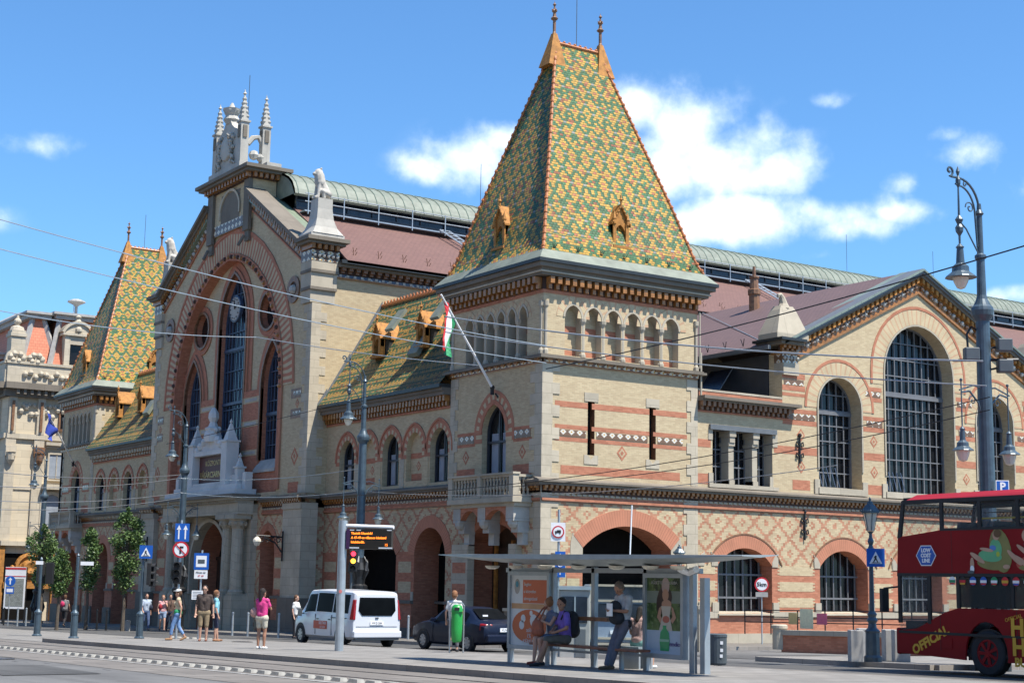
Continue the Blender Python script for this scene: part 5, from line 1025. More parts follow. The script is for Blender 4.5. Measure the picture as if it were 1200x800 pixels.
# parking sign and camera boxes on the big lamp
def panel(name, w, h, th, mat, parent, o, nx, up=(0, 0, 1), r=.0, bevel=0.0):   # plate centred at o, facing nx
    n = Vector(nx).normalized(); x = Vector(up).cross(n).normalized(); u = Vector(up); mb = MB(); o = Vector(o)
    q = [(-w/2, -h/2), (w/2, -h/2), (w/2, h/2), (-w/2, h/2)] if not r else [(w/2*math.cos(a), h/2*math.sin(a)) for a in [2*math.pi*k/20 for k in range(20)]]
    mb.hexa([o+x*a+u*b for a, b in q], [o+x*a+u*b+n*th for a, b in q]); return mb.build(name, mat, parent, bevel=bevel)
def facing(o, n, lift): n = Vector(n).normalized(); x = Vector((0, 0, 1)).cross(n); return basis(Vector(o)+n*lift, x, (0, 0, 1))
fc = Vector((-FH.x, -FH.y, 0))     # towards the camera
def lrt(k): return Vector((_sy, -_cy, 0))*k
for dx, z in ((-.36, 8.05), (.5, 8.3), (.5, 7.75)):
    o = lrt(dx)+Vector((0, 0, z)); b = panel('floodlight', .38, .34, .28, 'dgrey', D, o, fc, bevel=.03); a = MB(); a.tube([o+fc*.02, Vector((0, 0, z-.1))], .03, 0, 5); a.build('floodlight_arm', 'iron', D)
b = MB(); b.tube([lrt(-.8)+Vector((0, 0, 7.9)), lrt(.9)+Vector((0, 0, 7.95))], .04, 0, 6); b.tube([lrt(-.4)+Vector((0, 0, 8.2)), lrt(-.42)+Vector((0, 0, 8.6)), lrt(-.3)+Vector((0, 0, 8.8)), lrt(-.15)+Vector((0, 0, 8.7))], .03, 0, 5); b.build('cross_arm', 'iron', D)
def park_sign(parent, o, n, s):
    p = panel('parking_sign', s, s, .02, 'wpaint', parent, o, n); panel('blue_field', s*.86, s*.86, .004, 'blue', p, Vector(o)+Vector(n).normalized()*.021, n); text_mesh('letter', 'P', s*.85, 'wpaint', p, facing(o, n, .028), bold=.01)
park_sign(D, lrt(.3)+fc*.25+Vector((0, 0, 4.62)), fc, .34)

# --------- old candelabra lantern on the island
def lantern_post(loc, label, s=1.0, sign=True):
    t = thing('lantern_post', label, 'street lamp', loc, 0, 'short cast-iron lantern posts'); S = lambda *a: tuple(v*s for v in a)
    b = MB(); b.lathe((0, 0, 0), [S(.24, 0), S(.24, .12), S(.19, .18), S(.18, .75), S(.21, .8), S(.12, .88), S(.1, 1.0), S(.15, 1.08), S(.1, 1.16), S(.13, 1.24), S(.075, 1.32)], 0, 12); b.build('base', 'lamp', t)
    p = MB(); p.lathe((0, 0, 0), [S(.07, 1.3), S(.055, 2.9), S(.09, 2.95), S(.05, 3.05), S(.09, 3.15), S(.05, 3.25), S(.04, 3.35), S(.1, 3.42)], 0, 10); p.build('pole', 'lamp', t)
    g = MB(); g.lathe((0, 0, 0), [S(.1, 3.43), S(.2, 3.9)], 0, 6); g.build('lamp_glass', 'lampg', t)
    c = MB(); c.lathe((0, 0, 0), [S(.27, 3.9), S(.27, 3.95), S(.15, 4.1), S(.1, 4.13), S(.08, 4.2), S(.03, 4.22), S(.04, 4.28), S(0, 4.34)], 0, 6)
    for k in range(6): a = k*math.pi/3; c.tube([Vector((.1*math.cos(a), .1*math.sin(a), 3.43))*s, Vector((.205*math.cos(a), .205*math.sin(a), 3.92))*s], .012*s, 0, 4); c.lathe(Vector((.26*math.cos(a), .26*math.sin(a), 3.94))*s, [(.02, 0), (0, .09)], 0, 4)
    c.build('lamp_cap', 'lamp', t); return t
def ped_sign(parent, o, n, s):
    p = panel('crossing_sign', s, s, .02, 'blue', parent, o, n); m = facing(o, n, .024)
    tri = MB(); f = Frame((0, 0, 0), (1, 0, 0), (0, 0, 1))
    def flat(name, pts, mat, z): q = MB(); q.hexa([(x*s, y*s, z) for x, y in pts], [(x*s, y*s, z+.003) for x, y in pts]); ob = q.build(name, mat, p); ob.data.transform(m); return ob
    flat('white_triangle', [(-.36, -.33), (.36, -.33), (0, .34)], 'wpaint', 0)
    flat('walking_figure', [(-.03, .12), (.05, .1), (.04, -.05), (.14, -.25), (.08, -.25), (0, -.1), (-.1, -.25), (-.16, -.25), (-.05, -.02), (-.12, -.02)], 'black', .004)
    flat('stripes', [(-.25, -.3), (.25, -.3), (.22, -.26), (-.22, -.26)], 'black', .004); return p
t = lantern_post(on(1023, 775, .13), 'short cast-iron lantern post with a blue crossing sign between concrete blocks, left of the bus'); ped_sign(t, fc*.09+lrt(.1)+Vector((0, 0, 2.72)), fc, .48)
lantern_post(at_depth(796, 60.5, .0), 'cast-iron lantern post whose cap shows above the shelter roof, by the tower arch', .93)
# concrete blocks round it
for i, (px, py, w, h, d, lb) in enumerate(((1003, 775, .34, .82, .42, 'pale concrete block left of the lantern post on the island'), (1013, 770, .4, .84, .4, 'grey concrete block just behind the left pale block'), (1043, 774, .34, .84, .5, 'grey concrete block right of the lantern post'), (1056, 775, .42, .84, .4, 'pale concrete block nearest the bus front'))):
    t = MB(); t.box(-w/2, w/2, -d/2, d/2, 0, h); o = on(px, py, .13); b = t.build('concrete_block', 'kerb', None, loc=o, rot=R(-35), bevel=.02); tag(b, lb, 'concrete block', 'concrete blocks on the island')
M['conc'] = m_plain('pale_concrete', (.36, .35, .33), .8, 0, .15, 3)
for o in list(bpy.data.objects):
    if o.name.startswith('concrete_block'): o.data.materials[0] = M['conc']

# --------- grey posts with traffic lights and signs
def traffic_head(parent, o, n, lit=(), s=1.0, nl=3):
    o = Vector(o); n = Vector(n).normalized(); x = Vector((0, 0, 1)).cross(n); mb = MB(); h = .29*nl*s; q = [(-.16*s, 0), (.16*s, 0), (.16*s, h), (-.16*s, h)]
    mb.hexa([o+x*a+Vector((0, 0, b)) for a, b in q], [o+x*a+Vector((0, 0, b))+n*.16*s for a, b in q]); hd = mb.build('signal_head', 'black', parent, bevel=.02)
    for k in range(nl):
        c = o+Vector((0, 0, .145*s+.29*s*k))+n*.16*s; l = MB(); l.lathe(c, [(.1*s, 0), (.1*s, .015), (.05*s, .03), (0, .03)], 0, 14, n); mt_ = lit[k] if k < len(lit) and lit[k] else 'glass'; l.build('lens', mt_, hd)
        v = MB(); 
        for j in range(8): a0 = math.pi*j/8; a1 = math.pi*(j+1)/8; e = lambda a, r, d: c+x*math.cos(a)*r+Vector((0, 0, math.sin(a)*r))+n*d; v.hexa([e(a0, .115*s, 0), e(a1, .115*s, 0), e(a1, .12*s, .16*s), e(a0, .12*s, .16*s)], [e(a0, .125*s, 0), e(a1, .125*s, 0), e(a1, .13*s, .16*s), e(a0, .13*s, .16*s)])
        v.build('visor', 'black', hd)
    return hd
def post(loc, label, H, r=.06, collar=.9):
    t = thing('signal_post', label, 'signal post', loc, 0, 'grey posts with a thick foot on the platform'); p = MB(); p.lathe((0, 0, 0), [(.2, 0), (.2, .05), (.14, .1), (.13, collar), (.15, collar+.02), (.15, collar+.08), (.08, collar+.16), (r, collar+.2), (r, H), (r*.8, H+.04), (r*1.2, H+.1), (0, H+.2)], 0, 12); p.build('pole', 'lamp', t); return t
t = post(on(43, 745), 'grey post at the far left end, carrying dark signal boxes seen edge-on', 3.0); traffic_head(t, (.12, .3, 2.1), (0, 1, 0)); traffic_head(t, (.3, -.15, 2.1), (.6, .8, 0)); panel('small_plate', .3, .14, .02, 'wpaint', t, (-.1, -.1, 2.95), fc)
t = post(on(86, 748), 'grey post with a small white plate at its top, second from the left', 3.05); panel('small_plate', .5, .14, .02, 'wpaint', t, lrt(.36)+Vector((0, 0, 2.85)), fc)
t = post(on(163, 748), 'grey post with a blue crossing sign and black signal heads', 3.0); ped_sign(t, lrt(.12)+fc*.1+Vector((0, 0, 3.4)), fc, .52); traffic_head(t, lrt(.2)+Vector((0, 0, 2.1)), (_sy, -_cy, 0)); traffic_head(t, lrt(.35)+Vector((0, 0, 2.05)), (.9, .3, 0), s=.9)
# lane sign, no-trucks sign and lights on the lamp beside the portal
t = thing('traffic_sign', 'blue rectangular two-lane arrow sign above a round red-ringed sign, on the lamp by the portal', 'traffic sign', on(206, 752)); S0 = Vector((0, 0, 0))
p = MB(); p.tube([(0, 0, 0), (0, 0, 4.4)], .045, 0, 8); p.build('pole', 'galv', t)
s_ = panel('lane_sign', .52, .66, .02, 'blue', t, fc*.05+lrt(.05)+Vector((0, 0, 3.95)), fc); m = facing(fc*.05+lrt(.05)+Vector((0, 0, 3.95)), fc, .024)
for dx in (-.12, .12):
    q = MB(); q.hexa([(dx-.025, -.24, 0), (dx+.025, -.24, 0), (dx+.025, .12, 0), (dx-.025, .12, 0)], [(dx-.025, -.24, .004), (dx+.025, -.24, .004), (dx+.025, .12, .004), (dx-.025, .12, .004)]); q.hexa([(dx-.08, .1, 0), (dx+.08, .1, 0), (dx, .27, 0)], [(dx-.08, .1, .004), (dx+.08, .1, .004), (dx, .27, .004)]); o = q.build('arrow', 'wpaint', s_); o.data.transform(m)
def ring_sign(parent, o, r, glyph=None, gs=.3, truck=False):
    o = Vector(o); p = panel('round_sign', 2*r, 2*r, .02, 'red', parent, o, fc, r=1); panel('white_field', 1.56*r, 1.56*r, .004, 'wpaint', p, o+fc*.021, fc, r=1)
    if glyph: text_mesh('sign_text', glyph, gs, 'black', p, facing(o, fc, .03), bold=.006)
    if truck:
        m = facing(o, fc, .028); q = MB(); b = lambda x0, x1, y0, y1: q.hexa([(x0*r, y0*r, 0), (x1*r, y0*r, 0), (x1*r, y1*r, 0), (x0*r, y1*r, 0)], [(x0*r, y0*r, .004), (x1*r, y0*r, .004), (x1*r, y1*r, .004), (x0*r, y1*r, .004)])
        b(-.2, .45, -.15, .3); b(-.5, -.24, -.15, .15)
        for x in (-.35, .3): q.lathe((x*r, -.22*r, 0), [(.12*r, 0), (.12*r, .004)], 0, 10)
        k = q.build('truck_symbol', 'black', p); k.data.transform(m)
    return p
rs = ring_sign(t, fc*.06+lrt(.03)+Vector((0, 0, 3.33)), .3); m = facing(fc*.06+lrt(.03)+Vector((0, 0, 3.33)), fc, .03); q = MB()
q.hexa([(-.04, -.15, 0), (.02, -.15, 0), (.02, .05, 0), (-.04, .05, 0)], [(-.04, -.15, .004), (.02, -.15, .004), (.02, .05, .004), (-.04, .05, .004)]); q.hexa([(-.04, .05, 0), (.1, .05, 0), (.1, .12, 0), (-.04, .12, 0)], [(-.04, .05, .004), (.1, .05, .004), (.1, .12, .004), (-.04, .12, .004)]); k = q.build('turn_arrow', 'black', rs); k.data.transform(m)
q = MB(); q.hexa([(-.2, .17, .006), (-.17, .2, .006), (.2, -.17, .006), (.17, -.2, .006)], [(-.2, .17, .01), (-.17, .2, .01), (.2, -.17, .01), (.17, -.2, .01)]); k = q.build('red_bar', 'red', rs); k.data.transform(m)
traffic_head(t, lrt(-.05)+Vector((0, 0, 2.1)), fc, s=.9)
# bus stop pole
t = thing('tram_stop_sign', 'white pole with a blue framed tram stop sign and a white notice lower down', 'stop sign', on(232, 751, .0)); p = MB(); p.tube([(0, 0, 0), (0, 0, 3.4)], .04, 0, 8); p.build('pole', 'galv', t)
o = lrt(0)+fc*.05+Vector((0, 0, 2.98)); b = panel('stop_plate', .56, .62, .025, 'blue', t, o, fc); panel('white_field', .4, .42, .004, 'wpaint', b, o+fc*.026, fc); m = facing(o, fc, .032)
q = MB(); q.hexa([(-.13, -.08, 0), (.13, -.08, 0), (.13, .07, 0), (-.13, .07, 0)], [(-.13, -.08, .004), (.13, -.08, .004), (.13, .07, .004), (-.13, .07, .004)]); k = q.build('tram_symbol', 'dgrey', b); k.data.transform(m)
o2 = o-Vector((0, 0, .49)); b2 = panel('name_plate', .5, .32, .02, 'wpaint', t, o2, fc); text_mesh('stop_name', 'Fővám tér', .09, 'black', b2, facing(o2+Vector((0, 0, .07)), fc, .025)); text_mesh('line_numbers', '47 49', .1, 'red', b2, facing(o2-Vector((0, 0, .06)), fc, .025))
o3 = Vector((0, 0, 1.72))+fc*.05-lrt(.1); b3 = panel('timetable', .42, .34, .02, 'wpaint', t, o3, fc)
for k in range(5): panel('text_line', .32, .012, .003, 'dgrey', b3, o3+fc*.021+Vector((0, 0, .11-.055*k)), fc)
# departure board pole
t = thing('departure_board', 'light grey pole carrying a black departure board with orange text', 'departure board', on(397, 768, .0)); p = MB(); p.tube([(0, 0, 0), (0, 0, 3.7)], .12, 0, 16); p.build('pole', 'galv', t); bx = lrt(.82)+Vector((0, 0, 0))
bn = (fc*1.0-lrt(.28)).normalized(); xr = Vector((0, 0, 1)).cross(bn)
ar = MB(); ar.tube([Vector((0, 0, 3.56)), xr*1.5+Vector((0, 0, 3.52))], .05, 0, 8); ar.build('arm', 'wpaint', t)
o = xr*.8+Vector((0, 0, 3.19)); scr = m_plain('display_black', (.02, .018, .016), .35); b = panel('display', 1.34, .56, .16, scr, t, o-bn*.08, bn, bevel=.01); panel('purple_edge', .1, .54, .006, m_plain('purple_strip', (.06, .02, .08), .4), b, o+bn*.081-xr*.61, bn)
am = m_emit('amber_led', (1.0, .22, .02), 1.6)
for k, tx in enumerate(('Tisztelt Utasaink!', 'A 47-49-es villamos késéssel', 'közlekedik.')): text_mesh('led_text', tx, .09, am, b, facing(o+Vector((0, 0, .155-.12*k))-xr*.52, bn, .084), align='LEFT', bold=.002)
text_mesh('led_clock', '15', .1, am, b, facing(o+Vector((0, 0, -.16))+xr*.52, bn, .084))
for dx, w_ in ((-.45, .35), (.5, .4)): panel('caption_strip', w_, .035, .004, 'wpaint', b, o+bn*.081+xr*dx-Vector((0, 0, .24)), bn)
for dx in (-.5, -.3, .6): panel('caption_strip', .13, .025, .004, 'wpaint', b, o+bn*.081+xr*dx+Vector((0, 0, .245)), bn)
panel('sticker', .09, .1, .125, m_plain('pink_sticker', (.6, .18, .16), .5), t, Vector((0, 0, 1.75)), fc, r=1)
# red-amber signal behind the board
t = thing('traffic_light', 'black traffic light showing red and amber, under the departure board', 'traffic light', yplane(412, -7.0)+Vector((0, 0, .0)))
p = MB(); p.tube([(0, 0, 0), (0, 0, 4.1)], .05, 0, 8); p.build('pole', 'dgrey', t); traffic_head(t, fc*.05+lrt(.08)+Vector((0, 0, 2.72)), fc, (None, m_emit('amber_lamp', (1.0, .45, .04), 2.5), m_emit('red_lamp', (1.0, .03, .06), 2.5)), s=.95)
# left information signs
t = thing('traffic_sign', 'round blue arrow sign over a small blue plate, at the left edge', 'traffic sign', on(9, 733)); p = MB(); p.tube([(0, 0, 0), (0, 0, 2.9)], .03, 0, 6); p.build('pole', 'galv', t); o = Vector((0, 0, 2.65))+fc*.04; b = panel('round_sign', .62, .62, .02, 'blue', t, o, fc, r=1); m = facing(o, fc, .024)
q = MB(); q.hexa([(-.04, -.2, 0), (.04, -.2, 0), (.04, .08, 0), (-.04, .08, 0)], [(-.04, -.2, .004), (.04, -.2, .004), (.04, .08, .004), (-.04, .08, .004)]); q.hexa([(-.12, .06, 0), (.12, .06, 0), (0, .22, 0)], [(-.12, .06, .004), (.12, .06, .004), (0, .22, .004)]); k = q.build('arrow', 'wpaint', b); k.data.transform(m)
o -= Vector((0, 0, .55)); b = panel('plate', .5, .4, .02, 'blue', t, o, fc); panel('white_field', .38, .2, .004, 'wpaint', b, o+fc*.021, fc)
t = thing('information_board', 'tall white information board with a red heading strip behind the round blue sign', 'information board', on(15, 731)); b = panel('board', 1.35, 2.7, .08, 'wpaint', t, Vector((0, 0, 2.35)), fc); panel('heading', 1.35, .12, .01, 'red', b, Vector((0, 0, 3.6))+fc*.08, fc); panel('heading', 1.35, .05, .01, 'red', b, Vector((0, 0, 3.1))+fc*.08, fc)
mp = m_paving('map_print', (.34, .36, .33), .13, .08, .01, .6); panel('map', 1.15, 1.8, .008, mp, b, Vector((0, 0, 2.05))+fc*.08, fc)
p = MB(); [p.tube([lrt(k)+Vector((0, 0, 0)), lrt(k)+Vector((0, 0, 3.7))], .05, 0, 6) for k in (-.7, .7)]; p.build('frame_post', 'iron', t)
# 5 km/h sign
t = thing('traffic_sign', 'round red-ringed 5 km sign with a white plate, in front of the brick wall', 'traffic sign', on(893, 758)); p = MB(); p.tube([(0, 0, 0), (0, 0, 2.8)], .03, 0, 6); p.build('pole', 'galv', t); ring_sign(t, Vector((0, 0, 2.62))+fc*.04, .31, '5km', .24); panel('plate', .52, .2, .02, 'conc', t, Vector((0, 0, 2.2))+fc*.04, fc)
# sign with trucks ban and blue cycle plate behind the shelter
t = thing('traffic_sign', 'white square no-lorries sign above a tall blue cycle-lane plate, seen over the shelter roof', 'traffic sign', at_depth(654, 45, .13)); p = MB(); p.tube([(0, 0, 0), (0, 0, 4.1)], .04, 0, 6); p.build('pole', 'galv', t)
o = Vector((0, 0, 3.45))+fc*.04; b = panel('square_plate', .42, .54, .015, 'wpaint', t, o-lrt(.02), fc); ring_sign(b, o+fc*.016-lrt(.02), .18, truck=True); o = Vector((0, 0, 2.52))+fc*.04+lrt(.05); b = panel('cycle_plate', .3, .74, .02, 'blue', t, o, fc); m = facing(o, fc, .024)
q = MB(); q.hexa([(-.012, -.3, 0), (.012, -.3, 0), (.012, -.12, 0), (-.012, -.12, 0)], [(-.012, -.3, .004), (.012, -.3, .004), (.012, -.12, .004), (-.012, -.12, .004)]); q.hexa([(-.05, .2, 0), (.05, .2, 0), (0, .32, 0)], [(-.05, .2, .004), (.05, .2, .004), (0, .32, .004)])
q.tube([(.07*math.cos(a)-.0, .07*math.sin(a), .002) for a in [k*math.pi/6 for k in range(13)]], .008, 0, 4); k = q.build('cycle_symbol', 'wpaint', b); k.data.transform(m)
# --------- bins, posts, bollards
t = thing('litter_bin', 'bright green litter bin hung between two steel legs on the platform', 'litter bin', on(534.5, 770, .0)); 
p = MB(); hw = .19; d_ = lrt(1)
p.tube([d_*-hw, d_*-hw+Vector((0, 0, 1.42)), d_*(-hw+.06)+Vector((0, 0, 1.5)), d_*(hw-.06)+Vector((0, 0, 1.5)), d_*hw+Vector((0, 0, 1.42)), d_*hw], .022, 0, 8); p.build('steel_frame', 'steel', t)
gm = m_plain('bin_green', (.02, .30, .055), .4, 0, .06); b = MB(); ax = -fc; rings = []
for z, w_, dd, fo in ((.42, .10, .08, .06), (.46, .14, .11, .05), (.8, .155, .13, .03), (1.2, .16, .15, 0), (1.32, .16, .15, 0), (1.41, .13, .11, 0), (1.45, .07, .06, .0)):
    rings.append([d_*(w_*math.cos(a))+ax*(dd*math.sin(a)-fo)+Vector((0, 0, z)) for a in [2*math.pi*k/14 for k in range(14)]])
for a, c in zip(rings, rings[1:]):
    for k in range(14): b.face([a[k], a[(k+1) % 14], c[(k+1) % 14], c[k]])
b.face(rings[0]); b.face(rings[-1]); bo = b.build('bin_body', gm, t, smooth=True); q = panel('bin_mouth', .14, .08, .02, 'black', bo, fc*.14+Vector((0, 0, 1.33)), fc); panel('lid_edge', .325, .02, .16, m_plain('bin_green_dark', (.012, .16, .03), .4), bo, Vector((0, 0, 1.25)), fc)
t = thing('litter_bin', 'dark grey round litter bin right of the shelter', 'litter bin', on(841, 781, .0)); b = MB(); b.lathe((0, 0, 0), [(.2, .05), (.225, .1), (.23, .72), (.24, .74), (.24, .8), (.2, .82), (.18, .76), (0, .74)], 0, 20); b.build('bin_body', 'dgrey', t); b = MB(); b.lathe((0, 0, 0), [(.1, 0), (.1, .06)], 0, 10); b.build('foot', 'iron', t); 
for z, k in ((.6, .07), (.42, .07), (.28, .06)): panel('sticker', .07, .08, .003, 'wpaint', t, fc*.232+lrt(k)+Vector((0, 0, z)), fc)
b = MB(); b.lathe((0, 0, 0), [(.06, 0), (.055, .04), (.055, .95), (.06, .97), (.05, 1.02), (0, 1.04)], 0, 12); tag(b.build('bollard', 'dgrey', loc=on(826, 797, .0)), 'dark grey bollard beside the right end of the shelter', 'bollard')
bol = [(272, 744, 1), (290, 745, 1), (326, 747, 1), (344, 747.5, 0), (102, 737, 1), (113, 737.5, 0), (124, 738, 0), (66, 735, 0), (30, 733, 1), (20, 733, 1), (4, 732, 0), (478, 751, 1)]
lbs = ['slim pale bollard just right of the entrance portal foot', 'slim pale bollard left of the woman in pink', 'slim pale bollard right of the woman in pink', 'slim dark bollard at the front of the white van', 'slim pale bollard right of the second grey post', 'first dark bollard left of the big tree', 'second dark bollard left of the big tree', 'dark bollard under the middle tree', 'pale bollard below the left tree', 'pale bollard right of the round blue sign', 'dark bollard at the left edge', 'slim pale bollard between the van and the dark car']
for (px, py, pale), lb in zip(bol, lbs):
    b = MB(); b.lathe((0, 0, 0), [(.055, 0), (.05, .03), (.045, .95), (.055, .97), (.05, 1.02), (0, 1.05)], 0, 10); tag(b.build('bollard', 'galv' if pale else 'iron', loc=on(px, py, .05)), lb, 'bollard', 'slim bollards along the far pavement')
b = MB(); b.lathe((0, 0, 0), [(.26, 0), (.26, .74), (.3, .76), (.3, .86), (.24, .9), (0, .9)], 0, 16); tag(b.build('stone_bollard', 'trim', loc=at_depth(913, 57.5, .1)), 'thick white round stone bollard at the end of the ramp wall', 'bollard')
b = MB(); b.lathe((0, 0, 0), [(.14, 0), (.14, .5), (.16, .52), (0, .56)], 0, 12); tag(b.build('stone_post', 'conc', loc=on(149, 739, .0)), 'short stubby grey stone post right of the big tree trunk', 'bollard')
# ramp wall and railing with notices
A_, B_ = at_depth(915, 57.3), at_depth(1100, 53.2); dr = (B_-A_).normalized(); nr = Vector((0, 0, 1)).cross(dr).normalized()
if nr.dot(fc) < 0: nr = -nr
RF = Frame(A_, dr, nr); L_ = (B_-A_).length
t = thing('ramp_wall', 'low red brick ramp wall with a pale stone coping in front of the market wall', 'wall', (0, 0, 0)); w = MB(); w.fbox(RF, 0, L_, -.1, .62, -.25, 0); w.build('brick_face', 'rb', t); w = MB(); w.fbox(RF, -.05, L_, .62, .80, -.35, .06); w.build('coping', 'trim', t)
t = thing('railing', 'thin dark iron railing standing on the ramp wall with notices tied to it', 'railing', (0, 0, 0)); R2 = Frame(A_-nr*1.0, dr, nr); r = MB()
for z in (1.05, 1.25, 1.5): r.tube([R2.P(-2.2, z, 0), R2.P(L_, z, 0)], .022, 0, 6)
k = -2.2
while k < L_: r.tube([R2.P(k, .6, 0), R2.P(k, 1.5, 0)], .025, 0, 6); k += 1.15
r.build('rails', 'iron', t)
for px, c, w_, h_, lb in ((930, (.55, .42, .18), .36, .42, 'small ochre notice on the railing'), (946, (.62, .62, .42), .55, .72, 'large pale yellow notice on the railing'), (964, (.55, .12, .2), .42, .4, 'small pink notice on the railing')):
    v = ray(px, 740); kk = ((R2.o-CAM).dot(nr))/(v.dot(nr)); p = CAM+v*kk; p.z = gz(p.x, p.y)+1.22; b = panel('notice', w_, h_, .02, m_plain('notice_'+str(px), c, .6, 0, .1, 12), None, p+nr*.03, nr); tag(b, lb, 'notice')
# overhead wires
def wire(name, a, b, sag, r, lab, mat='iron', n=14):
    a, b = Vector(a), Vector(b); m = MB(); m.tube([a+(b-a)*k/n-Vector((0, 0, sag*4*(k/n)*(1-k/n))) for k in range(n+1)], r, 0, 5); tag(m.build(name, mat), lab, 'wire', 'overhead tram wires')
def pt(px, py, d): v = ray(px, py); return CAM+v*(d/(v.x*FH.x+v.y*FH.y))
wire('overhead_wire', pt(-60, 240, 40), pt(640, 405, 58), .3, .018, 'overhead wire from the top left passing the centre gable to the tower', 'galv'); wire('overhead_wire', pt(-60, 276, 42), pt(640, 425, 60), .3, .018, 'second overhead wire just below the first, crossing the giant arch', 'galv')
wire('overhead_wire', pt(-60, 352, 50), pt(300, 395, 62), .3, .018, 'overhead wire crossing the far tower roof to the gable', 'galv'); wire('overhead_wire', pt(300, 395, 62), pt(560, 428, 60), .1, .018, 'overhead wire between the gable and the near tower', 'galv')
wire('overhead_wire', pt(522, 371, 45), pt(1152, 423, 39), .25, .024, 'thick pale cable from the flag to the big lamp arm', 'galv'); wire('overhead_wire', pt(522, 389, 47), pt(1156, 452, 39), .2, .018, 'thin cable below the thick pale cable on the tower', 'galv')
wire('overhead_wire', pt(640, 432, 52), pt(1260, 270, 34), .2, .02, 'black wire rising to the right in front of the gable'); wire('overhead_wire', pt(420, 580, 60), pt(1160, 395+70, 39), .5, .014, 'thin dark wire sloping up to the big lamp'); wire('overhead_wire', pt(600, 570, 55), pt(1160, 480, 39), .3, .014, 'thin dark wire sloping up to the big lamp, below the other')
for k, (ya, yb) in enumerate(((546, 556), (566, 560), (583, 577), (594, 583))):
    wire('overhead_wire', pt(-60, ya, 60), pt(212, yb, 76), .3, .016, ['highest', 'second', 'third', 'lowest'][k]+' of the four thin wires from the left edge to the portal lamp', 'steel')
for k, (ya, yb) in enumerate(((560, 549), (577, 575))): wire('overhead_wire', pt(212, ya, 76), pt(420, yb, 65), .25, .016, ('upper' if k == 0 else 'lower')+' thin wire between the portal lamp and the board lamp', 'steel')
wire('overhead_wire', pt(420, 575, 65), pt(980, 545, 48), .5, .014, 'thin wire from the board lamp to the right', 'steel'); wire('overhead_wire', pt(195, 520, 60), pt(520, 440, 58), .1, .012, 'short dark wire crossing the entrance side', 'iron')
# flags
def flag(base, tip, label, cols, drop, wid, name='flag', bend=None):
    t = thing(name, label, 'flag', (0, 0, 0)); base, tip = Vector(base), Vector(tip); m = MB(); m.tube([base, tip], [.06, .035], 0, 8); m.build('flag_pole', 'wpaint' if bend is None else 'dgrey', t); d = (base-tip).normalized()
    hold = MB(); hold.tube([base-d*.0, base+Vector((0, 0, -.3))], .09, 0, 6); hold.tube([base+d*.3, base+Vector((.5, 0, -.6))], .04, 0, 5); hold.ball(base, .12, 0, 6); hold.build('bracket', 'iron', t)
    n = 10; rows = []
    for i in range(n+1):
        s = i/n; row = []
        for j in range(7):
            q = j/6; p = tip+d*(.25+wid*q*(1-.55*s))-Vector((0, 0, drop*s)); p += Vector((.16*math.sin(9*q+4*s), .16*math.cos(7*q+3*s)*(.3+s), 0)); row.append(p)
        rows.append(row)
    k3 = len(cols)
    for c in range(k3):
        mb = MB(); j0, j1 = round(6*c/k3), round(6*(c+1)/k3)
        for i in range(n):
            for j in range(j0, j1): mb.hexa([rows[i][j], rows[i][j+1], rows[i+1][j+1], rows[i+1][j]], [v+Vector((.012, .012, 0)) for v in (rows[i][j], rows[i][j+1], rows[i+1][j+1], rows[i+1][j])])
        mb.build('flag_stripe', cols[c], t)
fg = m_plain('flag_green', (.02, .26, .10), .7, 0, .05); fr = m_plain('flag_red', (.55, .02, .03), .7, 0, .05)
flag(FF.P(3.2, 10.55, .35), pt(517, 345, 61.5), 'red, white and green flag hanging from a slanted pole on the near tower', [fr, 'wpaint', fg], 2.0, 1.15)
flag(FF.P(58.2, 10.4, .3), pt(54, 480, 104), 'blue flag furled round a slanted pole on the far tower', [m_plain('flag_blue', (.03, .06, .35), .7)], 1.4, 2.6)
# ================================================================ tram shelter with its posters
sx = -15.4
def SP(px, X=sx): return yplane(px, X)
t = thing('tram_shelter', 'glass and grey steel tram shelter with a thin winged roof and two poster cases', 'shelter', (0, 0, 0))
ys = {px: SP(px).y for px in (598, 645, 698, 757, 805, 820, 524, 897)}
def gzz(y, x=sx): return gz(x, y)+.13
F3 = Frame((sx, 0, 0), (0, 1, 0), (-1, 0, 0))
for px, w_ in ((600, .12), (650, .07), (697, .12), (758, .12), (812, .12)):
    y = SP(px).y; m = MB(); m.box(sx-.05, sx+.06, y-w_/2, y+w_/2, gzz(y)-.1, 2.82); m.build('post', 'galv', t, bevel=.01)
yA, yB = ys[598], SP(818).y
# roof: thin wing, wider in the middle, ends taper and rise
r = MB(); n = 20; yl, yr = SP(526, -15.9).y, SP(884, -15.9).y; ring_ = []
for i in range(n+1):
    s = i/n; y = yl+(yr-yl)*s; e = abs(2*s-1); x0, x1 = -16.7+.5*e**3, -14.9-.4*e**3; th = .2*(1-e**2.2)+.03; zt = 3.10-.07*s
    ring_.append([(x0, y, zt), (x1, y, zt+.03), (x1+.2*0, y, zt+.03-th*.5), ((x0+x1)/2, y, zt-th), (x0, y, zt-th*.45)])
for a, b in zip(ring_, ring_[1:]): r.hexa(a, b)
r.build('roof', m_plain('shelter_roof_grey', (.30, .34, .35), .45, .2), t)
bm_ = MB(); bm_.box(sx-.05, sx+.05, yB-.1, yA+.1, 2.7, 2.8); bm_.build('top_beam', 'galv', t)
for px in (598, 626, 660, 700, 745, 785, 818):
    y = SP(px).y; l = MB(); l.lathe((sx-.5, y, 2.84), [(.18, 0), (.15, -.05), (.07, -.08), (0, -.08)], 0, 12); l.build('roof_light', 'lampg', t)
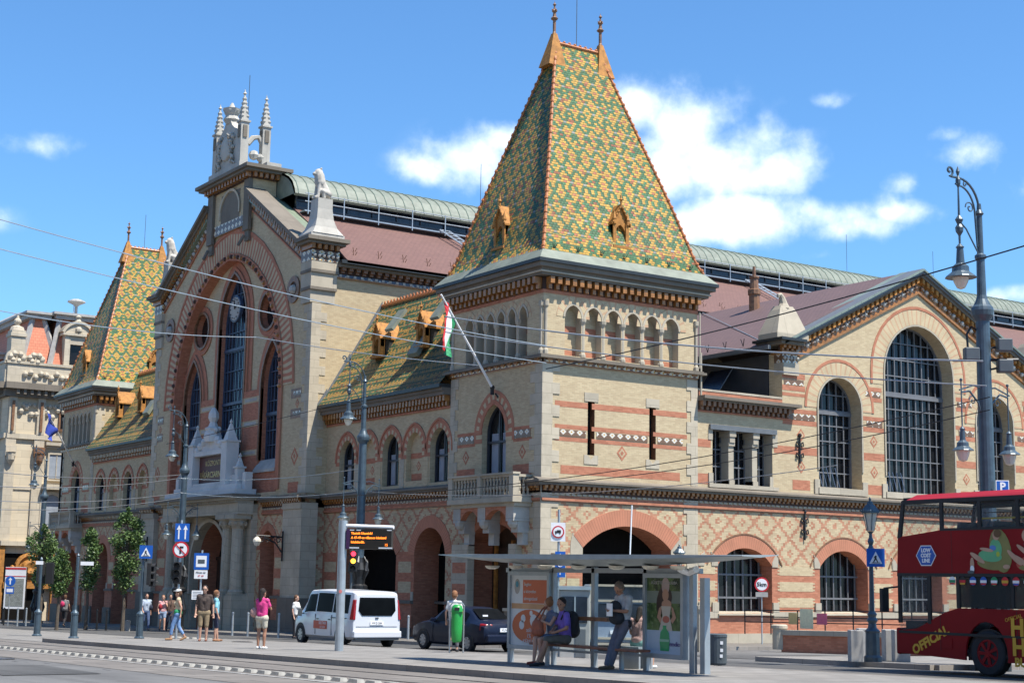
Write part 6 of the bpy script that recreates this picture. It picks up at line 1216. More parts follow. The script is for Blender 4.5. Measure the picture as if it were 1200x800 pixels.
l = MB(); o = Vector((sx-.2, yB+.05, 2.72)); l.tube([o, o-Vector((.3, .1, -.06))], .07, 0, 8); l.tube([o, o+Vector((-.1, -.35, .06))], .07, 0, 8); l.build('spot_lamp', 'wpaint', t)
glass = NT('clear_glass'); glass.b.inputs['Transmission Weight'].default_value = 1; glass.b.inputs['IOR'].default_value = 1.05; M['clear'] = glass.done((.86, .93, .92), .02)
for a, b in ((650, 697), (697, 758)):
    y0, y1 = SP(a).y, SP(b).y; g = MB(); g.box(sx-.006, sx+.006, min(y0, y1)+.08, max(y0, y1)-.08, gzz(y0)+.35, 2.62); g.build('glass_panel', 'clear', t)
    for z in (.95,): c = MB(); c.box(sx-.03, sx+.03, min(y0, y1), max(y0, y1), gzz(y0)+.3, gzz(y0)+.35); c.build('rail', 'galv', t)
# end bay: side glass case returning behind poster B
yE = SP(822).y; m = MB(); m.box(sx-.06, sx+.08, yE-.16, yE-.02, gzz(yE)-.1, 2.62); m.build('post', 'galv', t)
# bench and leaning rail
yb0, yb1 = SP(632, -15.75).y, SP(757, -15.75).y
be = MB(); be.box(-16.0, -15.62, yb1, yb0, gzz(yb0)+.44, gzz(yb0)+.49); be.build('bench_seat', m_plain('bench_wood', (.22, .08, .045), .5, 0, .3, 6), t, bevel=.01)
for y in (yb0-.45, yb1+.7): q = MB(); q.box(-15.85, -15.78, y-.04, y+.04, gzz(y)-.1, gzz(y)+.44); q.build('bench_leg', 'galv', t)
q = MB(); y0, y1 = SP(686).y, SP(722).y; q.box(sx-.22, sx-.04, y1, y0, gzz(y0)+.98, gzz(y0)+1.06); q.build('leaning_rail', 'terrab', t)
# poster cases
def case(pxa, pxb, zlo, zhi):
    y0, y1 = SP(pxa).y, SP(pxb).y; a, b = min(y0, y1), max(y0, y1); z0, z1 = zlo, zhi
    o = MB(); X = sx-.13
    for bx in ((a, b, z0, z0+.09), (a, b, z1-.09, z1), (a, a+.08, z0+.09, z1-.09), (b-.08, b, z0+.09, z1-.09)): o.box(X, X+.2, *bx)
    o.box(X+.06, X+.2, a+.08, b-.08, z0+.09, z1-.09); return o.build('poster_case', 'galv', t), a+.08, b-.08, z0+.09, z1-.09, X+.055
white = m_plain('poster_white', (.62, .66, .68), .3, 0, .04); org = m_plain('poster_orange', (.52, .11, .03), .35, 0, .06)
pc, a, b, z0, z1, X = case(601, 649, .98, 2.72)
PF_ = Frame((X, b, 0), (0, -1, 0), (-1, 0, 0)); W_ = b-a
def rect(name, u0, u1, v0, v1, mat, d=.004, par=None, d0=0.0): m = MB(); m.fbox(PF_, u0, u1, v0, v1, d0, d); return m.build(name, mat, par)
pb = rect('poster', 0, W_, z0, z1, white, .003, pc)
rect('orange_field', W_*.32, W_*.97, z1-.62, z1-.1, org, .007, pb, .0035); rect('orange_band', 0.02, W_*.9, z1-.75, z1-.63, m_plain('poster_tan', (.55, .3, .14), .4), .007, pb, .0035)
def disc_(name, u, v, r1, r2, mat, d0, d1, par): m = MB(); q = [(u+r1*math.cos(2*math.pi*k/28), v+r2*math.sin(2*math.pi*k/28)) for k in range(28)]; m.hexa([PF_.P(x, z, d0) for x, z in q], [PF_.P(x, z, d1) for x, z in q]); return m.build(name, mat, par)
disc_('orange_oval', W_*.5, z0+.43, W_*.46, .37, org, .0035, .007, pb); disc_('emblem', W_*.16, z1-.25, .11, .17, 'conc', .0035, .007, pb); disc_('emblem_ring', W_*.16, z1-.2, .06, .07, m_plain('emblem_blue', (.05, .25, .35), .4), .008, .010, pb)
for u, v, r_ in ((.34, .66, .09), (.62, .62, .14), (.3, .5, .1), (.55, .8, .06)): disc_('white_circle', W_*u, z0+v*.9, r_, r_, white, .0075, .0105, pb)
mt2 = lambda u, v: basis(PF_.P(u, v, .008), (0, -1, 0), (0, 0, 1))
for k, tx in enumerate(('Segítse', 'a közvetlen', 'támogatással')): text_mesh('poster_text', tx, .105, white, pb, mt2(W_*.35, z1-.2-.16*k), align='LEFT')
for k, tx in enumerate(('adó', '1%', 'KÉRJÜK')): text_mesh('poster_text', tx, .14, white, pb, mt2(W_*.5, z0+.34-.13*k))
pc, a, b, z0, z1, X = case(759, 806, 1.02, 2.7)
PF_ = Frame((X, b, 0), (0, -1, 0), (-1, 0, 0)); W_ = b-a
fol = NT('poster_foliage'); fol.uv(); f1 = fol.ramp(fol.noise(3.2, 5, fol.obj), .38, .62); c = fol.mix(f1, (.015, .035, .012), (.10, .17, .05)); c = fol.mix(fol.ramp(fol.noise(9, 3, fol.obj), .55, .75), c, (.2, .27, .12)); fol = fol.done(c, .25)
pb = rect('poster', 0, W_, z0, z1, fol, .003, pc); rect('pale_foot', 0, W_, z0, z0+.46, m_plain('poster_pale_blue', (.40, .50, .60), .3, 0, .05), .006, pb, .0035); rect('grey_band', 0, W_, z1-.5, z1-.26, m_plain('poster_grey', (.16, .2, .17), .4), .006, pb, .0035)
sk = m_plain('poster_skin', (.42, .24, .16), .4, 0, .05); cr = m_plain('poster_cream', (.5, .46, .38), .4, 0, .05); dk = m_plain('poster_hair', (.03, .015, .01), .4)
def blob(name, pts, mat, d0): m = MB(); m.hexa([PF_.P(W_*u, z0+v, d0) for u, v in pts], [PF_.P(W_*u, z0+v, d0+.002) for u, v in pts]); return m.build(name, mat, pb)
def ell(u, v, ru, rv, a0=0, n=20): return [(u+ru*math.cos(2*math.pi*k/n+a0), v+rv*math.sin(2*math.pi*k/n+a0)) for k in range(n)]
blob('hair', ell(.52, 1.12, .2, .22), dk, .007); blob('hair', ell(.38, .98, .1, .22), dk, .0072); blob('sunhat', ell(.54, 1.34, .11, .17), m_plain('poster_pinkish', (.4, .3, .28), .4), .0075); blob('face', ell(.54, 1.16, .09, .12), sk, .0095)
blob('arm', [(.36, .9), (.44, .95), (.4, .75), (.46, .66), (.4, .6), (.3, .72)], sk, .0095); blob('arm', [(.7, .95), (.76, .9), (.84, .72), (.74, .6), (.68, .66), (.74, .74)], sk, .0095); blob('chest', ell(.57, .98, .14, .09), sk, .0097)
blob('dress', [(.42, .94), (.70, .94), (.66, .75), (.74, .46), (.36, .46), (.46, .75)], cr, .0115); blob('bouquet', ell(.56, .68, .1, .07), m_plain('poster_flowers', (.4, .12, .08), .4), .0137)
gb = m_plain('poster_bottle_green', (.03, .32, .12), .2); blob('bottle', [(.4, .06), (.64, .06), (.66, .25), (.64, .42), (.57, .5), (.57, .56), (.47, .56), (.47, .5), (.4, .42), (.38, .25)], gb, .0137); blob('bottle_band', [(.39, .24), (.65, .24), (.65, .29), (.39, .29)], m_plain('poster_bottle_light', (.25, .5, .35), .2), .016)
text_mesh('poster_text', 'emdice', .13, m_plain('poster_violet', (.08, .05, .2), .4), pb, basis(PF_.P(W_*.82, z0+.2, .012), (0, -1, 0), (0, 0, 1)))
text_mesh('poster_text', 'FÜZETTEL A NYÁRBA', .085, 'conc', pb, basis(PF_.P(W_*.5, z1-.1, .008), (0, -1, 0), (0, 0, 1)))
rd = MB(); rd.tube([SP(738)+Vector((0, 0, 2.35)), SP(738)+Vector((.05, 0, 3.5))], .015, 0, 6); ob = rd.build('antenna', 'wpaint', t)
# ticket kiosk with dark glass behind the shelter
k = thing('ticket_kiosk', 'grey kiosk with a dark glass front standing behind the shelter bench', 'kiosk', at_depth(673, 43, .0), CAMZ); m = MB(); m.box(-.5, .5, -.42, .42, 0, 1.9); m.build('cabinet', 'conc', k, bevel=.03); m = MB(); m.box(.5, .53, -.34, .34, 1.02, 1.72); m.build('window', 'glassb', k)
m = MB(); m.box(-.55, .56, -.46, .46, 1.9, 2.0); m.build('top', 'galv', k); m = MB(); m.box(.5, .52, .02, .3, .1, .85); m.build('door', 'lead', k); m = MB(); m.box(.53, .56, -.02, .02, 1.02, 1.72); m.build('mullion', 'galv', k)
w = MB(); w.box(-.4, .4, -.14, .14, 0, 1.5); w.box(-.45, .45, -.17, .17, 1.5, 1.62); tag(w.build('stone_gatepost', 'trim', loc=at_depth(822, 56, 0), rot=CAMZ), 'pale stone gate pillar just right of the poster case, by the brick wall', 'pillar')
# ================================================================ vehicles (local x forward, y left)
def lerp(a, b, t): return a+(b-a)*t
def interp(tab, x):
    if x <= tab[0][0]: return tab[0][1:]
    for a, b in zip(tab, tab[1:]):
        if x <= b[0]: t = (x-a[0])/(b[0]-a[0]); t = t*t*(3-2*t)*.4+t*.6; return [lerp(p, q, t) for p, q in zip(a[1:], b[1:])]
    return tab[-1][1:]
def section(tab, x):     # half section from the keel up to the roof centre
    zl, zb, zt, hb, ht = interp(tab, x); zb = min(zb, zt-.04)
    return [(0, zl), (hb*.9, zl), (hb*.985, zl+.08), (hb, zl+(zb-zl)*.45), (hb, zl+(zb-zl)*.7), (hb*.98, zb), (lerp(hb*.98, ht, .33), lerp(zb, zt-.05, .33)), (lerp(hb*.98, ht, .66), lerp(zb, zt-.05, .66)), (ht, max(zb, zt-.06)), (ht*.93, max(zb, zt-.02)), (ht*.6, zt), (0, zt+.005)]
def body(tab, x0, x1, n, name, mat, parent):
    m = MB(); full = []
    for i in range(n+1):
        x = lerp(x0, x1, i/n); s = section(tab, x); full.append([Vector((x, y, z)) for y, z in s]+[Vector((x, -y, z)) for y, z in reversed(s[1:-1])])
    for a, b in zip(full, full[1:]):
        k = len(a)
        for j in range(k): m.face([a[j], a[(j+1) % k], b[(j+1) % k], b[j]])
    m.face(full[0]); m.face(full[-1]); o = m.build(name, mat, parent)
    for p in o.data.polygons: p.use_smooth = abs(p.normal.x) < .96
    try: o.data.set_sharp_from_angle(angle=R(38))
    except Exception: pass
    return o
def side_glass(tab, xa, xb, sgn, name, mat, parent, lo=.06, hi=.94, skewa=0.0, skewb=0.0, off=.012):
    m = MB(); n = 6
    def P(x, t):
        s = section(tab, x); (y0, z0), (y1, z1) = s[5], s[8]; return Vector((x, sgn*(lerp(y0, y1, t)+off), lerp(z0, z1, t)+.003))
    for i in range(n):
        for ta, tb in ((lo, .5), (.5, hi)):
            q = lambda f, t: P(lerp(xa, xb, f)+lerp(skewa, skewb, f)*t, t); m.face([q(i/n, ta), q((i+1)/n, ta), q((i+1)/n, tb), q(i/n, tb)])
    return m.build(name, mat, parent, smooth=True)
def wheel(x, y, r, w, parent, rimmat='rim'):
    s = 1 if y > 0 else -1; m = MB(); m.lathe((x, y-s*w, r), [(r*.55, 0), (r*.92, 0), (r, .03), (r, w-.03), (r*.92, w), (r*.62, w), (r*.6, w-.03)], 0, 24, (0, s, 0)); o = m.build('wheel', 'rubber', parent, smooth=False)
    h = MB(); h.lathe((x, y-s*.04, r), [(r*.62, 0), (r*.62, .03), (r*.54, .035), (r*.5, .0)], 0, 20, (0, s, 0)); h.lathe((x, y-s*.05, r), [(r*.16, 0), (r*.16, .045), (0, .05)], 0, 10, (0, s, 0))
    for k in range(7):
        a = 2*math.pi*k/7; d = Vector((math.cos(a), 0, math.sin(a))); e = Vector((-math.sin(a), 0, math.cos(a))); c = Vector((x, y-s*.03, r))
        h.hexa([c+d*r*.12+e*.03, c+d*r*.12-e*.03, c+d*r*.58-e*.045, c+d*r*.58+e*.045], [v+Vector((0, s*.025, 0)) for v in (c+d*r*.12+e*.03, c+d*r*.12-e*.03, c+d*r*.58-e*.045, c+d*r*.58+e*.045)])
    h.build('rim', rimmat, o); b = MB(); b.lathe((x, y-s*.1, r), [(0, 0), (r*.6, 0), (r*.6, .01)], 0, 16, (0, s, 0)); b.build('hub_back', 'black', o); return o
def arch_disc(x, y, r, z, parent, mat='black'):
    s = 1 if y > 0 else -1; m = MB(); q = [(x+r*math.cos(a), z+r*math.sin(a)) for a in [math.pi*k/16 for k in range(17)]]+[(x-r, z-.1), (x+r, z-.1)]
    m.hexa([(a, y-s*.02, b) for a, b in q], [(a, y+s*.004, b) for a, b in q]); return m.build('wheel_arch', mat, parent)
vw = NT('van_white_paint'); vw.b.inputs['Coat Weight'].default_value = .6; vw.b.inputs['Coat Roughness'].default_value = .05; M['vanw'] = vw.done((.62, .64, .67), .35)
cb = NT('car_dark_blue_paint'); cb.b.inputs['Coat Weight'].default_value = .12; cb.b.inputs['Coat Roughness'].default_value = .04; M['carb'] = cb.done((.006, .010, .026), .4, 0, .2)
M['tail'] = m_plain('tail_lamp_red', (.26, .008, .012), .2, 0, .05); M['tailw'] = m_plain('tail_lamp_clear', (.5, .45, .42), .15, 0, .05)
def box_part(name, mat, parent, *b, bevel=0.0): m = MB(); m.box(*b); return m.build(name, mat, parent, bevel=bevel)

vt = [(-2.5, .38, 1.06, 1.84, .90, .76), (-2.44, .33, 1.08, 1.92, .96, .82), (-2.2, .3, 1.1, 1.96, .985, .84), (0, .28, 1.12, 2.0, .99, .86), (1.0, .28, 1.1, 1.97, .99, .84), (1.25, .28, 1.08, 1.88, .985, .8), (1.6, .28, 1.05, 1.56, .975, .74), (1.95, .28, 1.0, 1.26, .96, .76), (2.3, .3, .9, 1.06, .9, .74), (2.46, .34, .72, .84, .8, .68), (2.52, .4, .6, .66, .7, .6)]
def dir_yaw(d): return math.atan2(d.y, d.x)
def put_by_wheel(px, py, xr, yl, rz, h=0.0):      # place so that a wheel's contact (local xr,yl) is seen at the pixel
    c = gp(px, py, h); o = Vector((c.x-(xr*math.cos(rz)-yl*math.sin(rz)), c.y-(xr*math.sin(rz)+yl*math.cos(rz)), 0)); o.z = gz(o.x, o.y)+h; return o
rz = R(88.5); van = thing('passenger_van', 'white passenger van seen from its rear left corner, with a red sign on the door', 'van', put_by_wheel(399, 757, -1.62, .93, rz), rz)
body(vt, -2.5, 2.52, 60, 'body', 'vanw', van)
for s in (1, -1):
    side_glass(vt, -2.18, -1.0, s, 'side_window', 'cglass', van, .1, .9, .02, 0); side_glass(vt, -.92, .34, s, 'side_window', 'cglass', van, .1, .9); side_glass(vt, .44, 1.42, s, 'side_window', 'cglass', van, .1, .86, 0, -.33)
    for x in (-1.62, 1.62): arch_disc(x, s*.985, .41, .36, van); wheel(x, s*1.0, .345, .22, van)
    m = MB(); m.box(-.95, -.93, s*.985-.01, s*.985+.012, .4, 1.1); m.box(.37, .39, s*.985-.01, s*.985+.012, .4, 1.1); m.box(-2.1, -.9, s*.985-.01, s*.985+.014, 1.0, 1.03); m.build('door_seam', 'dgrey', van)
    box_part('door_handle', 'dgrey', van, .1, .25, s*.99-.02*(s < 0), s*.99+.02*(s > 0)+.001, .92, .96); box_part('door_handle', 'dgrey', van, -.85, -.7, s*.99-.02*(s < 0), s*.99+.02*(s > 0)+.001, .92, .96)
    m = MB(); m.tube([(1.35, s*.97, 1.1), (1.4, s*1.1, 1.12)], .03, 0, 6); m.hexa([(1.36, s*1.06, 1.0), (1.44, s*1.06, 1.0), (1.44, s*1.22, 1.02), (1.36, s*1.22, 1.02)], [(1.34, s*1.06, 1.28), (1.42, s*1.06, 1.28), (1.42, s*1.2, 1.27), (1.34, s*1.2, 1.27)]); m.build('mirror', 'dgrey', van, bevel=.02)
    m = MB(); m.hexa([(-2.53, s*.84, .98), (-2.53, s*.93, .98), (-2.36, s*.995, .98), (-2.4, s*.84, .98)], [(-2.49, s*.78, 1.66), (-2.49, s*.85, 1.66), (-2.4, s*.9, 1.66), (-2.4, s*.78, 1.66)]); m.build('tail_light', 'tail', van, bevel=.015)
m = MB(); m.hexa([(-2.51, -.58, 1.12), (-2.51, .58, 1.12), (-2.51, .72, 1.3), (-2.51, .68, 1.74), (-2.51, -.68, 1.74), (-2.51, -.72, 1.3)], [(-2.52, -.58, 1.12), (-2.52, .58, 1.12), (-2.52, .72, 1.3), (-2.515, .68, 1.74), (-2.515, -.68, 1.74), (-2.52, -.72, 1.3)]); m.build('rear_window', 'cglass', van)
box_part('bumper', 'vanw', van, -2.62, -2.4, -.93, .93, .36, .6, bevel=.04); box_part('bumper_step', 'dgrey', van, -2.58, -2.4, -.85, .85, .28, .36, bevel=.02)
np_ = box_part('number_plate', 'wpaint', van, -2.53, -2.51, -.26, .26, .8, .92); text_mesh('plate_text', 'MVZ-284', .1, 'black', np_, basis((-2.532, 0, .86), (0, -1, 0), (0, 0, 1)), .002)
box_part('tailgate_seam', 'dgrey', van, -2.512, -2.505, -.8, .8, .74, .75); box_part('emblem', 'dgrey', van, -2.53, -2.5, -.06, .06, 1.02, 1.06); box_part('brake_light', 'tail', van, -2.47, -2.44, -.14, .14, 1.82, 1.87)
sg = box_part('door_sign', m_plain('sign_orange_red', (.50, .07, .03), .5, 0, .05), van, -.75, .35, .992, 1.0, .62, .9)
sg.data.transform(Matrix.Translation((.15, 0, -.02))); text_mesh('door_text', 'SOS TAXI', .14, 'wpaint', sg, basis((-.25, 1.004, .8), (-1, 0, 0), (0, 0, 1)), .002); text_mesh('door_text', '111 1111', .11, 'wpaint', sg, basis((-.25, 1.004, .66), (-1, 0, 0), (0, 0, 1)), .002)
ct = [(-2.25, .42, .72, .80, .72, .6), (-2.18, .34, .82, .93, .82, .7), (-1.9, .28, .88, 1.02, .86, .72), (-1.6, .24, .92, 1.06, .87, .70), (-1.0, .22, .94, 1.36, .87, .6), (-.5, .2, .94, 1.44, .87, .6), (.1, .2, .93, 1.44, .87, .6), (.45, .2, .92, 1.36, .87, .61), (1.15, .2, .90, 1.0, .86, .7), (1.7, .22, .84, .93, .84, .68), (2.1, .26, .72, .8, .78, .62), (2.25, .34, .6, .66, .62, .5)]
rz = R(92); car = thing('parked_car', 'dark blue saloon car seen from behind its left side, half hidden by the shelter', 'car', put_by_wheel(548, 763, -1.3, .83, rz), rz)
body(ct, -2.25, 2.25, 56, 'body', 'carb', car)
for s in (1, -1):
    side_glass(ct, -1.15, -.32, s, 'side_window', 'cglass', car, .05, .88, 0, .0); side_glass(ct, -.26, .72, s, 'side_window', 'cglass', car, .05, .88, 0, -.3)
    for x in (-1.3, 1.32): arch_disc(x, s*.865, .37, .32, car); wheel(x, s*.885, .31, .2, car)
    m = MB(); m.hexa([(-2.22, s*.5, .7), (-2.2, s*.72, .7), (-1.98, s*.86, .72), (-1.98, s*.6, .72)], [(-2.2, s*.5, .92), (-2.14, s*.72, .92), (-1.96, s*.84, .94), (-1.96, s*.6, .94)]); m.build('tail_light', 'tail', car, bevel=.02); box_part('door_handle', 'rim', car, -.5, -.36, s*.87-.02*(s < 0), s*.87+.02*(s > 0)+.001, .78, .81)
    m = MB(); m.hexa([(.62, s*.84, .92), (.74, s*.84, .92), (.7, s*1.02, .94), (.62, s*1.02, .94)], [(.6, s*.82, 1.05), (.7, s*.82, 1.05), (.68, s*1.0, 1.05), (.6, s*1.0, 1.05)]); m.build('mirror', 'carb', car, bevel=.02)
    m = MB(); m.box(-.3, -.285, s*.872-.005, s*.872+.006, .3, .92); m.box(.72, .735, s*.868-.005, s*.868+.006, .3, .88); m.build('door_seam', 'black', car)
m = MB(); m.face([(-1.63, -.58, 1.08), (-1.63, .58, 1.08), (-1.04, .5, 1.385), (-1.04, -.5, 1.385)]); m.build('rear_window', 'cglass', car)
m = MB(); m.face([(.5, -.52, 1.36), (.5, .52, 1.36), (1.1, .62, 1.05), (1.1, -.62, 1.05)]); m.build('windscreen', 'cglass', car); box_part('bumper', 'carb', car, -2.33, -2.05, -.78, .78, .34, .6, bevel=.05)
np_ = box_part('number_plate', 'wpaint', car, -2.29, -2.22, -.26, .26, .68, .8); text_mesh('plate_text', 'KLN-617', .1, 'black', np_, basis((-2.292, 0, .74), (0, -1, 0), (0, 0, 1)), .002)
box_part('parcel_shelf_paper', 'wpaint', car, -1.5, -1.48, .2, .4, 1.14, 1.2)
for s in (1, -1): box_part('headlight', 'tailw', car, 2.02, 2.16, min(s*.5, s*.72), max(s*.5, s*.72), .6, .74, bevel=.02)

# delivery van behind the shelter, seen end-on in the tower arch
dv = thing('delivery_van', 'pale delivery van with cream horizontal bars, parked behind the shelter bench', 'van', at_depth(724, 53.5, 0), yaw)
dvg = m_plain('delivery_blue_grey', (.24, .29, .36), .4, 0, .1); box_part('body', dvg, dv, -.1, 4.2, -.98, .98, .3, 2.25, bevel=.08)
for z in (.42, 1.05, 1.68, 2.2): box_part('cream_bar', 'trim', dv, -.16, -.1, -.97, .97, z, z+.07)
for z0 in (1.12, 1.75): box_part('rear_panel', 'glassb', dv, -.13, -.1, -.88, .88, z0+.03, z0+.5)
for y in (-.97, .9): box_part('rear_post', 'trim', dv, -.15, -.1, y, y+.07, .4, 2.2)
for x in (.6, 3.4):
    for s in (1, -1): wheel(x, s*.98, .33, .2, dv)
box_part('number_plate', 'wpaint', dv, -.14, -.1, -.26, .26, .6, .72)

# ---------------- the red double-decker
rz = R(87.0); bus = thing('double_decker_bus', 'dark red open-sided double-decker sightseeing bus with yellow lettering entering from the right', 'bus', put_by_wheel(1158, 793, 2.0, 1.22, rz), rz)
br = NT('bus_red_paint'); br.uv(); M['busr'] = br.done(br.mix(br.ramp(br.noise(1.2, 4, br.obj), .3, .7), (.21, .007, .009), (.25, .009, .011)), .5, 0, .15)
brr = m_plain('bus_roof_red', (.5, .03, .04), .35, 0, .05); tg = NT('tinted_glass'); tg.b.inputs['Transmission Weight'].default_value = .97; tg.b.inputs['IOR'].default_value = 1.03; M['tint'] = tg.done((.86, .88, .88), .02)
td = NT('dark_tinted_glass'); td.b.inputs['Transmission Weight'].default_value = .5; td.b.inputs['IOR'].default_value = 1.12; M['tintd'] = td.done((.07, .08, .08), .06)
xf, xb, hw = 4.7, -5.2, 1.25
def sidewall(s):
    FB = Frame((0, s*hw, 0), (1, 0, 0), (0, s, 0)); m = MB()
    # skirt with wheel arches; the window line dips towards the front
    low = [(xb, .32), (-2.6, .32)]+[(-2.0-.62*math.cos(a), .32+.78*math.sin(a)+.1) for a in [math.pi*k/10 for k in range(11)]]+[(1.4, .32)]+[(2.0-.62*math.cos(a), .42+.78*math.sin(a)) for a in [math.pi*k/10 for k in range(11)]]+[(2.62, .32), (xf, .4), (xf, .92), (xf-.6, .98), (xf-1.5, 1.38), (xf-1.9, 1.48), (xb, 1.5)]
    m._tess(FB, [low], -.05, 0, 0, None); m.build('lower_panel', 'busr', bus)
    m = MB(); m._tess(FB, [[(xb, 2.25), (xf, 2.25), (xf-.04, 3.12), (xf-1.5, 3.28), (xb, 3.28)]], -.05, 0, 0, None); m.build('upper_panel', 'busr', bus)
    m = MB(); m.fbox(FB, xb, xf-.03, .86, .92, 0, .015); m.fbox(FB, xb, xf, 2.2, 2.27, -.04, .01); m.build('trim_strip', 'black', bus)
    g = MB(); g._tess(FB, [[(xf-.05, .92), (xf-.6, .98), (xf-1.5, 1.38), (xf-1.9, 1.48), (xf-1.9, 2.22), (xf-.05, 2.22)]], -.035, -.02, 0, None); g.build('cab_window', 'tint', bus)
    g = MB(); g.fbox(FB, xb, xf-1.9, 1.5, 2.22, -.035, -.02); g.build('lower_window', 'tintd', bus)
    g = MB(); g._tess(FB, [[(xf-1.42, 3.3), (xf-.1, 3.16), (xf-.2, 3.92), (xf-1.42, 3.92)]], -.035, -.02, 0, None); g.build('upper_window', 'tint', bus); g = MB(); g.fbox(FB, xb, xf-1.5, 3.31, 3.9, -.035, -.02); g.build('upper_window', 'tint', bus)
    g = MB()
    for u in (xf-.05, xf-1.9, xf-1.0): g.fbox(FB, u-.06, u+.04, .95 if u > 4.8 else (1.1 if u > 3.5 else 1.48), 2.22, -.04, .006)
    for u in (1.2, -.6, -2.4, -4.2): g.fbox(FB, u-.04, u+.04, 1.5, 2.22, -.04, .006)
    for u in (xf-1.45, xf-2.6, 1.0, -.6, -2.4, -4.2): g.fbox(FB, u-.05, u+.05, 3.25, 3.98, -.04, .006)
    g.hexa([FB.P(xf-.02, 3.1, .004), FB.P(xf-.14, 3.1, .004), FB.P(xf-.28, 3.98, .004), FB.P(xf-.18, 3.98, .004)], [FB.P(xf-.02, 3.1, -.05), FB.P(xf-.14, 3.1, -.05), FB.P(xf-.28, 3.98, -.05), FB.P(xf-.18, 3.98, -.05)])
    g.fbox(FB, xb, xf-.2, 3.9, 4.0, -.05, .008); g.fbox(FB, xb, xf-1.4, 3.25, 3.31, -.05, .008); g.fbox(FB, xf-1.4, xf-.5, 3.78, 3.8, -.02, .0); g.build('window_frame', 'black', bus)
    for x in (-2.0, 2.0): arch_disc(x, s*(hw-.1), .62, .42, bus); wheel(x, s*(hw-.03), .5, .28, bus, M['busr'])
for s in (1, -1): sidewall(s)
m = MB(); prf = [(xf, .36), (xf+.1, .45), (xf+.1, .9), (xf+.06, 1.0), (xf, .98)]
box_part('front_bumper', 'busr', bus, xf-.02, xf+.12, -1.22, 1.22, .36, .98, bevel=.04); m.hexa([(xf, -1.24, 2.25), (xf, 1.24, 2.25), (xf-.05, 1.24, 3.1), (xf-.05, -1.24, 3.1)], [(xf+.06, -1.2, 2.25), (xf+.06, 1.2, 2.25), (xf, 1.2, 3.1), (xf, -1.2, 3.1)]); m.build('front_panel', 'busr', bus)
for z0, z1, x0, x1, nm in ((1.0, 2.2, xf, xf, 'windscreen'), (3.12, 3.95, xf-.03, xf-.2, 'upper_windscreen')): m = MB(); m.hexa([(x0, -1.2, z0), (x0, 1.2, z0), (x1, 1.2, z1), (x1, -1.2, z1)], [(x0+.02, -1.2, z0), (x0+.02, 1.2, z0), (x1+.02, 1.2, z1), (x1+.02, -1.2, z1)]); m.build(nm, 'tint', bus)
m = MB(); m.box(xb, xf-.2, -1.2, 1.2, 4.0, 4.06); m.build('roof_lining', 'black', bus); m = MB(); m.hexa([(xb, -1.25, 4.0), (xf-.35, -1.25, 4.0), (xf-.35, 1.25, 4.0), (xb, 1.25, 4.0)], [(xb, -1.15, 4.16), (xf-.6, -1.15, 4.12), (xf-.6, 1.15, 4.12), (xb, 1.15, 4.16)]); m.build('roof', brr, bus)
box_part('upper_floor', 'black', bus, xb, xf-.1, -1.18, 1.18, 2.2, 2.27); box_part('lower_floor', 'black', bus, xb, xf-.05, -1.18, 1.18, .4, .5); box_part('rear_wall', 'busr', bus, xb-.05, xb, -1.24, 1.24, .35, 4.0)
for x in (-3.6, -2.5, -1.4, -.3, .8, 1.9, 2.9):
    for y in (-.75, .75):
        m = MB(); m.box(x, x+.4, y-.4, y+.4, 2.6, 2.7); m.hexa([(x, y-.4, 2.7), (x+.08, y-.4, 2.7), (x+.08, y+.4, 2.7), (x, y+.4, 2.7)], [(x-.12, y-.38, 3.45), (x-.04, y-.38, 3.45), (x-.04, y+.38, 3.45), (x-.12, y+.38, 3.45)]); m.build('seat', 'dgrey', bus)
for x in (1.6, -.8): m = MB(); m.tube([(x-.9, 1.0, 3.52), (x+.7, 1.0, 3.52)], .022, 0, 6); m.build('grab_rail', m_plain('rail_yellow', (.6, .45, .05), .4), bus)
box_part('dashboard', 'black', bus, xf-.7, xf-.1, -1.1, 1.1, .9, 1.15); m = MB(); m.tube([(xf-.02, 1.2, 1.95), (xf+.3, 1.42, 1.9)], .025, 0, 6); m.box(xf+.22, xf+.32, 1.32, 1.54, 1.35, 1.9); m.build('mirror', 'black', bus, bevel=.01)
# a round sign seen through the cab glass
BF = Frame((0, hw, 0), (-1, 0, 0), (0, 1, 0))     # reads left to right on the left flank
mb4 = lambda x, z, d=.004, tilt=0.0: Matrix.Translation((x, hw+d, z)) @ Matrix(((-1, 0, 0, 0), (0, 0, 1, 0), (0, 1, 0, 0), (0, 0, 0, 1))) @ Matrix.Rotation(tilt, 4, 'Z')
yl = m_plain('bus_yellow', (.62, .36, .03), .4, 0, .05)
def bdisc(name, x, z, rx, rz_, mat, d, n=20, a0=0): m = MB(); q = [(x+rx*math.cos(2*math.pi*k/n+a0), z+rz_*math.sin(2*math.pi*k/n+a0)) for k in range(n)]; m.hexa([(a, hw+d, b) for a, b in q], [(a, hw+d+.003, b) for a, b in q]); return m.build(name, mat, bus)
def bpoly(name, pts, mat, d): m = MB(); F_ = Frame((0, hw, 0), (1, 0, 0), (0, 1, 0)); m._tess(F_, [pts], d, d+.003, 0, None) if len(pts) > 4 else m.hexa([(a, hw+d, b) for a, b in pts], [(a, hw+d+.003, b) for a, b in pts]); return m.build(name, mat, bus)
bdisc('badge_edge', xf-.95, 2.68, .32, .275, 'wpaint', .003, 6, math.pi/2 if 0 else 0).data.transform(Matrix.Identity(4)); bdisc('badge', xf-.95, 2.68, .295, .25, 'blue', .007, 6)
for k, tx in enumerate(('LOW', 'COST', 'LINE')): text_mesh('badge_text', tx, .125, 'wpaint', bus, mb4(xf-.95, 2.8-.12*k, .012), .002, bold=.006)
